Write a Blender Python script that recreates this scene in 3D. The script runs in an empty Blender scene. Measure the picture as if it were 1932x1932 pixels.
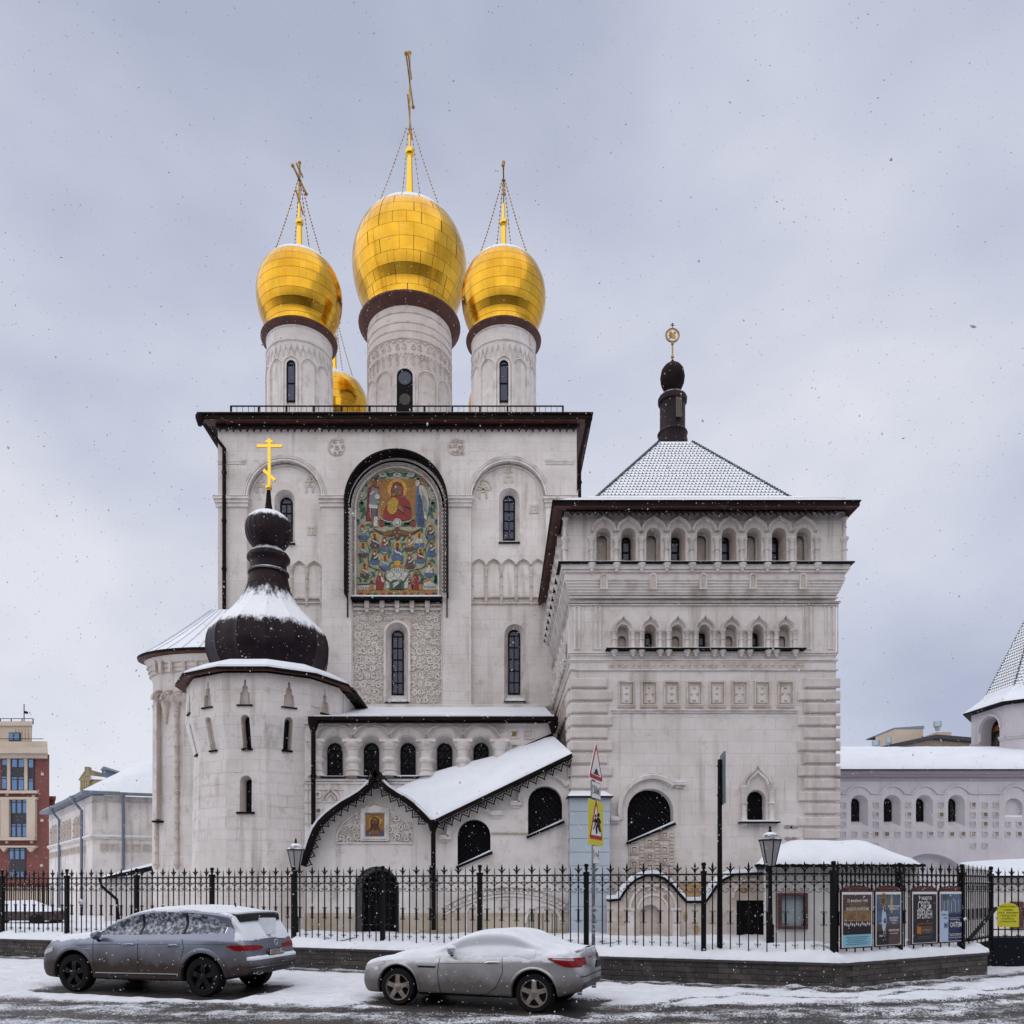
import bpy, bmesh, math, random
from math import sin, cos, pi, radians, sqrt, atan2
from mathutils import Vector, Matrix, noise
from mathutils.geometry import tessellate_polygon
S = bpy.context.scene
COL = S.collection

# ------------------------------------------------------------------ camera
FL, VPX, HZ, CH = 1501.0, 938.0, 1676.0, 2.05     # focal length, vanishing point, horizon (for a 1932 wide frame), eye height
cam_data = bpy.data.cameras.new('camera'); cam = bpy.data.objects.new('camera', cam_data); COL.objects.link(cam)
cam.location = (0, 0, CH); cam.rotation_euler = (pi/2, 0, 0)
cam_data.sensor_width = 36; cam_data.lens = 36*FL/1932
cam_data.shift_x = (966-VPX)/1932; cam_data.shift_y = (HZ-966)/1932
cam_data.clip_start = .05; cam_data.clip_end = 2000
S.camera = cam

# ------------------------------------------------------------------ sky and sun
W = bpy.data.worlds.new('World'); S.world = W; W.use_nodes = True
nt = W.node_tree; nt.nodes.clear()
def wn(t, **k):
    n = nt.nodes.new(t)
    for a, b in k.items(): setattr(n, a, b)
    return n
wo = wn('ShaderNodeOutputWorld'); bg = wn('ShaderNodeBackground'); nt.links.new(bg.outputs[0], wo.inputs[0])
bg.inputs[1].default_value = .1
sky = wn('ShaderNodeTexSky', sky_type='NISHITA'); sky.sun_disc = False
sky.sun_elevation = radians(38); sky.sun_rotation = radians(200)
tc = wn('ShaderNodeTexCoord'); mp = wn('ShaderNodeMapping'); mp.inputs['Scale'].default_value = (1.0, 1.0, 1.7)
mp.inputs['Location'].default_value = (.35, .1, .4)
nt.links.new(tc.outputs['Generated'], mp.inputs[0])
nz = wn('ShaderNodeTexNoise'); nz.inputs['Scale'].default_value = 1.5; nz.inputs['Detail'].default_value = 5; nz.inputs['Roughness'].default_value = .5
nz.inputs['Distortion'].default_value = .15
nt.links.new(mp.outputs[0], nz.inputs[0])
rp = wn('ShaderNodeValToRGB'); cr = rp.color_ramp
cr.elements[0].position = .36; cr.elements[0].color = (.465, .51, .655, 1)
cr.elements[1].position = .64; cr.elements[1].color = (.83, .845, .92, 1)
e = cr.elements.new(.5); e.color = (.63, .665, .795, 1)
nt.links.new(nz.outputs[0], rp.inputs[0])
sc_ = wn('ShaderNodeVectorMath', operation='SCALE'); sc_.inputs['Scale'].default_value = 8.6
nt.links.new(rp.outputs[0], sc_.inputs[0])
mxw = wn('ShaderNodeMix', data_type='RGBA'); mxw.inputs[0].default_value = .93
nt.links.new(sky.outputs[0], mxw.inputs[6]); nt.links.new(sc_.outputs[0], mxw.inputs[7])
nt.links.new(mxw.outputs[2], bg.inputs[0])
sun_d = bpy.data.lights.new('sun', 'SUN'); sun = bpy.data.objects.new('sun', sun_d); COL.objects.link(sun)
sun_d.energy = 1.7; sun_d.angle = radians(140); sun_d.color = (1, .93, .84)
sun.rotation_euler = (radians(48), 0, radians(-32))
S.view_settings.view_transform = 'Standard'; S.view_settings.look = 'None'
S.view_settings.exposure = .15; S.view_settings.gamma = 1

R = random.Random(7)
# ------------------------------------------------------------------ photograph to place
def X(u, Y): return (u-VPX)/FL*Y
def Z(v, Y): return CH+(HZ-v)/FL*Y
def cA(x, y): return 452.8+x*.3125, 75.5+y*.3125
def cB(x, y): return 362.3+x*.25, 573.6+y*.25
def cC(x, y): return 634+x*.25, 724.5+y*.25
def cD(x, y): return 1011.3+x*.3203, 588.7+y*.3203
def cE(x, y): return 256.6+x*.2578, 935.8+y*.2578
def cF(x, y): return 558.5+x*.2734, 1177.3+y*.2734
def cG(x, y): return 1011.3+x*.3047, 1132+y*.3047
def cJ(x, y): return 1132+x*.4141, 1547.1+y*.4141
def cK(x, y): return x*.2344, 1283+y*.2344
def cL(x, y): return 1554.7+x*.2892, 1162.2+y*.2892
def P(c, x, y, Y):
    u, v = c(x, y); return X(u, Y), Z(v, Y)

# ------------------------------------------------------------------ materials
def mat(name, col, rough=.8, metal=0, col2=None, scale=1.5, lo=.4, hi=.65, bump=0, bscale=12, snow=0, snoise=6, streak=0, snz=1, joints=0, jsize=(.72,.36), spec=.5, coat=0, detail=6, sthick=.25):
    m = bpy.data.materials.new(name); m.use_nodes = True
    t = m.node_tree; N = t.nodes; L = t.links; b = N['Principled BSDF']
    b.inputs['Roughness'].default_value = rough; b.inputs['Metallic'].default_value = metal
    b.inputs['Specular IOR Level'].default_value = spec; b.inputs['Coat Weight'].default_value = coat
    g = N.new('ShaderNodeNewGeometry'); pos = g.outputs['Position']
    c = N.new('ShaderNodeRGB'); c.outputs[0].default_value = (*col, 1); co = c.outputs[0]
    def noise_(sc, det=detail, vec=pos, rgh=.6):
        n = N.new('ShaderNodeTexNoise'); n.inputs['Scale'].default_value = sc; n.inputs['Detail'].default_value = det
        n.inputs['Roughness'].default_value = rgh; L.new(vec, n.inputs[0]); return n.outputs[0]
    def ramp(v, a, bb, o0=0, o1=1):
        r = N.new('ShaderNodeMapRange'); r.inputs[1].default_value = a; r.inputs[2].default_value = bb
        r.inputs[3].default_value = o0; r.inputs[4].default_value = o1; L.new(v, r.inputs[0]); return r.outputs[0]
    def mixc(f, a, bb, mode='MIX'):
        x = N.new('ShaderNodeMix'); x.data_type = 'RGBA'; x.blend_type = mode
        if isinstance(f, float): x.inputs[0].default_value = f
        else: L.new(f, x.inputs[0])
        for i, s in ((6, a), (7, bb)):
            if isinstance(s, tuple): x.inputs[i].default_value = (*s, 1)
            else: L.new(s, x.inputs[i])
        return x.outputs[2]
    def mth(op, a, bb):
        x = N.new('ShaderNodeMath'); x.operation = op
        for i, s in ((0, a), (1, bb)):
            if isinstance(s, (int, float)): x.inputs[i].default_value = s
            else: L.new(s, x.inputs[i])
        return x.outputs[0]
    if col2: co = mixc(ramp(noise_(scale), lo, hi), co, col2)
    if streak:
        mpn = N.new('ShaderNodeMapping'); mpn.inputs['Scale'].default_value = (3.2, 3.2, .16); L.new(pos, mpn.inputs[0])
        f = mth('MULTIPLY', ramp(noise_(1.0, 5, mpn.outputs[0]), .52, .74), ramp(noise_(.45, 3), .42, .6))
        co = mixc(mth('MULTIPLY', f, streak), co, (.30, .255, .22))
        f2 = ramp(noise_(2.0, 9, pos, .74), .55, .68)
        co = mixc(mth('MULTIPLY', f2, streak*.62), co, (.42, .36, .31))
    height = None
    if joints:
        sx = N.new('ShaderNodeSeparateXYZ'); L.new(pos, sx.inputs[0]); cb = N.new('ShaderNodeCombineXYZ')
        L.new(mth('ADD', sx.outputs[0], sx.outputs[1]), cb.inputs[0]); L.new(sx.outputs[2], cb.inputs[1])
        br = N.new('ShaderNodeTexBrick'); br.inputs['Scale'].default_value = 1; br.inputs['Brick Width'].default_value = jsize[0]
        br.inputs['Row Height'].default_value = jsize[1]; br.inputs['Mortar Size'].default_value = .006 if joints < 2 else .012; br.inputs['Mortar Smooth'].default_value = .3
        br.inputs['Mortar'].default_value = (.93, .92, .91, 1); br.inputs['Color1'].default_value = (1, 1, 1, 1); br.inputs['Color2'].default_value = (.95, .94, .93, 1) if joints < 2 else (.72, .7, .7, 1)
        L.new(cb.outputs[0], br.inputs[0])
        co = mixc(1.0, co, br.outputs['Color'], 'MULTIPLY')
        jm = mth('MULTIPLY', br.outputs['Fac'], ramp(noise_(.7, 3), .4, .58, .15, .85) if joints < 2 else .9)
        co = mixc(mth('MULTIPLY', jm, .6), co, (.30, .27, .25) if joints < 2 else (.32, .3, .29))
        height = mth('MULTIPLY', jm, -.25 if joints < 2 else -.6)
    L.new(co, b.inputs['Base Color']); final_rough = None
    if snow:
        sn = N.new('ShaderNodeSeparateXYZ'); L.new(g.outputs['Normal'], sn.inputs[0]); sm_ = N.new('ShaderNodeMapping'); sm_.inputs['Scale'].default_value = (1, 1, snz); L.new(pos, sm_.inputs[0]); spos = sm_.outputs[0]
        v = mth('ADD', sn.outputs[2], mth('MULTIPLY', mth('SUBTRACT', noise_(snoise, 8, spos, .7), .5), sthick*4))
        f = ramp(v, snow-.06, snow+.12)
        co2 = mixc(f, co, (.82, .85, .90)); L.new(co2, b.inputs['Base Color'])
        L.new(ramp(f, 0, 1, rough, .85), b.inputs['Roughness'])
        if metal: L.new(ramp(f, 0, 1, metal, 0), b.inputs['Metallic'])
    if bump:
        bm = N.new('ShaderNodeBump'); bm.inputs['Strength'].default_value = bump; bm.inputs['Distance'].default_value = .02
        h = noise_(bscale, 8)
        if height: h = mth('ADD', h, height)
        L.new(h, bm.inputs['Height']); L.new(bm.outputs[0], b.inputs['Normal'])
    return m
M = {}
M['wall'] = mat('limewashed_stone', (.74, .70, .685), .9, col2=(.63, .585, .56), scale=.8, lo=.42, hi=.68, bump=.35, bscale=9, streak=.95, joints=1)
M['plaster'] = mat('white_plaster', (.74, .70, .685), .9, col2=(.62, .58, .555), scale=.9, lo=.42, hi=.66, bump=.3, bscale=7, streak=.95)
M['trim'] = mat('carved_limestone', (.70, .655, .635), .9, col2=(.47, .42, .39), scale=2.2, lo=.45, hi=.7, bump=.3, bscale=14, streak=.5)
M['trim_warm'] = mat('weathered_limestone', (.60, .535, .49), .9, col2=(.42, .35, .29), scale=2.5, lo=.45, hi=.68, bump=.35, bscale=14, streak=.8)
M['carve'] = mat('carved_white_stone', (.70, .655, .62), .9, col2=(.60, .55, .51), scale=1.2)
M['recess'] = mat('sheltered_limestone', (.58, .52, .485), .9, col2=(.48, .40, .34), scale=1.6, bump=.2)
M['quoin'] = mat('rusticated_limestone', (.68, .625, .60), .9, col2=(.52, .46, .43), scale=1.1, lo=.42, hi=.7, bump=.4, bscale=10, streak=.6)
M['gold'] = mat('gilded_copper', (.74, .42, .04), .20, 1, col2=(.62, .32, .026), scale=1.2, snow=.52, snoise=2.2, sthick=.08)
M['gold_plain'] = mat('gold_leaf', (.86, .55, .07), .25, 1)
M['gold_dull'] = mat('dull_brass', (.46, .27, .07), .35, .9, col2=(.18, .10, .045), scale=3)
M['seam'] = mat('dark_seam', (.24, .13, .025), .5, .8)
M['brown'] = mat('brown_painted_metal', (.007, .004, .0045), .55, 0, spec=.08, col2=(.016, .008, .007), scale=2)
M['brown_snow'] = mat('brown_metal_dusted_with_snow', (.012, .007, .011), .45, .05, spec=.12, col2=(.028, .016, .016), scale=2, snow=.62, snoise=7, sthick=.16)
M['turret_roof'] = mat('brown_copper_dome', (.011, .007, .011), .42, .05, spec=.12, col2=(.026, .016, .018), scale=1.6, snow=.44, snoise=6, sthick=.2, snz=.22)
M['soffit'] = mat('red_brown_soffit', (.10, .032, .02), .6, 0, col2=(.05, .018, .014), scale=3)
M['black'] = mat('black_iron', (.006, .006, .007), .55, 0, spec=.12, snow=.8, snoise=30, sthick=.2)
M['blackp'] = mat('black_paint', (.007, .006, .007), .6, spec=.1)
M['glass'] = mat('dark_window_glass', (.010, .011, .020), .16, 0, spec=.5)
M['glass_blue'] = mat('slate_blue_window_glass', (.032, .04, .085), .25, 0, spec=.5)
M['snow'] = mat('snow', (.80, .835, .895), .75, bump=.5, bscale=5, col2=(.74, .775, .84), scale=2)
M['snowroof'] = mat('snow_on_roof', (.80, .84, .91), .8, bump=.5, bscale=2.2, col2=(.74, .785, .86), scale=1.1)
M['shingle'] = mat('green_glazed_shingle', (.20, .30, .36), .5, 0, col2=(.14, .23, .28), scale=4, snow=-.02, snoise=9, sthick=.24)
M['greentile'] = mat('green_tile', (.018, .06, .058), .4, 0, snow=.66, snoise=8)
M['bluetin'] = mat('grey_blue_cladding', (.46, .52, .58), .6, 0, col2=(.41, .475, .54), scale=1)
M['pipe_blue'] = mat('grey_blue_downpipe', (.16, .20, .26), .45, .3)
M['wood'] = mat('dark_red_wood', (.10, .035, .03), .6, col2=(.05, .02, .02), scale=6)
M['orange'] = mat('orange_timber', (.45, .20, .06), .7)
M['bronze'] = mat('dark_bronze', (.05, .045, .04), .4, .7)

# ------------------------------------------------------------------ mesh helpers
class MB:
    def __init__(s): s.v = []; s.f = []; s.m = []
    def add(s, vs, fs, mi=0, T=None):
        o = len(s.v)
        if T is not None: vs = [T @ Vector(p) for p in vs]
        s.v += [tuple(p) for p in vs]; s.f += [tuple(o+i for i in f) for f in fs]; s.m += [mi]*len(fs); return s
    def box(s, x0, x1, y0, y1, z0, z1, mi=0, T=None):
        v = [(x0,y0,z0),(x1,y0,z0),(x1,y1,z0),(x0,y1,z0),(x0,y0,z1),(x1,y0,z1),(x1,y1,z1),(x0,y1,z1)]
        return s.add(v, [(0,3,2,1),(4,5,6,7),(0,1,5,4),(1,2,6,5),(2,3,7,6),(3,0,4,7)], mi, T)
    def plate(s, outer, holes, y0, y1, mi=0, T=None, back=True):
        loops = [outer]+list(holes)
        tr = tessellate_polygon([[Vector((a, b, 0)) for a, b in l] for l in loops])
        flat = [p for l in loops for p in l]; n = len(flat)
        v = [(a, y0, b) for a, b in flat]+[(a, y1, b) for a, b in flat]
        f = [t for t in tr]
        if back: f += [tuple(n+i for i in reversed(t)) for t in tr]
        o = 0
        for l in loops:
            k = len(l)
            for i in range(k): j = (i+1) % k; f.append((o+i, o+j, n+o+j, n+o+i))
            o += k
        return s.add(v, f, mi, T)
    def loft(s, loops, mi=0, closed=True, cap0=False, cap1=False, T=None):
        k = len(loops[0]); v = [p for l in loops for p in l]; f = []
        for a in range(len(loops)-1):
            for i in range(k if closed else k-1):
                j = (i+1) % k; f.append((a*k+i, a*k+j, (a+1)*k+j, (a+1)*k+i))
        if cap0: f.append(tuple(range(k))[::-1])
        if cap1: f.append(tuple((len(loops)-1)*k+i for i in range(k)))
        return s.add(v, f, mi, T)
    def lathe(s, cx, cy, prof, n=24, a0=0, sx=1, sy=1, mi=0, T=None, cap=True, span=2*pi):
        full = abs(span-2*pi) < 1e-6; k = n if full else n+1
        loops = [[(cx+r*sx*cos(a0+span*i/n), cy+r*sy*sin(a0+span*i/n), z) for i in range(k)] for r, z in prof]
        return s.loft(loops, mi, full, cap and full and prof[0][0] > 1e-4, cap and full and prof[-1][0] > 1e-4, T)
    def tube(s, pts, r, n=6, mi=0, closed=False, T=None):
        pts = [Vector(p) for p in pts]; loops = []; m = len(pts)
        rr = r if isinstance(r, (list, tuple)) else [r]*m
        up = None
        for i, p in enumerate(pts):
            if closed: d = pts[(i+1) % m]-pts[i-1]
            else: d = pts[min(i+1, m-1)]-pts[max(i-1, 0)]
            if d.length < 1e-9: d = Vector((0, 0, 1))
            d.normalize()
            if up is None: up = Vector((0, 1, 0)) if abs(d.y) < .9 else Vector((1, 0, 0))
            a = d.cross(up); a.normalize(); b = a.cross(d); up = b
            loops.append([tuple(p+a*rr[i]*cos(2*pi*k/n+pi/n)+b*rr[i]*sin(2*pi*k/n+pi/n)) for k in range(n)])
        if closed: loops.append(loops[0])
        return s.loft(loops, mi, True, not closed, not closed, T)
    def ball(s, x, y, z, r, n=10, mi=0, sz=1):
        return s.lathe(x, y, [(r*sin(pi*i/6), z-r*sz*cos(pi*i/6)) for i in range(7)], n, mi=mi, cap=False)
    def ribbon(s, pts, w, y0, y1, mi=0):
        """flat band of width w following (x, z) points, thickness y0..y1"""
        n = len(pts); v = []
        for i, (x, z) in enumerate(pts):
            a = pts[max(i-1, 0)]; b = pts[min(i+1, n-1)]
            dx, dz = b[0]-a[0], b[1]-a[1]; l = sqrt(dx*dx+dz*dz) or 1; nx, nz_ = -dz/l*w/2, dx/l*w/2
            v += [(x+nx, y0, z+nz_), (x-nx, y0, z-nz_), (x-nx, y1, z-nz_), (x+nx, y1, z+nz_)]
        return s.loft([v[i*4:i*4+4] for i in range(n)], mi, True, True, True)

def recalc(me):
    bm = bmesh.new(); bm.from_mesh(me); bmesh.ops.recalc_face_normals(bm, faces=bm.faces); bm.to_mesh(me); bm.free()
WL = {}
def wloc(o): return WL.get(o.name, Vector((0, 0, 0))) if o else Vector((0, 0, 0))
def tag(o, label=None, cat=None, group=None, kind=None):
    if label: o['label'] = label
    if cat: o['category'] = cat
    if group: o['group'] = group
    if kind: o['kind'] = kind
    return o
def mesh_of(name, mb, mats, off=Vector((0, 0, 0)), smooth=None, fix=True):
    me = bpy.data.meshes.new(name)
    me.from_pydata([(p[0]-off[0], p[1]-off[1], p[2]-off[2]) for p in mb.v], [], mb.f); me.update()
    for m in (mats if isinstance(mats, (list, tuple)) else [mats]): me.materials.append(m)
    if any(mb.m): me.polygons.foreach_set('material_index', mb.m)
    if fix: recalc(me)
    if smooth is not None:
        me.polygons.foreach_set('use_smooth', [True]*len(me.polygons))
        me.set_sharp_from_angle(angle=radians(smooth))
    return me
SPLIT = {'moulding', 'niche_lining', 'window_reveal', 'vine', 'face', 'halo', 'red_robe', 'yellow_robe', 'ledge_flashing', 'stone_trim', 'sill', 'window_frame', 'cornice', 'plinth', 'blind_window', 'field_frame', 'facing', 'window_surround'}
def islands(mb):
    p = list(range(len(mb.v)))
    def find(a):
        while p[a] != a: p[a] = p[p[a]]; a = p[a]
        return a
    for f in mb.f:
        r = find(f[0])
        for v in f[1:]: p[find(v)] = r
    out = {}
    for f, m in zip(mb.f, mb.m): out.setdefault(find(f[0]), []).append((f, m))
    res = []
    for fs in out.values():
        o = MB(); ix = {}
        for f, m in fs:
            for v in f:
                if v not in ix: ix[v] = len(o.v); o.v.append(mb.v[v])
            o.f.append(tuple(ix[v] for v in f)); o.m.append(m)
        res.append(o)
    return res
def part(name, mb, mats, parent=None, smooth=None, origin=None, **k):
    """one mesh object built from world coordinates; child meshes keep the origin of their thing"""
    if parent and not k and (name in SPLIT or name.endswith('_piece')):
        isl = islands(mb)
        if 1 < len(isl) <= 140: return [part(name+'', q, mats, parent, smooth, origin, label=None) for q in isl][0]
    off = wloc(parent) if parent else Vector(origin or (0, 0, 0))
    o = bpy.data.objects.new(name, mesh_of(name, mb, mats, off, smooth)); COL.objects.link(o)
    if parent: o.parent = parent; WL[o.name] = wloc(parent)
    else: o.location = off; WL[o.name] = off
    return tag(o, **k)
def thing(name, loc, label, cat, group=None):
    o = bpy.data.objects.new(name, None); COL.objects.link(o); o.location = loc; o.empty_display_size = .2
    WL[o.name] = Vector(loc); return tag(o, label, cat, group)
def piece(name, me, parent, loc, rot=(0, 0, 0), scale=(1, 1, 1)):
    """copy of a shared mesh placed at a world position under its parent"""
    o = bpy.data.objects.new(name, me); COL.objects.link(o); o.parent = parent
    o.location = Vector(loc)-wloc(parent); o.rotation_euler = rot; o.scale = scale; WL[o.name] = Vector(loc); return o

def arch(cx, zb, w, zt, kind='round', n=12, tip=0):
    r = w/2; zs = zt-r
    if kind == 'flat': return [(cx-r, zb), (cx+r, zb), (cx+r, zt), (cx-r, zt)]
    pts = [(cx-r, zb), (cx+r, zb)]
    for i in range(n+1):
        a = pi*i/n; x = r*cos(a); z = r*sin(a)+(tip*math.exp(-abs(x)/(.26*r)) if tip else 0)
        pts.append((cx+x, zs+z))
    return pts
def archband(mb, cx, zs, r0, r1, y0, y1, n=20, tip=0, a0=0, a1=pi, mi=0):
    ro, ri = [], []
    for i in range(n+1):
        a = a0+(a1-a0)*i/n
        for l, r in ((ro, r1), (ri, r0)):
            x = r*cos(a); z = r*sin(a)+(tip*math.exp(-abs(x)/(.26*r)) if tip else 0); l.append((cx+x, zs+z))
    loops = [[(o[0], y0, o[1]), (i_[0], y0, i_[1]), (i_[0], y1, i_[1]), (o[0], y1, o[1])] for o, i_ in zip(ro, ri)]
    mb.loft(loops, mi, True, True, True)
def ring_pts(outline, off_y): return [(x, off_y, z) for x, z in outline]
def window(root, walls, cx, zb, w, zt, yf, depth, niche=None, rows=4, cols=2, gm='glass_blue', bar=.035, kind='round', lattice=0, frame='blackp', T=None, wmi=0):
    """reveal (added to walls), window frame with glazing bars (a part) and single panes (its sub-parts)"""
    inner = arch(cx, zb, w, zt, kind)
    outer = arch(*niche) if niche else inner
    walls.loft([ring_pts(outer, yf), ring_pts(inner, yf+depth)], wmi, T=T)
    y = yf+depth-.02; f = MB()
    r = w/2; fw = bar*1.3
    inn = arch(cx, zb+fw, w-2*fw, zt-fw, kind)
    f.plate(inner, [inn], y-.05, y+.05, T=T)
    zs = zt-r if kind == 'round' else zt
    H = zs-zb
    zz = [zb+H*i/rows for i in range(rows+1)]
    for z in zz[1:]:
        if z < zt-fw: f.box(cx-r+fw, cx+r-fw, y-.035, y+.03, z-bar/2, z+bar/2, T=T)
    for c in range(1, cols):
        x = cx-r+w*c/cols; f.box(x-bar/2, x+bar/2, y-.03, y+.025, zb, zs, T=T)
    if lattice:
        k = int((zt-zb)/lattice)+3; 
        for i in range(-k, k):
            for sg in (1, -1):
                pts = []
                for j in range(0, 13):
                    x = -r+w*j/12; z = zb+i*lattice+(x+r)*sg*1.25
                    top = zs+sqrt(max(r*r-x*x, 0)) if kind == 'round' else zt
                    if zb < z < top-.01: pts.append((cx+x, z))
                if len(pts) > 1: f.ribbon(pts, .014, y-.055, y-.04)
        if T is not None: raise ValueError
    fo = part('window', f, M[frame], root)
    pm = M[gm]
    for i in range(rows):
        for c in range(cols):
            x0 = cx-r+w*c/cols; x1 = x0+w/cols
            q = MB().add([(x0, y, zz[i]), (x1, y, zz[i]), (x1, y, zz[i+1]), (x0, y, zz[i+1])], [(0, 1, 2, 3)], T=T)
            part('pane', q, pm, fo)
    if kind == 'round':
        q = MB(); pts = [(cx+r*cos(pi*i/12), y, zs+r*sin(pi*i/12)) for i in range(13)]
        q.add(pts, [tuple(range(13))], T=T); part('pane', q, pm, fo)
    return fo
def column(mb, x, y, z0, z1, r, beads=1, n=10):
    h = z1-z0; p = [(r*1.5, z0), (r*1.5, z0+.04*h), (r*1.15, z0+.07*h), (r, z0+.1*h)]
    for b in range(beads):
        zc = z0+h*(b+1)/(beads+1); p += [(r, zc-.03*h), (r*1.5, zc-.012*h), (r*1.5, zc+.012*h), (r, zc+.03*h)]
    p += [(r, z0+.8*h), (r*1.25, z0+.82*h), (r*1.1, z0+.85*h), (r*1.9, z0+.93*h), (r*2.0, z0+.965*h), (r*2.0, z1)]
    p = sorted(p, key=lambda q: q[1]); mb.lathe(x, y, p, n)
def corbel(mb, x, y, z1, r, h, n=10):
    mb.lathe(x, y, [(.12*r, z1-h), (.5*r, z1-h*.9), (.4*r, z1-h*.7), (.85*r, z1-h*.5), (.7*r, z1-h*.4), (1.15*r, z1-h*.12), (1.15*r, z1)], n)
def spiral(cx, cz, r, a0, hand, turns=1.35, n=16):
    return [(cx+r*(1-.78*i/n)*cos(a0+hand*2*pi*turns*i/n), cz+r*(1-.78*i/n)*sin(a0+hand*2*pi*turns*i/n)) for i in range(n+1)]
def carve(mb, x0, x1, z0, z1, cell, y, proud, inside=None, seed=1, w=None):
    """raised scrolls, rosettes and leaves covering a field"""
    rr = random.Random(seed); w = w or cell*.11
    nx = max(1, int((x1-x0)/cell)); nzz = max(1, int((z1-z0)/cell)); cx = (x1-x0)/nx; cz = (z1-z0)/nzz
    for i in range(nx):
        for j in range(nzz):
            x = x0+(i+.5+(.22 if j % 2 else -.22))*cx+rr.uniform(-.2, .2)*cell; z = z0+(j+.5)*cz+rr.uniform(-.2, .2)*cell
            if not x0+cell*.3 < x < x1-cell*.3: x = x0+(i+.5)*cx
            if inside and not inside(x, z): continue
            r = cell*rr.uniform(.32, .56); a = rr.uniform(0, 6.28); h = rr.choice((1, -1))
            mb.ribbon(spiral(x, z, r, a, h, rr.uniform(1.1, 1.5)), w*rr.uniform(.8, 1.3), y-proud*rr.uniform(.7, 1.1), y+.01)
            k = rr.choice((0, 3, 4, 5))
            for q in range(k):
                an = a+q*2*pi/k; px, pz = x+cos(an)*cell*.13, z+sin(an)*cell*.13
                mb.add([(px, y-proud*1.15, pz), (px+cos(an)*cell*.16, y-.003, pz+sin(an)*cell*.16), (px+cos(an+1.57)*cell*.07, y-.003, pz+sin(an+1.57)*cell*.07), (px-cos(an)*cell*.1, y-.003, pz-sin(an)*cell*.1), (px+cos(an-1.57)*cell*.07, y-.003, pz+sin(an-1.57)*cell*.07)], [(0,1,2),(0,2,3),(0,3,4),(0,4,1)])
            for q in range(3):
                an = rr.uniform(0, 6.28); px, pz = x+cos(an)*cell*.5, z+sin(an)*cell*.5; l = cell*.2; b = rr.uniform(0, 6.28)
                mb.add([(px, y-proud, pz), (px+cos(b)*l, y-.003, pz+sin(b)*l), (px+cos(b+2)*l*.5, y-.003, pz+sin(b+2)*l*.5), (px+cos(b+3.3)*l*.6, y-.003, pz+sin(b+3.3)*l*.6)], [(0,1,2),(0,2,3),(0,3,1)])
def valance(mb, pts, w, h, y, th=.03):
    """lace edging hanging from a line of (x, z) points: rings and pointed drops"""
    seg = []; L_ = 0
    for a, b in zip(pts, pts[1:]): l = sqrt((a[0]-b[0])**2+(a[1]-b[1])**2); seg.append((L_, l, a, b)); L_ += l
    n = max(1, int(L_/w)); st = L_/n
    def at(d):
        for s0, l, a, b in seg:
            if d <= s0+l+1e-6:
                t = (d-s0)/l if l else 0; return a[0]+(b[0]-a[0])*t, a[1]+(b[1]-a[1])*t, (b[0]-a[0])/l, (b[1]-a[1])/l
        s0, l, a, b = seg[-1]; return b[0], b[1], (b[0]-a[0])/l, (b[1]-a[1])/l
    for i in range(n):
        x, z, dx, dz = at((i+.5)*st); nx, nz_ = dz, -dx
        if nz_ > 0: nx, nz_ = -nx, -nz_
        def q(s, t): return (x+dx*s*st+nx*t*h, z+dz*s*st+nz_*t*h)
        mb.ribbon([q(-.5, .28), q(0, .95), q(.5, .28)], h*.17, y, y+th)
        mb.ribbon([q(-.26, .1), q(0, .55), q(.26, .1)], h*.14, y, y+th)
        mb.ribbon([q(-.5, .12), q(.5, .12)], h*.14, y, y+th)
        c = q(0, 1.0); mb.box(c[0]-h*.09, c[0]+h*.09, y, y+th, c[1]-h*.09, c[1]+h*.09)
# ------------------------------------------------------------------ ground, street and yard (structure)
YG = .66                                             # yard level inside the fence
FA, FB = Vector((-14.93, 24.0)), Vector((6.85, 16.2))   # fence line
FD = (FB-FA).normalized(); FN = Vector((FD.y, -FD.x))   # FN points to the street
if FN.y > 0: FN = -FN
FC, FE, FF = Vector((8.75, 17.3)), Vector((10.75, 18.4)), Vector((12.6, 20.3))
def edge_y(x):
    pts = [(-30, 17.5), (-9.2, 14.9), (-4, 13.9), (0, 13.45), (3.5, 13.9), (7, 14.3), (10.5, 15.6), (30, 19)]
    for a, b in zip(pts, pts[1:]):
        if x <= b[0]: return a[1]+(b[1]-a[1])*(x-a[0])/(b[0]-a[0])
    return pts[-1][1]
def wall_y(x):
    if x <= FB.x: return FA.y+(x-FA.x)*FD.y/FD.x
    return FB.y+(x-FB.x)*.58
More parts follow.
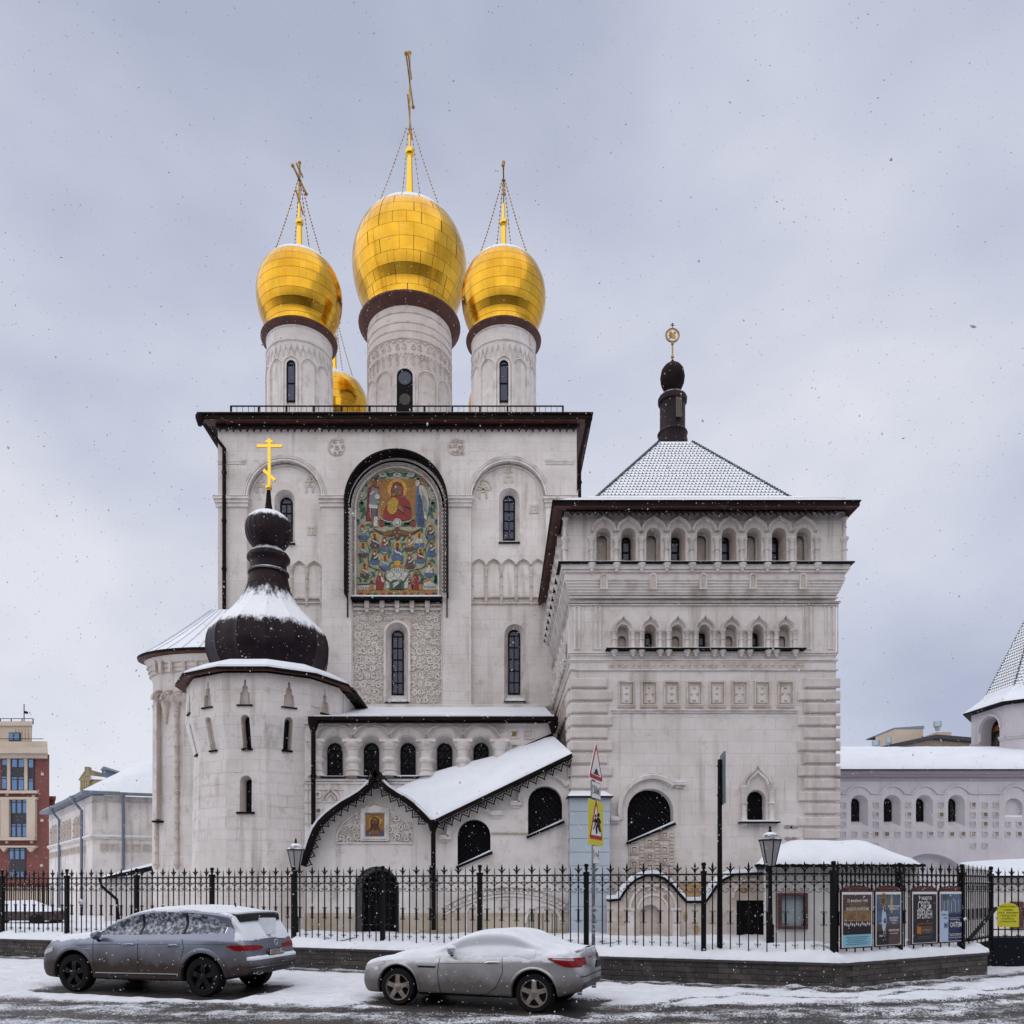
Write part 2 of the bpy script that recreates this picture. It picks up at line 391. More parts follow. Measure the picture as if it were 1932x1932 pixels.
def wear_shadow(x, y):
    """how far the asphalt shows: road with tyre tracks, strip by the wall, bare asphalt painted in as the shadow under the cars"""
    e_ = edge_y(x); n1 = noise.noise((x*.5, y*1.2, 0)); n2 = noise.noise((x*1.7, y*4, 3))
    d = e_-y+n1*.35
    a = min(max(d/.6+.3, 0), 1)*(.62+.18*sin((e_-y)*4.1+n1*2.5)+n2*.22+.12*noise.noise((x*.25, y*2.2, 8)))
    dw = wall_y(x)-y
    if 0 < dw < 1.35: a = max(a, (1-abs(dw-.65)/.7)*.75+n2*.25)
    if x > 3 and y < 16.9 and y > 13: a = max(a, .62*math.exp(-((y-(e_+.55+.25*sin(x*1.7)))/.16)**2)+n2*.25)
    for cx, cy, ca, l, w in ((-6.7, 15.95, -.27, 2.3, 1.15), (-.2, 14.0, -.34, 2.0, 1.05)):  # dark asphalt in each car's outline, standing in for the shadow underneath
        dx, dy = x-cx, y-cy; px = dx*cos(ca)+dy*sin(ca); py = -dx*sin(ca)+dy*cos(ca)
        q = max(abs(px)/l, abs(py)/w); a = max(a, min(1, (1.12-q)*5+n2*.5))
    return max(0, min(1, a))
def axis(pairs):
    out = []
    for a, b, n in pairs: out += [a+(b-a)*i/n for i in range(n)]
    return out+[pairs[-1][1]]
mg = M['ground'] = mat('street', (.74, .775, .84), .8)
def street_mat(m):
    t = m.node_tree; N = t.nodes; L = t.links; b = N['Principled BSDF']
    for n in list(N):
        if n.type not in ('BSDF_PRINCIPLED', 'OUTPUT_MATERIAL'): N.remove(n)
    g = N.new('ShaderNodeNewGeometry'); at = N.new('ShaderNodeAttribute'); at.attribute_name = 'wear_shadow'
    def nz_(s, d=8, r=.65):
        n = N.new('ShaderNodeTexNoise'); n.inputs['Scale'].default_value = s; n.inputs['Detail'].default_value = d; n.inputs['Roughness'].default_value = r
        L.new(g.outputs['Position'], n.inputs[0]); return n.outputs[0]
    def mr(v, a, bb, c=0, d=1):
        r = N.new('ShaderNodeMapRange'); L.new(v, r.inputs[0])
        for i, s in ((1, a), (2, bb), (3, c), (4, d)): r.inputs[i].default_value = s
        return r.outputs[0]
    def mth(op, a, bb):
        x = N.new('ShaderNodeMath'); x.operation = op
        for i, s in ((0, a), (1, bb)):
            if isinstance(s, (int, float)): x.inputs[i].default_value = s
            else: L.new(s, x.inputs[i])
        return x.outputs[0]
    def mix(f, a, bb):
        x = N.new('ShaderNodeMix'); x.data_type = 'RGBA'; L.new(f, x.inputs[0])
        for i, s in ((6, a), (7, bb)):
            if isinstance(s, tuple): x.inputs[i].default_value = (*s, 1)
            else: L.new(s, x.inputs[i])
        return x.outputs[2]
    fine = mth('ADD', mth('MULTIPLY', mth('SUBTRACT', nz_(28, 6, .75), .5), 2.4), mth('MULTIPLY', mth('SUBTRACT', nz_(3.2), .5), 1.1))
    w = mr(mth('ADD', at.outputs['Fac'], mth('MULTIPLY', fine, mr(at.outputs['Fac'], 0, .5, .25, 1.1))), .42, .62)
    snow = mix(mr(nz_(3), .4, .7), (.77, .80, .86), (.66, .685, .74))
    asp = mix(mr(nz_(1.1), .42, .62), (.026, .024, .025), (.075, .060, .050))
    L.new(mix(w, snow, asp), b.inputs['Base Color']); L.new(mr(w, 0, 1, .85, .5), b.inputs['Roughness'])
    bm = N.new('ShaderNodeBump'); bm.inputs['Strength'].default_value = .8; bm.inputs['Distance'].default_value = .04
    L.new(mth('ADD', nz_(9), mth('MULTIPLY', w, -.5)), bm.inputs['Height']); L.new(bm.outputs[0], b.inputs['Normal'])
street_mat(mg)
def grid(name, xs, ys, hf, m, kind='structure', attr=None, keep=None):
    vs = []; at = []; idx = {}; fs = []
    for j, y in enumerate(ys):
        for i, x in enumerate(xs):
            a = attr(x, y) if attr else 0; idx[i, j] = len(vs); vs.append((x, y, hf(x, y, a))); at.append(a)
    for j in range(len(ys)-1):
        for i in range(len(xs)-1):
            if keep and not keep((xs[i]+xs[i+1])/2, (ys[j]+ys[j+1])/2): continue
            fs.append((idx[i, j], idx[i+1, j], idx[i+1, j+1], idx[i, j+1]))
    me = bpy.data.meshes.new(name); me.from_pydata(vs, [], fs); me.update()
    if attr: me.attributes.new('wear_shadow', 'FLOAT', 'POINT').data.foreach_set('value', at)
    me.materials.append(m); me.polygons.foreach_set('use_smooth', [True]*len(fs))
    o = bpy.data.objects.new(name, me); COL.objects.link(o); o['kind'] = kind; return o
xs = axis([(-700, -60, 8), (-60, -16, 22), (-16, 14, 330), (14, 60, 23), (60, 700, 8)])
ys = axis([(-700, -40, 8), (-40, 8, 16), (8, 12, 20), (12, 18, 120), (18, 26, 60), (26, 60, 20), (60, 900, 12)])
def gh(x, y, a):
    if not (-20 < x < 18 and 10 < y < 27): return 0
    n = noise.fractal((x*.8, y*1.6, 1), 1, 2, 4); n2 = noise.noise((x*3.5, y*6, 2)); n3 = abs(noise.noise((x*1.6, y*4.5, 7)))
    s = (1-a)*(.05+.035*n+.02*n2+.07*n3)
    if x > 2 and y < 17: s += max(0, noise.noise((x*1.9, y*7, 9)))*.07
    return s*min(1, (x+20)/3, (18-x)/3, (y-10)/1.5)
grid('street', xs, ys, gh, mg, attr=wear_shadow)
# yard: raised ground inside the fence, its edge following the retaining wall
def in_yard(x, y):
    return y > wall_y(x)+.12 and x < 10.2
def yh(x, y, a):
    d = y-wall_y(x)
    n = noise.fractal((x*.7, y*.7, 4), 1, 2, 4); n2 = noise.noise((x*2.6, y*2.6, 5))
    h = YG+.03+.06*n+.05*n2+.03*noise.noise((x*6, y*6, 1))+.06*abs(noise.noise((x*1.3, y*1.7, 8)))
    if d < 2: h += .14*(1-abs(d-.7)/1.3)*(.6+.8*noise.noise((x*.6, 3, 3))) if abs(d-.7) < 1.3 else 0
    return h
xs = axis([(-60, -16, 30), (-16, 11, 200)]); ys = axis([(16, 28, 90), (28, 50, 22)])
grid('yard_snow', xs, ys, yh, M['snow'], keep=in_yard)

# ------------------------------------------------------------------ cathedral (main block)
cath = thing('cathedral', (-3.9, 31, YG), 'tall white limestone cathedral block with five golden domes and a great arched mosaic', 'church')
Y0 = 31.0
def fx(u, Y=Y0): return X(u, Y)
def fz(v, Y=Y0): return Z(v, Y)
walls = MB(); xl, xr = fx(411), 3.1; zt_ = 20.12; zb_ = .2
def wc(c, x0, x1, yt, yb, Y):
    a = P(c, x0, yb, Y); b = P(c, x1, yt, Y); return (a[0]+b[0])/2, a[1], b[0]-a[0], b[1]
wins = [(cC, (1230, 1385, 785, 1200), (1262, 1348, 850, 1182), 4), (cB, (622, 778, 1400, 1812), (670, 760, 1468, 1795), 4),
        (cF, (1437, 1583, 0, 536), (1465, 1545, 45, 487), 5), (cF, (622, 775, -5, 541), (663, 743, 50, 490), 5)]
holes = []
for c, n, g, rows in wins: holes.append(arch(*wc(c, *n, Y0+.25)))
walls.plate([(xl, zb_), (xr, zb_), (xr, zt_), (xl, zt_)], holes, Y0+.25, Y0+.9)
b1 = (fx(466), fx(607)); b2 = (fx(889), fx(1030)); mo = (fx(663), fx(835))
zbay = fz(1332)
bay = [arch((b1[0]+b1[1])/2, zbay, b1[1]-b1[0], fz(868)), arch((mo[0]+mo[1])/2, zbay, mo[1]-mo[0], fz(872)), arch((b2[0]+b2[1])/2, zbay, b2[1]-b2[0], fz(869))]
walls.plate([(xl, zbay), (xr, zbay), (xr, zt_), (xl, zt_)], [[(x, z+.001 if z < zbay+.01 else z) for x, z in h] for h in bay], Y0, Y0+.252, back=False)
walls.box(xl, xr, Y0-.12, Y0+.26, zb_, zbay-.02)
walls.box(xl-.0, xr, Y0+.9, 46, zb_, zt_-.02)
part('wall', walls, M['wall'], cath)
for (c, n, g, rows) in wins:
    rv = MB(); gx = wc(c, *g, Y0+.65)
    window(cath, rv, *gx, Y0+.25, .4, niche=wc(c, *n, Y0+.25)+('round',), rows=rows)
    part('window_reveal', rv, M['trim'], cath, smooth=40)
    nx = wc(c, *n, Y0+.25); s = MB()
    if c is cF:
        for i in range(5):
            for k in range(7):
                f0 = i/5; x0 = nx[0]-nx[2]*(.5-.05); ww = nx[2]*.92*(1+.1*(1-f0)); xx = nx[0]-ww/2+ww*(k+.5*(i % 2))/7.5
                yy = Y0+.62-.42*(i/4); zz = gx[1]-.05-(gx[1]-nx[1]-.02)*(i/4.6)
                s.add([(xx, yy+.09, zz+.05), (xx+ww/7.5, yy+.09, zz+.05), (xx+ww/7.5, yy-.02, zz-.03), (xx+ww/15, yy-.06, zz-.07), (xx, yy-.02, zz-.03)], [(0, 1, 2, 3, 4)])
        part('sill_tiles', s, M['greentile'], cath, kind='stuff')
    s = MB(); s.box(nx[0]-nx[2]*.52, nx[0]+nx[2]*.52, Y0+.15, Y0+.6, nx[1]-.03, nx[1]+.01); part('sill', s, M['blackp'], cath)
    s = MB(); s.add([(nx[0]-nx[2]*.47, Y0+.18, nx[1]+.012), (nx[0]+nx[2]*.47, Y0+.18, nx[1]+.012), (nx[0]+nx[2]*.4, Y0+.6, nx[1]+.09), (nx[0]-nx[2]*.4, Y0+.6, nx[1]+.09)], [(0, 1, 2, 3)]); part('sill_snow', s, M['snowroof'], cath, kind='stuff')
# mouldings on the facade
tr = MB()
for a, b in ((404, 471), (601, 655), (843, 893), (1025, 1090)):
    for k, (v0, v1, pr) in enumerate(((939, 944, .17), (944, 950, .11), (950, 957, .06))):
        tr.box(fx(a)+.03*k, fx(b)-.03*k, Y0-pr, Y0+.1, fz(v1), fz(v0))
for a, b in ((411, 464), (1029, 1083)): tr.box(fx(a), fx(b), Y0-.05, Y0+.01, fz(872), fz(868)); tr.box(fx(a), fx(b), Y0-.03, Y0+.01, fz(876), fz(872))
for (a, b), top in ((b1, 868), (b2, 869)):
    cx = (a+b)/2; r = (b-a)/2; zs = fz(top)-r
    for r0, r1, pr in ((r-.02, r+.05, .03), (r+.07, r+.13, .045), (r+.15, r+.20, .03)): archband(tr, cx, zs, r0, r1, Y0-pr, Y0+.01)
    archband(tr, cx, zs, r-.12, r-.07, Y0+.18, Y0+.26)
tr.box(xl-.04, xr, Y0-.22, Y0+.05, zbay-.09, zbay); tr.box(xl, xr, Y0-.17, Y0, zbay-.16, zbay-.09)
part('moulding', tr, M['trim'], cath, smooth=40)
s = MB(); s.box(xl+.1, xr, Y0-.2, Y0, zbay, zbay+.015); s.box(fx(404), fx(471), Y0-.15, Y0, fz(939), fz(939)+.03); s.box(fx(601), fx(650), Y0-.15, Y0, fz(939), fz(939)+.03); s.box(fx(847), fx(893), Y0-.15, Y0, fz(939), fz(939)+.03)
part('ledge_snow', s, M['snowroof'], cath, kind='stuff')
for v in (938,):
    s = MB()
    for a, b in ((404, 471), (601, 655), (843, 893), (1025, 1090)): s.box(fx(a), fx(b), Y0-.18, Y0, fz(939)-.012, fz(939)-.002)
    part('ledge_flashing', s, M['blackp'], cath)
# blind arcade in both side bays
def blind_arcade(xs_, cols_, v_top, v_bot, w, c):
    mb = MB()
    yb = Y0+.25
    for x in xs_:
        cx, zt2 = P(c, x, v_top, yb); zb2 = P(c, x, v_bot, yb)[1]
        r = w/2; archband(mb, cx, zt2-r-.1, r*.80, r*.9, yb-.07, yb+.01, 12, tip=.02); archband(mb, cx, zt2-r-.1, r*.95, r*1.06, yb-.1, yb+.01, 12, tip=.04)
    for x in cols_:
        cx, zt2 = P(c, x, v_top, yb); zb2 = P(c, x, v_bot, yb)[1]
        zs = zt2-w/2-.1; column(mb, cx, yb-.04, zb2, zs+.02, .045, 2, 8)
        corbel(mb, cx, yb-.05, zb2-.02, .085, .36, 8)
    return mb
mb = blind_arcade([1078, 1190, 1303, 1413, 1522], [1026, 1133, 1247, 1360, 1472, 1576], 1315, 1600, .58, cC)
a0 = P(cC, 1020, 1605, Y0+.25); a1 = P(cC, 1583, 1605, Y0+.25)
mb.box(a0[0], a1[0], Y0+.13, Y0+.26, a0[1]-.07, a0[1]); mb.box(a0[0], a1[0], Y0+.17, Y0+.26, a0[1]-.30, a0[1]-.25)
part('blind_arcade', mb, M['trim_warm'], cath, smooth=40)
mb = blind_arcade([865, 975, 1085, 1197, 1307], [820, 920, 1030, 1141, 1252, 1358], 470, 742, .58, cE)
a0 = P(cE, 812, 745, Y0+.25); a1 = P(cE, 1362, 745, Y0+.25)
mb.box(a0[0], a1[0], Y0+.13, Y0+.26, a0[1]-.07, a0[1]); mb.box(a0[0], a1[0], Y0+.17, Y0+.26, a0[1]-.24, a0[1]-.19)
part('blind_arcade', mb, M['trim_warm'], cath, smooth=40)
# small relief crosses, round carvings, square vents
def relief_cross(c, x, y, s, y_, k=1):
    cx, cz = P(c, x, y, y_); mb = MB(); t = s*.13
    mb.box(cx-t/2, cx+t/2, y_-.03, y_+.01, cz-s*.1, cz+s*.5); mb.box(cx-s*.26, cx+s*.26, y_-.031, y_+.01, cz+s*.12, cz+s*.12+t)
    mb.box(cx-s*.15, cx+s*.15, y_-.032, y_+.01, cz+s*.32, cz+s*.32+t*.8)
    for sg in (-1, 1): mb.box(cx+sg*s*.2-t/2, cx+sg*s*.2+t/2, y_-.03, y_+.01, cz-s*.5, cz-s*.12)
    mb.box(cx-s*.25, cx+s*.25, y_-.032, y_+.01, cz-s*.16, cz-s*.08)
    if k == 2: archband(mb, cx, cz+s*.1, s*.42, s*.5, y_-.04, y_+.01); mb.box(cx-s*.55, cx+s*.5, y_-.03, y_, cz-.02*s, cz+.07*s)
    part('relief_cross', mb, M['trim_warm'], cath)
relief_cross(cB, 515, 1362, .65, Y0+.25); relief_cross(cB, 887, 1362, .65, Y0+.25); relief_cross(cC, 1302, 687, .62, Y0+.25); relief_cross(cC, 1110, 800, .68, Y0+.25, 2)
for c, x, y in ((cB, 1088, 1082), (cC, 905, 475)):
    cx, cz = P(c, x, y, Y0); mb = MB(); carve(mb, cx-.34, cx+.34, cz-.34, cz+.34, .17, Y0-.0, .05, lambda a, b: (a-cx)**2+(b-cz)**2 < .12, seed=int(x))
    archband(mb, cx, cz, .28, .34, Y0-.03, Y0+.01, 24, a1=2*pi); part('round_carving', mb, M['trim_warm'], cath)
for c, x, y in ((cB, 903, 1712), (cC, 1492, 945)):
    cx, cz = P(c, x, y, Y0+.25); mb = MB(); y_ = Y0+.25
    for i in range(3): mb.box(cx-.15+i*.13-.02, cx-.15+i*.13+.05, y_-.03, y_+.01, cz-.17, cz+.17)
    for i in range(3): mb.box(cx-.17, cx+.17, y_-.028, y_+.01, cz-.15+i*.13-.02, cz-.15+i*.13+.05)
    part('vent_grille', mb, M['trim_warm'], cath)
# carved field below the mosaic, corbels, ledge
mb = MB(); x0, z0 = P(cF, 392, 555, Y0+.2); x1, z1 = P(cC, 798, 1675, Y0+.2)
nic = wc(cF, 622, 775, -5, 541, Y0+.25)
def okc(x, z): return abs(x-nic[0]) > nic[2]*.5+.14 or z > nic[3]+.14
carve(mb, x0+.03, x1-.03, z0+.03, z1-.03, .30, Y0+.252, .06, okc, 5, w=.05)
mb.v = mb.v; bk_ = MB(); bk_.plate([(x0, z0), (x1, z0), (x1, z1), (x0, z1)], [arch(nic[0], nic[1], nic[2]+.1, nic[3]+.05)], Y0+.243, Y0+.2495); part('carving_ground', bk_, M['trim_warm'], cath)
carve(mb, x0+.0, x1-.0, z0+.0, z1-.0, .19, Y0+.252, .045, okc, 15, w=.03)
part('carved_field', mb, M['carve'], cath, kind='stuff')
mb = MB()
for (a, b, pr) in ((x0-.03, x0+.02, .1), (x1-.02, x1+.03, .1)): mb.box(a, b, Y0+.25-pr, Y0+.26, z0, z1)
mb.box(x0, x1, Y0+.14, Y0+.26, z1-.01, z1+.05)
archband(mb, nic[0], nic[3]-nic[2]/2, nic[2]/2, nic[2]/2+.09, Y0+.15, Y0+.26)
for sg in (-1, 1): mb.box(nic[0]+sg*(nic[2]/2+.045)-.045, nic[0]+sg*(nic[2]/2+.045)+.045, Y0+.15, Y0+.26, nic[1], nic[3]-nic[2]/2)
lz = P(cC, 0, 1612, Y0-.1)[1]; lx0 = P(cC, 113, 0, Y0-.1)[0]; lx1 = P(cC, 802, 0, Y0-.1)[0]
mb.box(lx0+.05, lx1-.05, Y0-.02, Y0+.26, lz-.75, lz-.62) if False else None
for x in (230, 345, 458, 572, 688):
    cx = P(cC, x, 0, Y0)[0]; mb.box(cx-.09, cx+.09, Y0+.03, Y0+.26, lz-.34, lz-.06); mb.box(cx-.06, cx+.06, Y0+.08, Y0+.26, lz-.5, lz-.34)
mb.box(lx0+.04, lx1-.04, Y0+.1, Y0+.26, lz-.40, lz-.34)
part('field_frame', mb, M['trim'], cath)
mb = MB(); mb.box(lx0, lx1, Y0-.22, Y0+.26, lz-.07, lz); part('mosaic_ledge', mb, M['blackp'], cath)
mb = MB(); mb.box(lx0+.03, lx1-.03, Y0-.19, Y0+.26, lz, lz+.07); part('ledge_snow', mb, M['snowroof'], cath, kind='stuff')
# hood over the mosaic
mb = MB(); hc = fx(747.5, 30.6); zs = Z(947.5, 30.6); r1 = (fx(845, 30.6)-fx(649.5, 30.6))/2
archband(mb, hc, zs, r1-.07, r1, Y0-.55, Y0+.02, 32); zb2 = Z(1121, 30.6)
for sg in (-1, 1): mb.box(hc+sg*(r1-.035)-.035, hc+sg*(r1-.035)+.035, Y0-.52, Y0+.02, zb2, zs)
for sg in (-1, 1): mb.box(hc+sg*(r1-.06)-.02, hc+sg*(r1-.06)+.02, Y0-.08, Y0, Z(1165, 31), zb2)
part('hood', mb, M['brown'], cath, smooth=40)
mb = MB(); pts = [(hc+(r1-.07)*cos(pi*i/40), zs+(r1-.07)*sin(pi*i/40)) for i in range(41)]
for k in range(24):
    z_ = zs-(zs-zb2)*(k+.5)/24; h = (zs-zb2)/48
    for sg in (-1, 1):
        cx = hc+sg*(r1-.07-.07)
        mb.ribbon([(cx-.06, z_), (cx, z_+h), (cx+.06, z_), (cx, z_-h), (cx-.06, z_)], .022, Y0-.5, Y0-.47); mb.box(cx-.06, cx+.06, Y0-.5, Y0-.48, z_-.008, z_+.008); mb.box(cx-.008, cx+.008, Y0-.501, Y0-.479, z_-h, z_+h)
for k in range(40):
    a = pi*(k+.5)/40; q = lambda rr, da: (hc+rr*cos(a+da), zs+rr*sin(a+da))
    mb.ribbon([q(r1-.08, -.035), q(r1-.17, 0), q(r1-.08, .035)], .02, Y0-.5, Y0-.47)
part('hood_lace', mb, M['blackp'], cath, kind='stuff')
# mosaic frame
mr_ = (fx(825)-fx(672))/2; mcx = fx(748.5); mzs = fz(958); mzb = fz(1125.5)
mb = MB()
mb.plate(arch(mcx, mzb, 2*mr_+.42, mzs+mr_+.21, n=32), [arch(mcx, mzb+.001, 2*mr_+.02, mzs+mr_+.01, n=32)], Y0+.06, Y0+.2)
mb.box(mo[0], mcx-mr_-.2, Y0+.1, Y0+.2, mzb, mzs); mb.box(mcx+mr_+.2, mo[1], Y0+.1, Y0+.2, mzb, mzs); archband(mb, mcx, mzs, mr_+.2, mr_+.28, Y0+.0, Y0+.2, 32)
archband(mb, mcx, mzs, mr_+.01, mr_+.05, Y0+.03, Y0+.1, 32)
part('mosaic_frame', mb, M['trim'], cath, smooth=30)
mb = MB()
for i in range(58):
    z_ = mzb+.06+(mzs-mzb)*i/58
    for sg in (-1, 1): mb.ribbon(spiral(mcx+sg*(mr_+.11), z_, .06, i, (-1)**i, 1.2, 9), .018, Y0+.02, Y0+.07)
for i in range(70):
    a = pi*(i+.5)/70; mb.ribbon(spiral(mcx+(mr_+.11)*cos(a), mzs+(mr_+.11)*sin(a), .065, i, (-1)**i, 1.2, 9), .018, Y0+.02, Y0+.07)
part('frame_carving', mb, M['trim_warm'], cath, kind='stuff')

# ---- mosaic: glazed pieces in shallow relief
CM = {}
for n_, c_ in dict(field=(.36, .35, .24), gold=(.33, .155, .03), halo=(.66, .33, .03), red=(.24, .014, .012), yellow=(.46, .26, .015), blue=(.06, .12, .24), green=(.015, .13, .09), white=(.56, .54, .48), brown=(.09, .035, .025), skin=(.22, .115, .05), dark=(.03, .035, .04), grey=(.20, .24, .25), ochre=(.38, .19, .05)).items():
    CM[n_] = mat('mosaic_'+n_, c_, .45, col2=tuple(k*.62 for k in c_), scale=14, lo=.42, hi=.62, bump=.4, bscale=40, spec=.4)
mym = Y0+.195; mk = 2*mr_/1150.0       # second crop of the mosaic: 1150 px across the field
def mp2(x, y): return mcx+(x-749)*mk, mzb+(1880-y)*mk
mosaic = MB(); mosaic.plate(arch(mcx, mzb, 2*mr_, mzs+mr_, n=36), [], mym, mym+.03); mosaic = part('mosaic', mosaic, CM['field'], cath)
class ML:
    def __init__(s): s.d = {}
    def mb(s, k): return s.d.setdefault(k, MB())
ml = ML()
def mpoly(k, pts, lay): ml.mb(k).plate([mp2(*p) for p in pts], [], mym-.012*lay, mym-.001)
def mcirc(k, x, y, rx, lay, ry=None, n=18, a0=0): ry = ry or rx; mpoly(k, [(x+rx*cos(2*pi*i/n+a0), y+ry*sin(2*pi*i/n+a0)) for i in range(n)], lay)
def mrib(k, pts, w, lay):
    out = []
    for i in range(len(pts)-1):
        for t in range(6):
            p0 = pts[max(i-1, 0)]; p1 = pts[i]; p2 = pts[i+1]; p3 = pts[min(i+2, len(pts)-1)]; u = t/6
            out.append(tuple(.5*((2*p1[q])+(-p0[q]+p2[q])*u+(2*p0[q]-5*p1[q]+4*p2[q]-p3[q])*u*u+(-p0[q]+3*p1[q]-3*p2[q]+p3[q])*u**3) for q in (0, 1)))
    out.append(pts[-1]); ml.mb(k).ribbon([mp2(*p) for p in out], w*mk, mym-.012*lay, mym-.001)
def mleaf(k, x, y, l, a, lay=1.5): mpoly(k, [(x+l*t*cos(a)-l*.28*s_*sin(a), y+l*t*sin(a)+l*.28*s_*cos(a)) for t, s_ in ((0, 0), (.3, 1), (.65, .8), (1, 0), (.65, -.8), (.3, -1))], lay)
mpoly('gold', [(492, 180), (1012, 180), (1012, 760), (492, 760)], 1)
mcirc('halo', 748, 322, 140, 2, n=28); mpoly('red', [(545, 745), (552, 640), (600, 540), (660, 470), (655, 330), (690, 240), (748, 220), (805, 240), (840, 310), (835, 430), (920, 500), (952, 620), (945, 745), (880, 775), (620, 775)], 3)
mcirc('skin', 752, 335, 62, 4, 82); mpoly('brown', [(690, 300), (700, 262), (750, 245), (800, 262), (815, 300), (790, 285), (750, 275), (712, 285)], 5)
mpoly('yellow', [(612, 520), (660, 470), (700, 440), (760, 480), (770, 520), (745, 640), (700, 690), (655, 690), (610, 640)], 5)
mcirc('skin', 700, 395, 38, 6, 44); mcirc('brown', 692, 365, 32, 7, 18); mpoly('skin', [(745, 560), (790, 555), (830, 610), (850, 680), (800, 640), (760, 610)], 6); mpoly('brown', [(850, 560), (945, 590), (945, 610), (850, 580)], 6)
mpoly('brown', [(735, 330), (748, 326), (748, 338), (735, 338)], 6); mpoly('brown', [(765, 330), (778, 326), (778, 338), (765, 338)], 6); mpoly('brown', [(740, 378), (772, 378), (768, 386), (744, 386)], 6)
# two standing figures
mcirc('ochre', 428, 232, 70, 2); mpoly('red', [(330, 310), (400, 270), (490, 290), (485, 430), (470, 700), (455, 780), (300, 770), (318, 560)], 3); mpoly('grey', [(390, 300), (480, 330), (488, 540), (350, 545), (360, 400)], 4); mpoly('white', [(345, 545), (475, 555), (468, 610), (350, 600)], 5)
mpoly('blue', [(390, 605), (450, 610), (440, 720), (395, 720)], 4); mcirc('skin', 428, 225, 34, 4, 44); mcirc('brown', 425, 192, 38, 5, 24); mpoly('white', [(355, 400), (420, 350), (430, 370), (370, 425)], 6); mpoly('skin', [(385, 720), (410, 720), (412, 850), (380, 850)], 4); mpoly('white', [(420, 720), (470, 720), (465, 860), (405, 860)], 3.5); mcirc('white', 468, 440, 36, 6)
mcirc('ochre', 1090, 215, 66, 2); mpoly('blue', [(1020, 320), (1100, 300), (1130, 480), (1140, 860), (1035, 850), (1000, 640), (1018, 470)], 3); mpoly('white', [(1060, 270), (1130, 280), (1190, 420), (1200, 560), (1165, 780), (1130, 740), (1110, 500), (1060, 360)], 4); mcirc('skin', 1085, 215, 32, 4, 40); mpoly('white', [(1010, 215), (1060, 200), (1075, 250), (1040, 300), (1010, 280)], 5)
for i in range(5): mrib('grey', [(1085+i*18, 330+i*30), (1120+i*14, 480+i*20), (1140+i*8, 640+i*20)], 5, 5); mrib('dark', [(1045+i*20, 420), (1050+i*20, 640), (1050+i*18, 840)], 4, 5)
mrib('white', [(370, 610), (365, 680), (380, 740)], 8, 5); mrib('brown', [(345, 330), (330, 520), (312, 740)], 6, 5)
# wings, flowers, top garland
for sg in (-1, 1):
    mpoly('brown', [(749, 900), (749+sg*60, 905), (749+sg*180, 935), (749+sg*330, 900), (749+sg*355, 870), (749+sg*250, 960), (749+sg*120, 1000), (749+sg*40, 985)], 3)
    for i in range(4): mrib('ochre', [(749+sg*60, 920+i*16), (749+sg*170, 950+i*12), (749+sg*(330-i*40), 890+i*20)], 5, 4)
    for i in range(5): mleaf('green', 749+sg*(60+i*35), 850-i*14, 90, (0 if sg > 0 else pi)+sg*(-.5+.25*(i % 3)), 2)
    mcirc('red', 749+sg*225, 820, 42, 3, n=8); mrib('white', [(749+sg*80, 790), (749+sg*190, 770), (749+sg*290, 680)], 7, 3)
    x = 749+sg*502; mcirc('white', x, 425, 52, 3, n=10); mcirc('grey', x, 425, 36, 4, n=10); mcirc('white', x, 425, 22, 5, n=8)
    for y, a, l in ((300, -1.2, 90), (270, -.5, 80), (330, .2, 60), (500, 1.0, 90), (560, 1.7, 90), (600, .7, 80), (640, 2.2, 80), (680, 1.1, 70), (470, -2.5, 60), (530, -.3, 70), (240, 2.6, 80)):
        mleaf('green', 749+sg*(480+(y % 5)*6), y, l, a if sg > 0 else pi-a, 2)
    mrib('green', [(749+sg*500, 480), (749+sg*545, 560), (749+sg*490, 640), (749+sg*520, 740)], 9, 2.5)
    mleaf('blue', 749+sg*540, 760, 80, 1.2 if sg > 0 else pi-1.2, 3); mleaf('blue', 749+sg*550, 790, 70, -.9 if sg > 0 else pi+.9, 3)
    mrib('green', [(749+sg*300, 60+90), (749+sg*200, 110), (749+sg*90, 100), (749, 80)], 10, 2)
    for i in range(5): mleaf('green', 749+sg*(60+i*52), 110+i*14, 74, (.4 if sg > 0 else pi-.4)-sg*(.9*(i % 2)), 2)
mcirc('white', 749, 805, 60, 4, n=10); mcirc('grey', 749, 805, 44, 5, n=10); mcirc('white', 749, 805, 30, 6, n=8); mcirc('brown', 749, 960, 52, 4, 90); mcirc('ochre', 715, 945, 16, 5); mcirc('ochre', 783, 945, 16, 5); mcirc('skin', 749, 990, 26, 5)
for x in (540, 749, 940): mcirc('white', x, 122, 58, 2.5, 34, n=9); mcirc('grey', x, 118, 30, 3.2, 16, n=8)
# vines
for sg in (-1, 1):
    m_ = lambda l: [(749+sg*(x-749), y) for x, y in l]
    mrib('green', m_([(690, 1690), (570, 1600), (575, 1500), (480, 1470), (380, 1440), (335, 1340), (350, 1180), (310, 1060), (350, 980), (330, 880)]), 11, 2)
    mrib('green', m_([(380, 1440), (300, 1400), (250, 1320)]), 9, 2); mrib('green', m_([(480, 1470), (430, 1500), (370, 1590), (280, 1590)]), 8, 2); mrib('green', m_([(575, 1500), (490, 1420), (500, 1330)]), 8, 2)
    mrib('green', m_([(350, 1180), (440, 1180), (560, 1250), (640, 1210), (700, 1080)]), 8, 2); mrib('green', m_([(310, 1060), (230, 1070), (210, 1000)]), 8, 2); mrib('green', m_([(350, 1180), (420, 1240), (520, 1210)]), 7, 2)
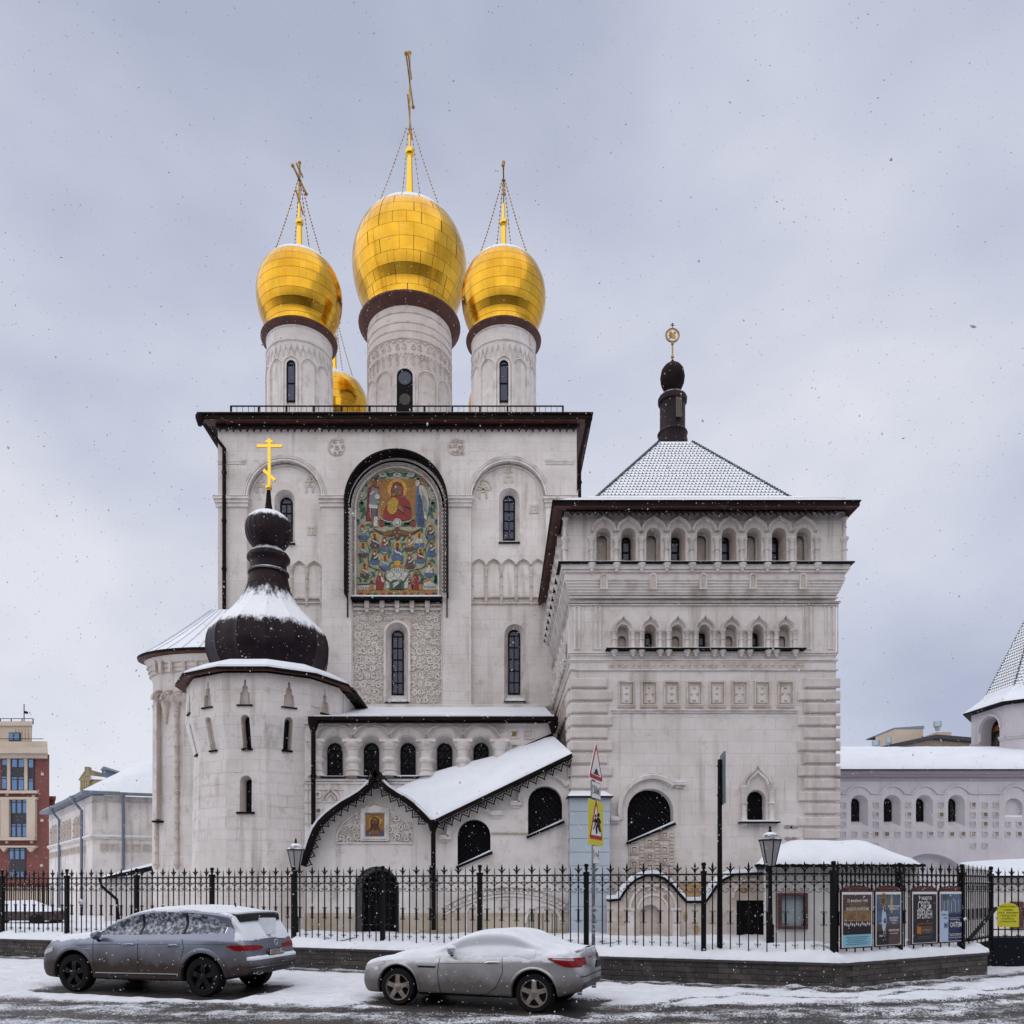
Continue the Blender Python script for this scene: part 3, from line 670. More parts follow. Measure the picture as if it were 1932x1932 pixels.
# medallions: halo, head, robe, scroll, leafy cup
robes = ['grey', 'brown', 'red', 'blue', 'ochre', 'white', 'brown', 'grey', 'dark']
for i, (x, y) in enumerate([(255, 885), (427, 1010), (570, 1050), (750, 1150), (922, 1050), (1062, 1000), (1222, 885), (262, 1140), (425, 1240), (575, 1320), (922, 1300), (1080, 1220), (1232, 1130), (285, 1430), (1205, 1420)]):
    s_ = 1.25 if x == 750 else 1
    mcirc('blue' if i % 3 != 1 else 'brown', x, y+118*s_, 74*s_, 2, 46*s_, n=10); mcirc('grey', x, y+96*s_, 66*s_, 2.3, 14*s_, n=10)
    mcirc('halo' if i % 2 else 'ochre', x, y-14*s_, 42*s_, 2.6, 46*s_, n=14)
    mpoly(robes[i % 9], [(x-52*s_, y+100*s_), (x-44*s_, y+40*s_), (x-14*s_, y+14*s_), (x+14*s_, y+14*s_), (x+44*s_, y+44*s_), (x+50*s_, y+100*s_)], 3.4)
    mcirc('skin', x, y-12*s_, 21*s_, 4.2, 26*s_, n=10); mcirc('brown' if i % 2 else 'white', x, y+14*s_, 14*s_, 5, 22*s_, n=8); mcirc('brown', x, y-32*s_, 20*s_, 5, 10*s_, n=8)
    mrib('white', [(x-30*s_, y+40*s_), (x-6*s_, y+66*s_), (x+30*s_, y+72*s_), (x+46*s_, y+96*s_)] if i % 2 else [(x+50*s_, y+28*s_), (x+22*s_, y+60*s_), (x-10*s_, y+74*s_)], 18*s_, 5)
for x, y, a in ((640, 1030, 0), (860, 1030, 2.6), (640, 1190, 1.2), (850, 1180, .6), (500, 1180, 2), (1000, 1160, .7), (370, 920, .3), (1110, 930, 2.8), (240, 1330, 2), (1260, 1330, 1.2), (420, 1520, 1.6), (1080, 1530, 1), (650, 1370, 0), (820, 1390, 3), (320, 1620, 2.8), (230, 1600, 1.7), (660, 1110, 2.4), (840, 1090, .6), (640, 1290, 2.8), (350, 820, 1)): mleaf('green', x, y, 66, a); mleaf('green', x, y, 60, a+1.7)
# church, people and walls at the foot
mpoly('white', [(590, 1740), (590, 1560), (608, 1500), (890, 1500), (905, 1560), (905, 1740)], 3); mpoly('white', [(660, 1500), (660, 1440), (850, 1440), (850, 1500)], 3.4); mpoly('ochre', [(635, 1460), (690, 1415), (750, 1350), (815, 1410), (865, 1460), (760, 1440)], 4.5); mcirc('halo', 750, 1385, 44, 5.2, 38)
for x in (650, 755, 860):
    mcirc('grey', x, 1545, 52, 3.8, 44, n=14); mcirc('white', x, 1550, 44, 4.4, 38, n=14)
for i in range(6): mpoly('grey', [(672+i*30, 1450), (684+i*30, 1450), (684+i*30, 1492), (672+i*30, 1492)], 4.4)
mpoly('green', [(640, 1760), (640, 1670), (690, 1620), (820, 1620), (850, 1670), (850, 1760)], 5); mpoly('dark', [(700, 1760), (700, 1660), (750, 1630), (810, 1660), (810, 1760)], 5.6); mrib('white', [(690, 1690), (740, 1665), (790, 1645), (730, 1700), (690, 1725)], 22, 6.4)
mrib('brown', [(560, 1560), (610, 1630), (690, 1680)], 14, 6); mrib('brown', [(900, 1560), (860, 1630), (790, 1690)], 14, 6)
for x, sg in ((505, 1), (1010, -1)):
    mcirc('ochre', x, 1520, 36, 3, 40); mpoly('red', [(x-55, 1760), (x-62, 1620), (x-30, 1550), (x+30, 1550), (x+56, 1640), (x+44, 1760)], 4); mcirc('skin', x, 1520, 20, 4.4, 26); mcirc('white' if sg > 0 else 'brown', x, 1545, 18, 5, 20); mpoly('white' if sg > 0 else 'ochre', [(x+sg*10, 1570), (x+sg*50, 1600), (x+sg*60, 1660), (x+sg*20, 1650)], 5)
mpoly('white', [(178, 1760), (178, 1700), (350, 1690), (440, 1690), (440, 1760)], 2.5); mpoly('brown', [(178, 1700), (178, 1680), (440, 1670), (440, 1690)], 3); mpoly('white', [(1120, 1760), (1120, 1640), (1250, 1640), (1325, 1700), (1325, 1760)], 2.5)
mcirc('ochre', 1190, 1620, 30, 3.4, 26); mcirc('ochre', 1240, 1645, 16, 3.4); mcirc('ochre', 1145, 1645, 16, 3.4)
for x in (385, 940, 1090): mpoly('ochre', [(x-34, 1765), (x-30, 1680), (x+30, 1680), (x+34, 1765)], 4); mpoly('brown', [(x-40, 1682), (x, 1615), (x+40, 1682)], 4.6)
for x in (1290, 1310, 1110): mcirc('green', x, 1560+x % 40, 22, 3, 36); mcirc('green', x-6, 1640, 24, 3, 34)
for i in range(7): mcirc('grey', 200+i*34, 1735, 10, 3.4, 18, n=8); mcirc('grey', 1140+i*26, 1720, 9, 3.4, 18, n=8)
mpoly('ochre', [(178, 1880), (178, 1762), (1322, 1762), (1322, 1880)], 2)
for i in range(11): mcirc(('red', 'brown', 'green')[i % 3], 230+i*104, 1820+(i % 2)*10, 36, 3, 24, n=5, a0=i); mleaf('green' if i % 2 else 'brown', 250+i*104, 1830, 44, -1+i)
NM = dict(gold='gold_ground', halo='halo', red='red_robe', yellow='yellow_robe', blue='blue_piece', green='vine', white='white_piece', brown='brown_piece', skin='face', dark='dark_piece', grey='grey_piece', ochre='ochre_piece')
for k, m_ in ml.d.items(): part(NM[k], m_, CM[k], mosaic)

# ---- roof, eaves, railing, pipes
EX0, EX1, EY = X(374, 30.55), X(1117, 30.55), 30.55
mb = MB(); zs0, zs1 = 20.1, 20.3
mb.box(EX0, EX1, EY, 46.5, zs0, zs1); mb.box(EX0-.04, EX1+.04, EY-.06, 46.5, zs1-.05, zs1+.01)
part('eaves', mb, M['brown'], cath)
mb = MB(); mb.box(EX0+.04, EX1-.04, EY+.04, Y0+.05, zs0-.02, zs0-.003); mb.box(xr, EX1-.04, Y0+.05, 46, zs0-.02, zs0-.003); mb.box(xl-.06, xr+.1, Y0-.1, Y0+.02, zs0-.16, zs0-.02)
part('soffit', mb, M['soffit'], cath)
mb = MB()
ro = [(EX0, EY), (EX1, EY), (EX1, 46.5), (EX0, 46.5)]; ri = [(-10, 33), (2, 33), (2, 44.5), (-10, 44.5)]
mb.loft([[(x, y, 20.312) for x, y in ro], [(x, y, 20.35) for x, y in ro], [(x, y, 20.75) for x, y in ri]], cap1=True); part('roof', mb, M['snowroof'], cath)
mb = MB(); valance(mb, [(xl, zs0-.05), (xr, zs0-.05)], .26, .27, Y0-.16); part('lace_edging', mb, M['blackp'], cath, kind='stuff')
mb = MB(); ry = 31.4; rx0, rx1 = X(436, ry), X(1062, ry)
mb.box(rx0, rx1, ry-.02, ry+.02, 21.06, 21.1); mb.box(rx0, rx1, ry-.015, ry+.015, 20.75, 20.78)
for i in range(58): x = rx0+(rx1-rx0)*i/57; mb.box(x-.008, x+.008, ry-.008, ry+.008, 20.5, 21.07)
for i in range(13): x = rx0+(rx1-rx0)*i/12; mb.box(x-.035, x+.035, ry-.03, ry+.03, 20.4, 21.09); mb.tube([(x+.1, ry-.2, 20.4), (x, ry, 20.95)], .02, 4)
part('roof_railing', mb, M['blackp'], cath)
def pipe(pts, r, root, m='brown', name='downpipe', rings=True):
    mb = MB(); mb.tube(pts, r, 8)
    z0, z1 = pts[-1][2], pts[-2][2]
    if rings:
        n = int(abs(z1-z0)/1.6)
        for i in range(n): z = z0+(z1-z0)*(i+.5)/n; x, y = pts[-1][0], pts[-1][1]; mb.lathe(x, y, [(r*1.35, z-.04), (r*1.35, z+.04)], 8)
    x, y, z = pts[0]; mb.lathe(x, y, [(r, z-.35), (r*2.3, z-.05), (r*2.3, z+.03)], 8)
    return part(name, mb, M[m], root, smooth=40)
q = lambda u, v, Y: (X(u, Y), Y, Z(v, Y))
pipe([q(377, 786, 30.6), q(380, 795, 30.6), q(407, 826, 30.7), q(423, 846, 30.85), q(423, 1210, 30.85)], .075, cath)
pipe([q(1110, 788, 30.7), q(1108, 800, 30.7), q(1093.5, 868, 31.1), q(1093.5, 952, 31.1)], .07, cath)

# ---- drums and domes
def bend(mb, cx, cy, r):
    o = MB(); o.f = mb.f; o.m = mb.m
    for x, y, z in mb.v: a = x/r; q_ = r-y; o.v.append((cx+q_*sin(a), cy-q_*cos(a), z))
    return o
DP = [(2.10, 29.22), (2.08, 29.5), (2.12, 29.8), (2.24, 30.2), (2.42, 30.65), (2.58, 31.15), (2.70, 31.75), (2.75, 32.4), (2.71, 33.0), (2.56, 33.6), (2.30, 34.2), (1.92, 34.72), (1.42, 35.12), (.82, 35.4), (.2, 35.55)]; DP = [(r, 29.22+(z-29.22)*.885) for r, z in DP]      # rounder, lower crown
def dome(name, cx, cy, s, zb0, label, single, cross_rot):
    prof = [(r*s, zb0+(z-29.22)*s) for r, z in DP]
    mb = MB(); mb.lathe(cx, cy, [(r-.018, z) for r, z in prof], 48); d = part('dome', mb, M['seam'], cath, smooth=60)
    if label: d['label'] = label
    nseg = 52 if single else 40; rest = MB(); da = 2*pi/nseg
    for i in range(len(prof)-1):
        (r0, z0), (r1, z1) = prof[i], prof[i+1]
        g = .007; gv = .0018
        a_ = da/2-gv/max(r0, .2); a2 = da/2-gv/max(r1, .2)
        if r1 < .5*s and i > 11:
            a_, a2 = da/2*.98, da/2*.98
        pts = []
        rm = (r0+r1)/2; zm = (z0+z1)/2
        if 0 < i < len(prof)-2:       # bulge of the arc at mid height
            ra, rb = prof[i-1][0], prof[i+2][0]; rm = (-ra+9*r0+9*r1-rb)/16
        def row(r, z, aa): return [(r*sin(t*aa), -r*cos(t*aa), z) for t in (-1, -.33, .33, 1)]
        e0 = g/max(sqrt((r1-r0)**2+(z1-z0)**2), .1)
        lo = row(r0+(r1-r0)*e0, z0+(z1-z0)*e0, a_); mi_ = row(rm, zm, (a_+a2)/2); hi = row(r1-(r1-r0)*e0, z1-(z1-z0)*e0, a2)
        pm_ = MB(); pm_.loft([lo, mi_, hi], closed=False)
        shared = mesh_of('panel', pm_, M['gold'], smooth=60, fix=False) if single else None
        if shared: pass
        for k in range(nseg):
            an = k*da; off = (an+pi) % (2*pi)-pi
            if single and abs(off) < 10.6*da and i < 13:
                piece('panel', shared, d, (cx, cy, 0), (0, R.uniform(-.0008, .0008), an))
            else:
                T = Matrix.Translation((cx, cy, 0)) @ Matrix.Rotation(an, 4, 'Z')
                rest.add(pm_.v, pm_.f, 0, T)
    part('panel', rest, M['gold'], d, smooth=60, kind='stuff')
    # brown flared skirt under the dome
    mb = MB(); mb.lathe(cx, cy, [(1.99*s, zb0-.42*s), (2.12*s, zb0-.36*s), (2.44*s, zb0-.10*s), (2.46*s, zb0-.02), (2.12*s, zb0+.05)], 40, cap=False); part('dome_skirt', mb, M['soffit'], cath, smooth=30)
    # spire, ball, cross, chains
    zt2 = prof[-1][1]-.15*s; sh = (3.0 if single else 1.55)
    mb = MB(); mb.lathe(cx, cy, [(.32*s*1.1, zt2), (.24*s*1.1, zt2+.35*s), (.15*s*1.2, zt2+.9*s), (.11, zt2+sh-.2)], 16); mb.ball(cx, cy, zt2+sh, .235 if single else .175, 16); mb.tube([(cx, cy, zt2+sh), (cx, cy, zt2+sh+.8)], .06, 8)
    part('spire', mb, M['gold_plain'], cath, smooth=40)
    H = 4.7 if single else 2.6; zc0 = zt2+sh+(.1 if single else 0); T = Matrix.Translation((cx, cy, 0)) @ Matrix.Rotation(cross_rot, 4, 'Z'); t = .055 if single else .045
    mb = MB(); mb.box(-t, t, -t*.6, t*.6, zc0, zc0+H, T=T)
    aw = H*.27; mb.box(-aw, aw, -t*.55, t*.55, zc0+H*.70, zc0+H*.70+2.2*t, T=T); mb.box(-aw*.5, aw*.5, -t*.5, t*.5, zc0+H*.86, zc0+H*.86+1.8*t, T=T)
    T2 = T @ Matrix.Translation((0, 0, zc0+H*.34)) @ Matrix.Rotation(.5, 4, 'Y'); mb.box(-aw*.65, aw*.65, -t*.5, t*.5, -t, t, T=T2)
    for x, z in ((-aw, zc0+H*.71), (aw, zc0+H*.71), (0, zc0+H)):
        p = T @ Vector((x, 0, z)); mb.ball(*p, t*1.7, 8)
    part('cross', mb, M['gold_dull'] if single else M['gold_dull'], cath)
    n = 26
    for sx, sy in ((-1, -.4), (1, -.4), (-.45, .5), (.5, .55)):
        mb = MB(); a = Vector((cx+sx*.06, cy+sy*.06, zc0+H*(.56 if single else .70))) if not single else Vector((cx+sx*.05, cy+sy*.05, zc0+H*.22))
        if single: a.x += sx*.12
        rr = 1.75*s*(1 if abs(sx) == 1 else .9); b = Vector((cx+sx*rr, cy+sy*rr, prof[10][1]+.12*s))
        pts = [a.lerp(b, i/n)+Vector((0, 0, -.16*sin(pi*i/n))) for i in range(n+1)]
        mb.tube(pts, .011, 4)
        for i in range(0, n, 1): mb.ball(*pts[i], .034, 6)
        part('chain', mb, M['gold_dull'], cath)
def drum(cx, cy, r, z0, z1, big, detail=True):
    mb = MB(); mb.lathe(cx, cy, [(r, z0), (r, z1)], 64, cap=False)
    o = part('drum', mb, M['wall'], cath, smooth=30)
    if not detail: return
    mb = MB(); nar = 12; sp = 2*pi*r/nar
    rings = ((28.5, .04), (28.05, .04), (27.68, .035), (27.3, .05)) if big else ((24.92, .05), (25.5, .04))
    for z, p in rings: mb.lathe(cx, cy, [(r, z-.05), (r+p, z-.03), (r+p, z+.03), (r, z+.05)], 64, cap=False)
    fl = MB(); zt3 = 25.95 if big else 24.2
    for k in range(-3, 4):
        x = k*sp; rr = sp*.42
        for q0, q1, pr in ((rr*.86, rr*.96, .03), (rr*1.04, rr*1.18, .05)):
            archband(fl, x, zt3-sp*.5, q0, q1, -pr, .02, 14, tip=0 if big else .05)
        for sg in (-1, 1): fl.box(x+sg*rr*.91-.02, x+sg*rr*.91+.02, -.03, .02, z0, zt3-sp*.5)
        fl.box(x+sp/2-.055, x+sp/2+.055, -.06, .02, z0, zt3-sp*.5+.1)
        if not big:
            for j in range(3):
                x2 = x+(j-1)*sp/3; fl.ribbon([(x2-sp/6, 24.25), (x2, 24.62), (x2+sp/6, 24.25)], .03, -.035, .02); fl.ribbon([(x2-sp/6, 24.36), (x2, 24.73), (x2+sp/6, 24.36)], .02, -.025, .02)
    if big:
        for k in range(-9, 10):
            x = k*.36
            for dz, h in ((26.9, 1), (26.5, -1)):
                fl.ribbon(spiral(x, dz, .15, 1.57*h, (-1)**k, 1.15, 12), .028, -.045, .02)
            fl.ribbon([(x-.17, 27.1), (x, 27.25), (x+.17, 27.1)], .025, -.04, .02); fl.ribbon([(x-.17, 26.62), (x, 26.2), (x+.17, 26.62)], .03, -.04, .02)
            fl.ribbon([(x-.09, 26.2), (x, 26.05), (x+.09, 26.2)], .025, -.04, .02)
    fb = bend(fl, cx, cy, r); mb.add(fb.v, fb.f)
    part('drum_moulding', mb, M['trim'], cath, smooth=40)
    rv = MB(); w_ = .74 if big else .37
    za, zb3 = (22.6, 25.86) if big else (22.28, 24.0)
    if big:
        f = MB(); f.plate(arch(cx, za, w_, zb3), [], cy-r-.05, cy-r+.1); wo_ = part('window', f, M['blackp'], cath)
        for z in (25.42, 23.55, 24.45):
            qd = MB(); rr = .3 if z != 24.45 else .26
            qd.plate([(cx+rr*cos(2*pi*i/24), z+rr*sin(2*pi*i/24)) for i in range(24)], [], cy-r-.065, cy-r-.04); part('pane', qd, M['glass_blue'] if z != 24.45 else M['bronze'], wo_)
        archband(rv, cx, zb3-w_/2, w_/2, w_/2+.1, cy-r-.09, cy-r+.1); 
        for sg in (-1, 1): rv.box(cx+sg*(w_/2+.05)-.05, cx+sg*(w_/2+.05)+.05, cy-r-.09, cy-r+.1, z0, zb3-w_/2)
    else:
        window(cath, rv, cx, za, w_, zb3, cy-r-.04, .03, rows=2, cols=1, bar=.035)
        archband(rv, cx, zb3-w_/2, w_/2, w_/2+.08, cy-r-.07, cy-r+.1)
        for sg in (-1, 1): rv.box(cx+sg*(w_/2+.04)-.04, cx+sg*(w_/2+.04)+.04, cy-r-.07, cy-r+.1, z0, zb3-w_/2)
    part('window_frame', rv, M['trim'], cath)
drum(-4.23, 38.5, 2.0, 20.3, 28.9, True); dome('d', -4.23, 38.5, 1, 29.22, 'largest golden dome, above the middle drum', True, radians(88.5))
for cx, cy, l, rt in ((-8.57, 34.5, 'golden dome at the front left', 80), (.28, 34.5, 'golden dome at the front right', 88), (-8.69, 42.5, 'golden dome at the rear left, half hidden', 80), (.28, 42.5, 'golden dome at the rear right, almost hidden', 85)):
    drum(cx, cy, 1.37, 20.3, 25.6, False, cy < 40); dome('d', cx, cy, .664, 25.75, l, False, radians(rt))

# unseen block of flats, added behind the camera to darken the domes' reflections
ob = thing('added_apartment_block', (0, -16, 0), 'unseen dark brown apartment block, added behind the camera to darken the reflections in the golden domes', 'building')
mb = MB(); mb.box(-48, 52, -30, -16, 0, 15); part('wall', mb, mat('dark_ochre_stucco', (.16, .105, .07), .9, col2=(.10, .07, .05), scale=.3), ob)
mb = MB(); mb.box(-48.5, 52.5, -30.5, -15.4, 15, 15.5); part('cornice', mb, M['brown'], ob)
mb = MB()
for i in range(32):
    for j in range(3): x = -46+i*3.1; mb.box(x-.65, x+.65, -16.05, -15.98, 2+j*3.9, 4.2+j*3.9)
part('window', mb, M['glass'], ob, kind='stuff')
# ------------------------------------------------------------------ entrance tower (square, tent roof)
TC = Vector((6.22, 28.0)); TW = 24.0
tower = thing('entrance_tower', (TC.x, TW, YG), 'square white tower with snow dusted tent roof and two arcades, right of the cathedral', 'tower')
TL = Matrix.Translation((TC.x, TC.y, 0)) @ Matrix.Rotation(-pi/2, 4, 'Z') @ Matrix.Translation((-TC.x, -TC.y, 0))
def rbox(mb, hw, z0, z1): mb.box(TC.x-hw, TC.x+hw, TC.y-hw, TC.y+hw, z0, z1)
YT = 23.8
def gz(y, Y=TW): return P(cG, 0, y, Y)[1]
def gx(x, Y=TW): return P(cG, x, 0, Y)[0]
def dz(y, Y=YT): return P(cD, 0, y, Y)[1]
def dx(x, Y=YT): return P(cD, x, 0, Y)[0]
w1 = MB(); hs = []
LC = [540, 707, 875, 1043, 1208, 1375, 1540]
for x in LC: hs.append(arch(gx(x), gz(312), gx(36)-gx(-36), gz(150)))
def slant_arch(xl_, xr_, ytop, ybl, ybr, Y):
    a, b = gx(xl_, Y), gx(xr_, Y); r = (b-a)/2; zs = gz(ytop, Y)-r
    return [(a, gz(ybl, Y)), (b, gz(ybr, Y))]+[((a+b)/2+r*cos(pi*i/16), zs+r*sin(pi*i/16)) for i in range(17)]
hs.append(slant_arch(565, 850, 1168, 1503, 1380, TW)); hs.append(arch(gx(1364), gz(1372), gx(1424)-gx(1304), gz(1175)))
zsplit = gz(20)
w1.plate([(TC.x-4, .2), (TC.x+4, .2), (TC.x+4, zsplit), (TC.x-4, zsplit)], hs, TW, TW+.5); w1.box(TC.x-4, TC.x+4, TW+.5, 32, .2, zsplit-.001)
# chipped-in hole backs
zt0, zt1 = dz(1487), dz(1112)+.1
hs = []; TCX = [397, 545, 692, 838, 990, 1137, 1285, 1432, 1578]
for x in TCX: hs.append(arch(dx(x), dz(1481), dx(43)-dx(-43), dz(1270)))
w1.plate([(TC.x-4.2, zt0), (TC.x+4.2, zt0), (TC.x+4.2, zt1), (TC.x-4.2, zt1)], hs, YT, YT+.6); w1.box(TC.x-4.2, TC.x+4.2, YT+.6, 32.2, zt0, zt1)
rbox(w1, 4.19, dz(1570), zt0-.01)
part('wall', w1, M['wall'], tower)
mb = MB(); n = 5; za, zb_ = dz(1570), dz(1648)
for i in range(n):
    z1 = za-(za-zb_)*i/n; z0 = za-(za-zb_)*(i+1)/n; rbox(mb, 4.20-.032*i, z0+.03, z1-.004); rbox(mb, 4.17-.032*i, z0-.004, z0+.03)
rbox(mb, 4.03, zb_-.03, zb_-.001); rbox(mb, 4.05, zb_-.12, zb_-.08)
rbox(mb, 4.30, dz(1520), dz(1492)); rbox(mb, 4.25, dz(1535), dz(1521))
for y0_, y1_, p in ((1712, 1718, .10), (1719, 1730, .06)): rbox(mb, 4+p, dz(y1_, TW), dz(y0_, TW))
for y0_, y1_, p in ((322, 332, .06), (333, 345, .03), (368, 376, .05), (377, 383, .03), (430, 438, .05), (12, 20, .10), (21, 28, .06)): rbox(mb, 4+p, gz(y1_), gz(y0_))
mb.box(gx(465), gx(1622), TW-.09, TW+.01, gz(688), gz(680)); mb.box(gx(470), gx(1617), TW-.05, TW+.01, gz(700), gz(689))
for x in (252, 382, 1685, 1827):
    for sg in (-1, 1): mb.box(gx(x+sg*14)-.03, gx(x+sg*14)+.03, TW-.035, TW+.01, gz(308), gz(40))
    mb.box(gx(x-10), gx(x+10), TW-.03, TW+.01, gz(44), gz(38)); mb.box(gx(x-10), gx(x+10), TW-.03, TW+.01, gz(308), gz(302))
for x in (205, 290, 345, 415, 1655, 1720, 1790, 1868): mb.box(gx(x)-.015, gx(x)+.015, TW-.02, TW+.01, gz(318), gz(32))
part('moulding', mb, M['trim'], tower)
mb = MB(); rbox(mb, 4.40, dz(1489), dz(1483)); mb.box(gx(430), gx(1657), TW-.24, TW+.01, gz(317), gz(309)); part('ledge_flashing', mb, M['blackp'], tower)
mb = MB(); rbox(mb, 4.38, dz(1483), dz(1483)+.02); mb.box(gx(435), gx(1650), TW-.22, TW+.01, gz(309), gz(309)+.02); part('ledge_snow', mb, M['snowroof'], tower, kind='stuff')
# niches: top arcade and lower arcade
rv = MB()
for i, x in enumerate(TCX):
    c = dx(x); w_ = dx(43)-dx(-43)
    if i % 2:
        cc = P(cD, x-17, 0, YT+.52)[0]+.0; gz0 = dz(1480, YT+.5)
        window(tower, rv, c, gz0, .26, P(cD, 0, 1335, YT+.52)[1], YT, .52, niche=(c, dz(1481), w_, dz(1270), 'round'), rows=2, cols=1)
        rv.plate(arch(c, dz(1481), w_-.02, dz(1274)), [arch(c, dz(1481)+.01, .26, P(cD, 0, 1335, YT+.52)[1])], YT+.5, YT+.53)
    else:
        rv.plate(arch(c, dz(1481), w_+.02, dz(1268)), [arch(c, dz(1481)+.01, .3, dz(1320, YT+.4))], YT+.34, YT+.37); rv.plate(arch(c, dz(1481), .3, dz(1320, YT+.4)), [], YT+.5, YT+.53)
for i, x in enumerate(LC):
    c = gx(x); w_ = gx(36)-gx(-36)
    if i % 2:
        window(tower, rv, c, gz(312), .22, gz(212, TW+.45), TW, .45, niche=(c, gz(312), w_, gz(150), 'round'), rows=2, cols=1)
        rv.plate(arch(c, gz(312), w_-.02, gz(153)), [arch(c, gz(312)+.01, .22, gz(212, TW+.45))], TW+.44, TW+.47)
    else:
        rv.plate(arch(c, gz(312), w_+.02, gz(148)), [arch(c, gz(312)+.01, .24, gz(205))], TW+.28, TW+.31); rv.plate(arch(c, gz(312), .25, gz(204)), [], TW+.4, TW+.43)
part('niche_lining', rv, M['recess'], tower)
mbc = MB(); column(mbc, 0, 0, 0, 1, .062, 1, 10); colme = mesh_of('column', mbc, M['trim'], smooth=40)
mbc = MB(); corbel(mbc, 0, 0, 0, .11, .25, 10); corme = mesh_of('corbel', mbc, M['trim'], smooth=40)
def keel(r0, r1, tip, pr, name='arch_hood'):
    m_ = MB(); archband(m_, 0, 0, r0, r1, -pr, .02, 24, tip=tip); archband(m_, 0, 0, r0+(r1-r0)*.3, r1-(r1-r0)*.25, -pr-.035, -pr+.01, 24, tip=tip); return mesh_of(name, m_, M['trim'], smooth=35)
k1 = keel(.29, .38, .10, .09); k2 = keel(.24, .33, .13, .08)
def arcade(T, zr=0):
    rot = (0, 0, zr)
    ze0, ze1 = dz(1478), dz(1332)
    for x in (327, 472, 619, 767, 915, 1063, 1210, 1356, 1504, 1650):
        piece('column', colme, tower, T @ Vector((dx(x), YT-.05, ze0)), rot, (1, 1, ze1-ze0)); piece('corbel', corme, tower, T @ Vector((dx(x), YT-.1, dz(1490))), rot)
    for x in TCX: piece('arch_hood', k1, tower, T @ Vector((dx(x), YT, dz(1300)+.02)), rot)
    z0_, z1_ = gz(306), gz(190)
    for x in LC:
        for sg in (-58, 58): piece('column', colme, tower, T @ Vector((gx(x+sg), TW-.06, z0_)), rot, (.9, .9, z1_-z0_)); piece('corbel', corme, tower, T @ Vector((gx(x+sg), TW-.1, gz(318))), rot, (.9, .9, .8))
        piece('arch_hood', k2, tower, T @ Vector((gx(x), TW, gz(190)+.02)), rot)
I4 = Matrix.Identity(4); arcade(I4); arcade(TL, -pi/2)
for x in (dx(172), dx(1815)): piece('column', colme, tower, (x, YT-.03, dz(1478)), (0, 0, 0), (1, 1, dz(1332)-dz(1478))); piece('column', colme, tower, (x, YT-.03, dz(1332)), (0, 0, 0), (.8, .8, dz(1215)-dz(1332)))
# small round niches in the stepped band
for x in (400, 690, 985, 1278, 1573):
    mb = MB(); c = dx(x); mb.plate(arch(c, dz(1632), .22, dz(1535)), [arch(c, dz(1632)+.03, .14, dz(1547))], YT-.03, YT+.01); q_ = part('loophole', mb, M['trim'], tower)
    mb = MB(); mb.plate(arch(c, dz(1632)+.03, .14, dz(1547)), [], YT-.004, YT+.01); part('loophole_recess', mb, M['trim_warm'], q_)
# studs, panels, quoins
mb = MB(); mb.box(-.115, .115, -.02, .02, -.115, .115); mb.add([(-.08, -.02, 0), (0, -.02, -.08), (.08, -.02, 0), (0, -.02, .08), (0, -.07, 0)], [(0, 1, 4), (1, 2, 4), (2, 3, 4), (3, 0, 4)]); stud = mesh_of('diamond_stud', mb, M['trim_warm'])
for T, rz in ((I4, 0), (TL, -pi/2)):
    for i in range(28): piece('diamond_stud', stud, tower, T @ Vector((gx(468+i*43.3), TW-.01, gz(406))), (0, 0, rz))
pms = []
for k in (0, 1):
    mb = MB(); hw, hh = (gx(50)-gx(-50))/2, (gz(503)-gz(657))/2
    mb.plate([(-hw, -hh), (hw, -hh), (hw, hh), (-hw, hh)], [[(-hw+.05, -hh+.05), (hw-.05, -hh+.05), (hw-.05, hh-.05), (-hw+.05, hh-.05)]], -.06, .01)
    mb.plate([(-hw+.08, -hh+.08), (hw-.08, -hh+.08), (hw-.08, hh-.08), (-hw+.08, hh-.08)], [[(-hw+.11, -hh+.11), (hw-.11, -hh+.11), (hw-.11, hh-.11), (-hw+.11, hh-.11)]], -.03, .01)
    mb.box(-hw-.03, hw+.03, -.05, .01, -hh-.05, -hh-.01)
    for x, z in ([(0, .18), (0, 0), (0, -.2)] if k == 0 else [(0, .18), (-.1, 0), (.1, 0), (0, -.2)]):
        mb.add([(x+.06*cos(a), 0, z+.06*sin(a)) for a in [i*pi/4 for i in range(8)]]+[(x, -.06, z)], [(i, (i+1) % 8, 8) for i in range(8)])
    pms.append(mesh_of('stone_panel', mb, M['trim_warm']))
for T, rz in ((I4, 0), (TL, -pi/2)):
    for i, x in enumerate([560, 700, 840, 980, 1120, 1260, 1400, 1545]): piece('stone_panel', pms[i % 2], tower, T @ Vector((gx(x), TW, gz(580))), (0, 0, rz))
qm = {}
def quoin(w_, h_):
    k = (round(w_, 2), round(h_, 2))
    if k not in qm:
        m_ = MB(); m_.box(0, w_, -.06, .01, 0, h_); c = .035
        m_.v = []; m_.f = []; m_.m = []
        m_.loft([[(0, .01, 0), (w_, .01, 0), (w_, .01, h_), (0, .01, h_)], [(0, -.05, 0), (w_, -.05, 0), (w_, -.05, h_), (0, -.05, h_)], [(c, -.085, c), (w_-c, -.085, c), (w_-c, -.085, h_-c), (c, -.085, h_-c)]], cap1=True)
        qm[k] = mesh_of('quoin_block', m_, M['quoin'])
    return qm[k]
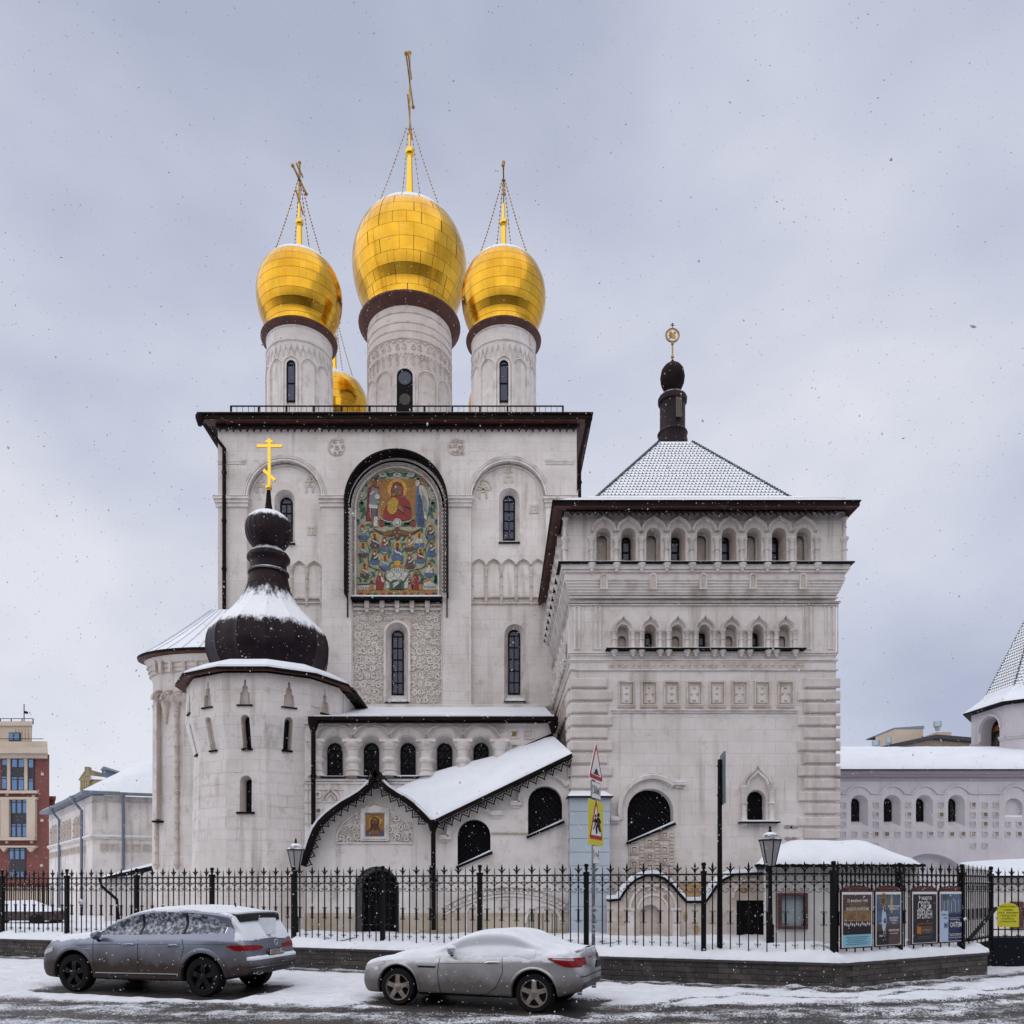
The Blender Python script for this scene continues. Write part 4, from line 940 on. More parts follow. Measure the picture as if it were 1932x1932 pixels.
for i in range(17):
    y_ = 485+i*78; h_ = gz(y_)-gz(y_+60); lng = i % 2
    xr_ = 473 if lng else 443
    zq = gz(y_+60)
    if zq < .4: break
    if y_+60 < 1190 or y_ > 9999: piece('quoin_block', quoin(gx(xr_)-gx(212), h_), tower, (gx(212), TW, zq))
    xl_ = 1620 if lng else 1657
    piece('quoin_block', quoin(gx(1880)-gx(xl_), h_), tower, (gx(xl_), TW, zq))
    # return on the left side
    piece('quoin_block', quoin(.75+.12*lng, h_), tower, (TC.x-4, TW+.75+.12*lng, zq), (0, 0, -pi/2))
# ogee window lower right
rv = MB(); window(tower, rv, gx(1352, TW+.35), gz(1368, TW+.35), gx(1395, TW+.35)-gx(1308, TW+.35), gz(1190, TW+.35), TW, .35, niche=(gx(1364), gz(1372), gx(1424)-gx(1304), gz(1175), 'round'), rows=3, cols=2, lattice=.16, gm='glass')
part('window_reveal', rv, M['trim'], tower)
mb = MB(); c = gx(1370); archband(mb, c, gz(1150), .27, .34, TW-.10, TW+.01, 24, tip=.12); archband(mb, c, gz(1150), .37, .44, TW-.06, TW+.01, 24, tip=.22)
for x in (1285, 1455): column(mb, gx(x), TW-.06, gz(1370), gz(1150), .075, 1); 
mb.box(gx(1262), gx(1310), TW-.16, TW+.01, gz(1160), gz(1150)); mb.box(gx(1430), gx(1478), TW-.16, TW+.01, gz(1160), gz(1150))
mb.box(gx(1268), gx(1300), TW-.1, TW+.01, gz(1405), gz(1385))
part('window_surround', mb, M['trim'], tower, smooth=40)
mb = MB(); mb.box(gx(1250), gx(1497), TW-.25, TW+.3, gz(1384), gz(1376)); part('sill', mb, M['blackp'], tower)
mb = MB(); mb.box(gx(1258), gx(1490), TW-.22, TW+.25, gz(1376), gz(1376)+.05); part('sill_snow', mb, M['snowroof'], tower, kind='stuff')
# great arched window with a raking sill
def rake_window(root, Y, shape, dp, gm='glass', lat=.2, hood=None, c=None):
    rv = MB(); inner = shape(Y+dp); outer = shape(Y); rv.loft([ring_pts(outer, Y), ring_pts(outer, Y+dp)]); part('window_reveal', rv, M['trim'], root)
    f = MB(); f.ribbon(outer+[outer[0]], .07, Y+dp-.06, Y+dp)
    xs_ = [p[0] for p in outer]; zs_ = [p[1] for p in outer]; x0, x1, z0, z1 = min(xs_), max(xs_), min(zs_), max(zs_)
    def inside(x, z):
        k = False; j = len(outer)-1
        for i in range(len(outer)):
            a, b = outer[i], outer[j]
            if (a[1] > z) != (b[1] > z) and x < (b[0]-a[0])*(z-a[1])/(b[1]-a[1])+a[0]: k = not k
            j = i
        return k
    n = int((x1-x0+z1-z0)/lat)+2
    for sg in (1, -1):
        for i in range(-n, n):
            seg = []
            for j in range(41):
                x = x0+(x1-x0)*j/40; z = (z0+z1)/2+i*lat+(x-(x0+x1)/2)*sg*1.15
                if inside(x, z): seg.append((x, z))
                else:
                    if len(seg) > 2: f.ribbon(seg, .02, Y+dp-.09, Y+dp-.06)
                    seg = []
            if len(seg) > 2: f.ribbon(seg, .02, Y+dp-.09, Y+dp-.06)
    fo = part('window', f, M['blackp'], root); g = MB(); g.plate(outer, [], Y+dp-.02, Y+dp+.02); part('pane', g, M[gm], fo)
    a, b = outer[0], outer[1]; s = MB(); s.ribbon([(a[0]-.04, a[1]-.03), (b[0]+.06, b[1]-.03)], .07, Y-.12, Y+dp); part('sill', s, M['blackp'], root)
    s = MB(); s.ribbon([(a[0]+.02, a[1]+.025), (b[0], b[1]+.025)], .045, Y-.1, Y+dp-.02); part('sill_snow', s, M['snowroof'], root, kind='stuff')
    return outer
rake_window(tower, TW, lambda Y: slant_arch(567, 848, 1170, 1503, 1380, TW), .42)
def rake_hood(root, Y, c, xc, yc, r0, r1, a0, a1, stubs, pr=.16):
    cx, cz = P(c, xc, yc, Y); k = (P(c, 100, 0, Y)[0]-P(c, 0, 0, Y)[0])/100; mb = MB()
    archband(mb, cx, cz, r0*k, r1*k, Y-pr, Y+.01, 26, a0=a0, a1=a1); archband(mb, cx, cz, (r0-9)*k, (r0+4)*k, Y-pr*.5, Y+.01, 26, a0=a0, a1=a1)
    for x0, x1, y0_, y1_ in stubs: a = P(c, x0, y1_, Y); b = P(c, x1, y0_, Y); mb.box(a[0], b[0], Y-pr-.01, Y+.01, a[1], b[1]); mb.box(a[0]+.03, b[0]-.03, Y-pr*.5, Y+.01, a[1]-.08, a[1])
    part('window_hood', mb, M['trim'], root, smooth=40)
    s = MB(); archband(s, cx, cz, r1*k, r1*k+.03, Y-pr+.02, Y+.01, 14, a0=pi*.35, a1=pi*.62)
    for x0, x1, y0_, y1_ in stubs: a = P(c, x0, y0_, Y); b = P(c, x1, y0_, Y); s.box(a[0]+.02, b[0]-.02, Y-pr, Y, a[1], a[1]+.04)
    part('hood_snow', s, M['snowroof'], root, kind='stuff')
rake_hood(tower, TW, cG, 715, 1300, 190, 212, radians(48), radians(197), [(455, 515, 1352, 1368), (852, 922, 1130, 1148)])
mb = MB(); mb.box(gx(695), gx(770), TW-.05, TW+.01, gz(1086), gz(1075)); part('moulding', mb, M['trim_warm'], tower)
# carved coffers under the great window
mb = MB(); 
def sill_y(x): return 1503+(x-565)*(1380-1503)/285
for x in (655, 748, 840):
    y_ = sill_y(x)+45
    while y_ < 1720:
        mb.box(gx(x-13), gx(x+13), TW-.05-.02*(int(y_/22) % 2), TW+.01, gz(y_+18), gz(y_)); y_ += 22
for x, y0_ in ((606, 1545), (702, 1500), (795, 1455)):
    for k in range(5):
        y_ = y0_+k*78+(12 if k % 2 else 0)
        if y_ > 1710: break
        for q_, p in ((32, .05), (22, .075)):
            a, b, cc, d = gx(x-q_), gx(x+q_), gz(y_+q_), gz(y_-q_); mb.plate([(a, cc), (b, cc), (b, d), (a, d)], [[(a+.04, cc+.04), (b-.04, cc+.04), (b-.04, d-.04), (a+.04, d-.04)]], TW-p, TW+.01)
        mb.box(gx(x-10), gx(x+10), TW-.06, TW+.01, gz(y_+10), gz(y_-8))
part('carved_coffers', mb, M['trim_warm'], tower, kind='stuff')
# plaster scars
mb = MB()
for x, y in ((1560, 1405), (1600, 1408), (1555, 1480), (1598, 1478)):
    cx, cz = gx(x), gz(y); mb.plate([(cx+.14*cos(a)*R.uniform(.6, 1.1), cz+.07*sin(a)*R.uniform(.6, 1.2)) for a in [i*2*pi/9 for i in range(9)]], [], TW-.004, TW+.01)
part('bare_patch', mb, mat('bare_masonry', (.30, .24, .22), .95, col2=(.38, .35, .36), scale=9), tower, kind='stuff')
# blue-grey clad pier at the foot of the tower
PY = 23.55; px0, px1 = X(1074.5, PY), X(1150.5, PY); zt2 = Z(1505, PY)
n = 11; hh = (zt2-.3)/n
me = MB(); me.box(0, px1-px0, 0, .03, .006, hh-.006); me = mesh_of('cladding_panel', me, M['bluetin'])
core = MB(); core.box(px0+.02, px1-.02, PY+.03, TW+.1, .3, zt2); core = part('pier', core, M['pipe_blue'], tower)
for i in range(n): piece('cladding_panel', me, core, (px0, PY, .3+i*hh))
mb = MB(); xa, xb = X(1071, PY-.15), X(1157, PY-.15); mb.loft([[(xa, PY-.15, zt2), (xb, PY-.15, zt2), (xb, TW, zt2), (xa, TW, zt2)], [(xa, PY-.15, zt2+.04), (xb, PY-.15, zt2+.04), (xb, TW, zt2+.04), (xa, TW, zt2+.04)], [(xa+.15, TW-.02, zt2+.26), (xb-.2, TW-.02, zt2+.26), (xb-.2, TW, zt2+.26), (xa+.15, TW, zt2+.26)]], cap0=True, cap1=True)
part('pier_roof', mb, M['brown_snow'], tower)
# eaves and tent roof
ex, eh = 6.08, 4.45
mb = MB(); ze = 13.16
def sq(h, z, cx=ex, cy=27.55): return [(cx-h, cy-h, z), (cx+h, cy-h, z), (cx+h, cy+h, z), (cx-h, cy+h, z)]
mb.loft([sq(eh, ze), sq(eh, 13.27), sq(eh+.03, 13.28), sq(eh+.03, 13.32)], cap1=True); part('eaves', mb, M['brown'], tower)
mb = MB(); mb.loft([sq(eh-.01, ze+.001), sq(4.19, 13.36, TC.x, 28)]); part('soffit', mb, M['soffit'], tower)
mb = MB(); mb.loft([sq(eh-.02, 13.325), sq(eh-.06, 13.36), sq(3.15, 14.30, 6.15, 28)], cap1=True); part('roof_skirt', mb, M['snowroof'], tower)
mb = MB(); valance(mb, [(ex-eh+.5, 13.22), (ex+eh-.45, 13.22)], .17, .13, 23.5); part('lace_edging', mb, M['blackp'], tower, kind='stuff')
mb = MB(); h0, z0_, h1, z1_ = 3.06, 14.28, .58, 17.42
mb.loft([sq(h0, z0_, 6.15, 28), sq(h1, z1_, 6.15, 28)], cap1=True); part('tent_roof', mb, M['shingle'], tower)
mb = MB(); rows = 22
sl = sqrt((h0-h1)**2+(z1_-z0_)**2)
for face in range(4):
    if face == 2: continue
    Tm = Matrix.Translation((6.15, 28, 0)) @ Matrix.Rotation(face*pi/2, 4, 'Z')
    for i in range(rows):
        f = i/rows; h = h0+(h1-h0)*f; z = z0_+(z1_-z0_)*f; f2 = (i+1.3)/rows; hb = h0+(h1-h0)*f2; zb2 = z0_+(z1_-z0_)*f2
        n = max(3, int(2*h/.12)); wd = 2*h/n
        for k in range(n):
            x = -h+wd*(k+.5*(i % 2)+.25); 
            if abs(x) > h-.04: continue
            j = R.uniform(-.006, .006); yb = -h-.016+j; q_ = wd*.5
            mb.add([(x-q_, -hb+.0, zb2), (x+q_, -hb+.0, zb2), (x+q_, yb-.004, z+.055), (x+q_*.55, yb-.006, z+.012), (x, yb-.008, z-.004), (x-q_*.55, yb-.006, z+.012), (x-q_, yb-.004, z+.055),
                    (x+q_*.55, yb+.012, z), (x, yb+.012, z-.012), (x-q_*.55, yb+.012, z)], [(6, 5, 4, 3, 2, 1, 0), (4, 8, 7, 3), (5, 9, 8, 4)], T=Tm)
o_ = bpy.data.objects.new('roof_shingles', mesh_of('roof_shingles', mb, M['shingle'], wloc(tower), fix=False)); COL.objects.link(o_); o_.parent = tower; o_['kind'] = 'stuff'
mb = MB()
for sx in (-1, 1):
    for i in range(40):
        f = (i+.5)/40; h = h0+(h1-h0)*f; z = z0_+(z1_-z0_)*f; mb.box(6.15+sx*h-.045, 6.15+sx*h+.045, 28-h-.05, 28-h+.04, z, z+.045)
part('hip_tiles', mb, M['greentile'], tower, kind='stuff')
KX, KY = 6.17, 28.0
mb = MB(); kz = lambda y: 2.05+(1676-(588.7+y*.3203))*28/1501
mb.lathe(KX, KY, [(.56, 17.2), (.52, kz(765)), (.49, kz(735)), (.53, kz(722)), (.50, kz(712)), (.44, kz(700)), (.44, kz(545)), (.50, kz(540)), (.51, kz(515)), (.46, kz(500)), (.2, kz(478)), (.17, kz(470))], 20)
part('cupola', mb, M['brown_snow'], tower, smooth=40)
mb = MB(); op = [(.17, 470), (.30, 455), (.38, 425), (.41, 385), (.37, 345), (.27, 320), (.13, 305), (.05, 288), (.02, 280)]
for k in range(16):
    a0_ = 2*pi*k/16; mb.lathe(KX, KY, [(r, kz(y)) for r, y in op], 3, a0=a0_, span=2*pi/16)
mb2 = MB(); lp = []
for r, y in op: lp.append([(KX+(r*(1+.045*abs(sin(8*2*pi*i/96))))*cos(2*pi*i/96), KY+(r*(1+.045*abs(sin(8*2*pi*i/96))))*sin(2*pi*i/96), kz(y)) for i in range(96)])
mb2.loft(lp, cap0=True, cap1=True); part('onion_dome', mb2, M['brown'], tower, smooth=30)
mb = MB(); mb.plate(arch(KX+.12, kz(662), .2, kz(526)), [arch(KX+.12, kz(658), .15, kz(533))], KY-.47, KY-.38)
for i in range(16): z = kz(656)+(kz(545)-kz(656))*i/16; mb.box(KX+.04, KX+.2, KY-.455, KY-.42, z, z+.035)
part('louvre', mb, mat('grey_brown_louvre', (.10, .08, .07), .6), tower)
mb = MB(); mb.tube([(KX, KY, kz(290)), (KX, KY, kz(178))], .028, 6); mb.ball(KX, KY, kz(265), .06, 8); mb.ball(KX, KY, kz(188), .055, 8)
cz_ = kz(137); mb.tube([(KX+.24*cos(a), KY, cz_+.24*sin(a)) for a in [i*2*pi/24 for i in range(24)]], .022, 6, closed=True)
mb.tube([(KX+.19*cos(a), KY, cz_+.19*sin(a)) for a in [i*2*pi/24 for i in range(24)]], .008, 4, closed=True)
for i in range(24): a = i*2*pi/24; mb.ball(KX+.215*cos(a), KY, cz_+.215*sin(a), .02, 5)
mb.plate([(KX+a, cz_+b) for a, b in ((-.14, -.12), (-.02, -.1), (.1, -.13), (.13, -.05), (.08, .02), (.14, .1), (.06, .13), (.02, .06), (-.05, .14), (-.13, .12), (-.1, .04), (-.15, -.02), (-.08, -.05))], [], KY-.012, KY+.012)
part('weather_vane', mb, M['gold_dull'], tower)
mb = MB(); z = kz(95); mb.box(KX-.012, KX+.012, KY-.01, KY+.01, z, kz(65)); mb.box(KX-.07, KX+.07, KY-.008, KY+.008, kz(80), kz(80)+.02); mb.box(KX-.04, KX+.04, KY-.007, KY+.007, kz(72), kz(72)+.02); part('cross', mb, M['blackp'], tower)

# ------------------------------------------------------------------ stair turret with the brown onion dome
UX, UY = -7.9, 27.5
tur = thing('stair_turret', (UX, UY, YG), 'twelve sided white stair turret with big brown onion dome and gold cross', 'turret')
ta = [(.2, 2.56), (6.45, 2.42), (7.5, 2.68), (8.80, 2.66)]     # z, corner radius
wl = MB(); apo = cos(pi/12)
def tface(phi, i):
    z0, r0 = ta[i]; z1, r1 = ta[i+1]; a0, a1 = r0*apo, r1*apo; n_ = Vector((cos(phi), sin(phi), 0)); t_ = Vector((-sin(phi), cos(phi), 0))
    up = (n_*(a1-a0)+Vector((0, 0, z1-z0))); L_ = up.length; up.normalize(); inn = up.cross(t_); 
    if inn.dot(n_) > 0: inn = -inn
    T = Matrix((( t_.x, inn.x, up.x, UX+n_.x*a0), (t_.y, inn.y, up.y, UY+n_.y*a0), (0, inn.z, up.z, z0), (0, 0, 0, 1)))
    return T, r0*sin(pi/12), r1*sin(pi/12), L_
trims = MB(); sills = MB()
stones = {}
for k in range(12):
    phi = -pi/2+radians(30*k)
    front = sin(phi) < .3
    for i in range(3):
        T, h0_, h1_, L_ = tface(phi, i); holes = []
        if front and i == 2:
            step = [(-.17, L_-1.0), (.17, L_-1.0), (.15, L_-.62), (.1, L_-.6), (.09, L_-.42), (.045, L_-.4), (.03, L_-.2), (-.03, L_-.2), (-.045, L_-.4), (-.09, L_-.42), (-.1, L_-.6), (-.15, L_-.62)]
            holes.append(step)
            trims.plate(step, [], .12, .14, T=T); trims.plate(arch(.0, L_-1.0, .16, L_-.62), [], .1, .12, T=T) if k % 3 == 0 else None
            sills.box(-.25, .25, -.06, .12, L_-1.04, L_-1.0, T=T)
        if front and i == 1: pass
        if front and i == 1:
            holes.append(arch(0, .02, .27, L_-.01)); 
            if k in (0, 1, 2):
                window(tur, trims, .0, .03, .15, L_-.12, 0, .32, niche=(0, .02, .27, L_-.01, 'round'), rows=2, cols=1, gm='glass', T=T)
            else: trims.plate(arch(0, .02, .27, L_-.01), [], .12, .14, T=T)
            sills.box(-.17, .17, -.07, .2, -.03, .03, T=T)
        if i == 0 and k == 0:
            holes.append(arch(-.04, 4.25, .38, 5.42)); window(tur, trims, .0, 4.3, .22, 5.32, 0, .36, niche=(-.04, 4.25, .38, 5.42, 'round'), rows=3, cols=1, gm='glass', T=T)
            sills.box(-.32, .25, -.08, .15, 4.20, 4.26, T=T)
        wl.plate([(-h0_, 0), (h0_, 0), (h1_, L_), (-h1_, L_)], holes, 0, .45, T=T, back=False)
    # individually cut facing slabs on the faces towards the street
wl.box(-7.9, UX+2.6, UY, 31, .2, 8.78)
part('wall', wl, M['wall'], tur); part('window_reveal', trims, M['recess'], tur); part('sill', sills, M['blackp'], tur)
# facing slabs: shallow proud slabs with open joints
sr = random.Random(3)
for k in (10, 11, 0, 1, 2):
    phi = -pi/2+radians(30*k)
    for i in (0, 2):
        T, h0_, h1_, L_ = tface(phi, i); z = (3.35 if i == 0 else .06); rowh = .36
        while z+rowh < L_-.04:
            hw = h0_+(h1_-h0_)*z/L_; x = -hw+.01; off = sr.uniform(.3, .7)
            while x < hw-.05:
                x2 = min(hw-.01, x+off); off = sr.uniform(.42, .85)
                if x2-x < .12: x = x2; continue
                clash = (i == 2 and x < .27 and x2 > -.27 and z+rowh > L_-1.06) or (i == 0 and k == 0 and x < .28 and x2 > -.34 and z+rowh > 4.18 and z < 5.48)
                if not clash and not (i == 0 and sr.random() < .25):
                    m_ = MB(); m_.box(x+.006, x2-.006, -sr.uniform(.008, .016), .01, z+.006, z+rowh-.006, T=T); part('facing_slab', m_, M['wall'], tur)
                x = x2
            z += rowh
def ngon(r, z, sy=1): return [(UX+r*cos(-pi/2+2*pi*(i+.5)/12), UY+r*sin(-pi/2+2*pi*(i+.5)/12), z) for i in range(12)]
mb = MB(); mb.loft([ngon(3.02, 8.82), ngon(3.03, 8.90), ngon(3.0, 8.92)], cap1=True); mb.box(UX, UX+3.0, UY, 31, 8.82, 8.91); part('eaves', mb, M['brown'], tur)
mb = MB(); mb.loft([ngon(3.0, 8.815), ngon(2.62, 8.87)]); part('soffit', mb, M['soffit'], tur)
mb = MB(); mb.loft([ngon(2.96, 8.92), ngon(2.94, 9.0), ngon(2.3, 9.34), ngon(1.7, 9.42)], cap1=True); mb.loft([[(UX+1.5, UY, 9.38), (UX+2.92, UY, 8.99), (UX+2.96, UY, 8.91)], [(UX+1.5, 30.95, 9.38), (UX+2.92, 30.95, 8.99), (UX+2.96, 30.95, 8.91)]], closed=False); part('roof_snow', mb, M['snowroof'], tur)
ez = lambda y: 2.05+(1676-(935.8+y*.2578))*27.5/1501
def ribbed(name, prof, ribs, depth, m_, root, cx, cy, sub=8, cyl=0):
    n = ribs*sub; loops = []
    for r, z in prof:
        l = []
        for i in range(n):
            a = 2*pi*i/n-pi/2+pi/ribs; u_ = (i % sub)/sub; k = cos(pi/ribs)/cos((u_-.5)*2*pi/ribs) if not cyl else 1
            rib = 1+(depth if i % sub == 0 else 0); l.append((cx+r*k*rib*cos(a), cy+r*k*rib*sin(a), z))
        loops.append(l)
    mb = MB(); mb.loft(loops, cap0=True, cap1=True); return part(name, mb, m_, root, smooth=25)
bigp = [(1.80, ez(1300)), (1.92, ez(1265)), (2.0, ez(1220)), (2.05, ez(1170)), (2.055, ez(1120)), (2.02, ez(1070)), (1.95, ez(1025)), (1.82, ez(985)), (1.64, ez(945)), (1.42, ez(900)), (1.20, ez(850)), (1.01, ez(800)), (.86, ez(745)), (.76, ez(705)), (.72, ez(670))]
ribbed('onion_dome', bigp, 14, .012, M['turret_roof'], tur, UX, UY)
mb = MB(); mb.lathe(UX, UY, [(.72, ez(672)), (.67, ez(615)), (.64, ez(585)), (.70, ez(578)), (.70, ez(566)), (.64, ez(558)), (.61, ez(545)), (.61, ez(500)), (.68, ez(480)), (.73, ez(470)), (.73, ez(455)), (.66, ez(430)), (.5, ez(405)), (.44, ez(375))], 28)
part('neck', mb, M['brown_snow'], tur, smooth=35)
mb = MB(); mb.lathe(UX, UY, [(.645, ez(583)), (.705, ez(574)), (.66, ez(568))], 28, cap=False); part('neck_snow', mb, M['snowroof'], tur, kind='stuff')
smp = [(.46, ez(395)), (.62, ez(360)), (.72, ez(325)), (.78, ez(280)), (.785, ez(245)), (.75, ez(205)), (.66, ez(170)), (.5, ez(142)), (.3, ez(122)), (.14, ez(108)), (.12, ez(95))]
ribbed('small_onion_dome', smp, 24, .012, M['turret_roof'], tur, UX, UY, 4)
bz = lambda y: 2.05+(1676-(573.6+y*.25))*27.5/1501
mb = MB(); mb.lathe(UX, UY, [(.14, ez(105)), (.10, bz(1500)), (.065, bz(1400))], 12); part('spike', mb, M['brown'], tur, smooth=40)
mb = MB(); mb.ball(UX, UY, bz(1388), .115, 14); part('ball', mb, M['gold_plain'], tur, smooth=60)
cxx = X(508.2, 27.5); t = .05
mb = MB(); mb.box(cxx-t, cxx+t, UY-t*.6, UY+t*.6, bz(1372), bz(1018)); mb.box(X(484.8, 27.5), X(532.5, 27.5), UY-t*.55, UY+t*.55, bz(1082), bz(1062)); mb.box(cxx-.13, cxx+.13, UY-t*.5, UY+t*.5, bz(1046), bz(1030))
Tq = Matrix.Translation((cxx, UY, bz(1292))) @ Matrix.Rotation(radians(42), 4, 'Y'); mb.box(-.27, .27, -t*.5, t*.5, -t, t, T=Tq)
part('cross', mb, M['gold_plain'], tur)
# small ogee side window by the lantern
mb = MB(); a = P(lambda x, y: (286.8+x*.21875, 1237.7+y*.21875), 1188, 1640, 25.4); 
# ------------------------------------------------------------------ apse with half-cone roof, far left of the block
aps = thing('apse', (-10.3, 30, YG), 'round white apse with snowy half cone roof behind the stair turret', 'apse')
AX, AY = -10.3, 30.0
mb = MB(); mb.lathe(AX, AY, [(2.66, .2), (2.62, 9.7), (2.72, 9.95), (2.80, 10.25), (2.95, 10.5)], 64, sy=.52); mb.box(AX-.2, AX+.5, AY, 31.2, .2, 10.5); part('wall', mb, M['wall'], aps, smooth=30)
mb = MB(); mb.lathe(AX, AY, [(3.18, 10.56), (3.2, 10.6), (3.2, 10.64), (3.15, 10.66)], 64, sy=.52); part('eaves', mb, M['brown'], aps, smooth=30)
mb = MB(); mb.lathe(AX, AY, [(2.9, 10.46), (3.18, 10.55)], 64, sy=.52, cap=False); part('soffit', mb, M['soffit'], aps)
mb = MB(); loops = []
for f in range(9):
    t_ = f/8; loops.append([(AX+(.0+.55*0)*t_+(3.12*(1-t_)+.75*t_)*cos(2*pi*i/60), AY+.65*t_+(1.62*(1-t_)+.1*t_)*sin(2*pi*i/60), 10.66+2.1*t_**1.08) for i in range(60)])
mb.loft(loops, cap1=True); part('roof', mb, M['snowroof'], aps, smooth=30)
mb = MB()
for i in range(0, 60, 2):
    a_ = 2*pi*i/60
    if sin(a_) < .25: mb.tube([(AX+(3.12*(1-t_)+.75*t_)*cos(a_), AY+.65*t_+(1.62*(1-t_)+.1*t_)*sin(a_), 10.675+2.1*t_**1.08) for t_ in (0, .25, .5, .75, 1)], .013, 4)
part('roof_seam', mb, mat('roof_seam', (.60, .64, .71), .7), aps, kind='stuff')
def onaps(u_, pr=.0):   # point on the wall surface seen at column u_
    best = None
    for i in range(400):
        a_ = pi+pi*i/400; x = AX+(2.64+pr)*cos(a_); y = AY+.52*(2.64+pr)*sin(a_)
        d = abs(VPX+FL*x/y-u_)
        if best is None or d < best[0]: best = (d, x, y, a_)
    return best[1:]
c2 = lambda x, y: (286.8+x*.21875, 1237.7+y*.21875)
mb = MB()
for x2, y_a, y_b in ((38, 430, 1770), (213, 400, 1770)):
    u_ = c2(x2, 0)[0]; x, y, a_ = onaps(u_, .06); za_, zb_ = Z(c2(0, y_a)[1], y), Z(c2(0, y_b)[1], y)
    mb.lathe(x, y, [(.03, zb_-.3), (.13, zb_-.1), (.1, zb_), (.075, zb_+.1), (.075, za_-.35), (.12, za_-.3), (.08, za_-.25), (.15, za_-.12), (.17, za_), (.1, za_)], 10)
    for i in range(10): z = zb_+.3+(za_-zb_-.8)*i/9; mb.lathe(x, y, [(.075, z-.06), (.11, z-.03), (.085, z), (.11, z+.03), (.075, z+.06)], 10)
part('column', mb, M['trim_warm'], aps, smooth=40)
mb = MB()
for x2 in (117, 322): x, y, a_ = onaps(c2(x2, 0)[0], .06); corbel(mb, x, y, Z(c2(0, 395)[1], y), .15, .8)
for x2 in (75, 163, 262, 350):
    x, y, a_ = onaps(c2(x2, 0)[0], .03); T_ = Matrix.Translation((x, y, Z(c2(0, 395)[1], y))) @ Matrix.Rotation(atan2(cos(a_)*1.0, -sin(a_)*.52)*-1, 4, 'Z'); m2 = MB(); archband(m2, 0, 0, .26, .31, -.06, .05, 12); archband(m2, 0, 0, .36, .42, -.04, .05, 12)
    for i in range(8): m2.ball(.31*cos(pi*i/7), -.03, .31*sin(pi*i/7), .03, 5)
    mb.add([T_ @ Vector(p) for p in m2.v], m2.f)
for x2 in (40, 95, 185, 300, 415):
    x, y, a_ = onaps(c2(x2, 0)[0], .08); z = Z(c2(0, 60)[1], y); m2 = MB(); archband(m2, 0, -.22, .09, .13, -.05, .05, 12, a1=2*pi); m2.box(-.16, -.08, -.08, .05, -.35, .05); m2.box(.1, .16, -.08, .05, -.1, .05)
    T_ = Matrix.Translation((x, y, z)) @ Matrix.Rotation(-atan2(cos(a_), -sin(a_)*.52), 4, 'Z'); mb.add([T_ @ Vector(p) for p in m2.v], m2.f)
for z, r in ((10.22, 2.86), (10.05, 2.80), (9.9, 2.76)): mb.lathe(AX, AY, [(r-.1, z-.05), (r, z), (r-.1, z+.03)], 64, sy=.52, cap=False)
part('blind_arcade', mb, M['trim_warm'], aps, smooth=40, kind='stuff')
x, y, a_ = onaps(302, .01)
mb = MB(); T_ = Matrix.Translation((x, y, 0)) @ Matrix.Rotation(-atan2(cos(a_), -sin(a_)*.52), 4, 'Z'); mb.plate(arch(.02, Z(1546, y), .5, Z(1303, y)), [arch(.02, Z(1546, y)+.04, .40, Z(1307, y))], -.06, .08, T=T_); part('window', mb, M['trim'], aps)
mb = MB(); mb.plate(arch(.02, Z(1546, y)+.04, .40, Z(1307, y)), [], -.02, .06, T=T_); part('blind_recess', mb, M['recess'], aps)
mb = MB(); mb.box(-.28, .34, -.2, .1, Z(1550, y)-.05, Z(1550, y)+.02, T=T_); part('sill', mb, M['blackp'], aps)

# ------------------------------------------------------------------ arcaded gallery between turret and tower
GY = 25.6
gal = thing('arcaded_gallery', (-2.2, GY, YG), 'low white gallery with five lattice windows and chunky columns under the mosaic wall', 'gallery')
qx = lambda x, Y=GY: P(cF, x, 0, Y)[0]
qz = lambda y, Y=GY: P(cF, 0, y, Y)[1]
w2 = MB(); GC = [270, 522, 774, 1026, 1277]
hs = [arch(qx(x), qz(1055), qx(90)-qx(-90), qz(772)) for x in GC]
gl, gr = qx(60), qx(1800)
w2.plate([(gl, .2), (gr, .2), (gr, qz(670)), (gl, qz(670))], hs, GY, GY+.5); w2.box(gl, gr, GY+.5, 31, .2, qz(672))
part('wall', w2, M['plaster'], gal)
rv = MB()
for x in GC: window(gal, rv, qx(x, GY+.42), qz(1055, GY+.42), qx(50, GY+.42)-qx(-50, GY+.42), qz(826, GY+.42), GY, .42, niche=(qx(x), qz(1055), qx(90)-qx(-90), qz(772), 'round'), rows=3, cols=2, gm='glass', lattice=.2)
part('window_reveal', rv, M['trim'], gal)
k_ = (qx(100)-qx(0))/100
for x in [143]+[396.5+252*i for i in range(5)]:
    mb = MB(); z0_, z1_ = qz(1052), qz(822); cx = qx(x); h = z1_-z0_
    mb.lathe(cx, GY-.02, [(.27, z0_), (.27, z0_+.06), (.22, z0_+.1), (.20, z0_+.15), (.24, z0_+.19), (.20, z0_+.23), (.19, z0_+h*.38), (.22, z0_+h*.40), (.25, z0_+h*.44), (.25, z0_+h*.50), (.22, z0_+h*.53), (.18, z0_+h*.56), (.2, z0_+h*.78), (.24, z0_+h*.8), (.22, z0_+h*.84), (.30, z0_+h*.93), (.30, z1_)], 14)
    mb.box(cx-.31, cx+.31, GY-.3, GY, z1_, z1_+.09); part('column', mb, M['trim'], gal, smooth=40)
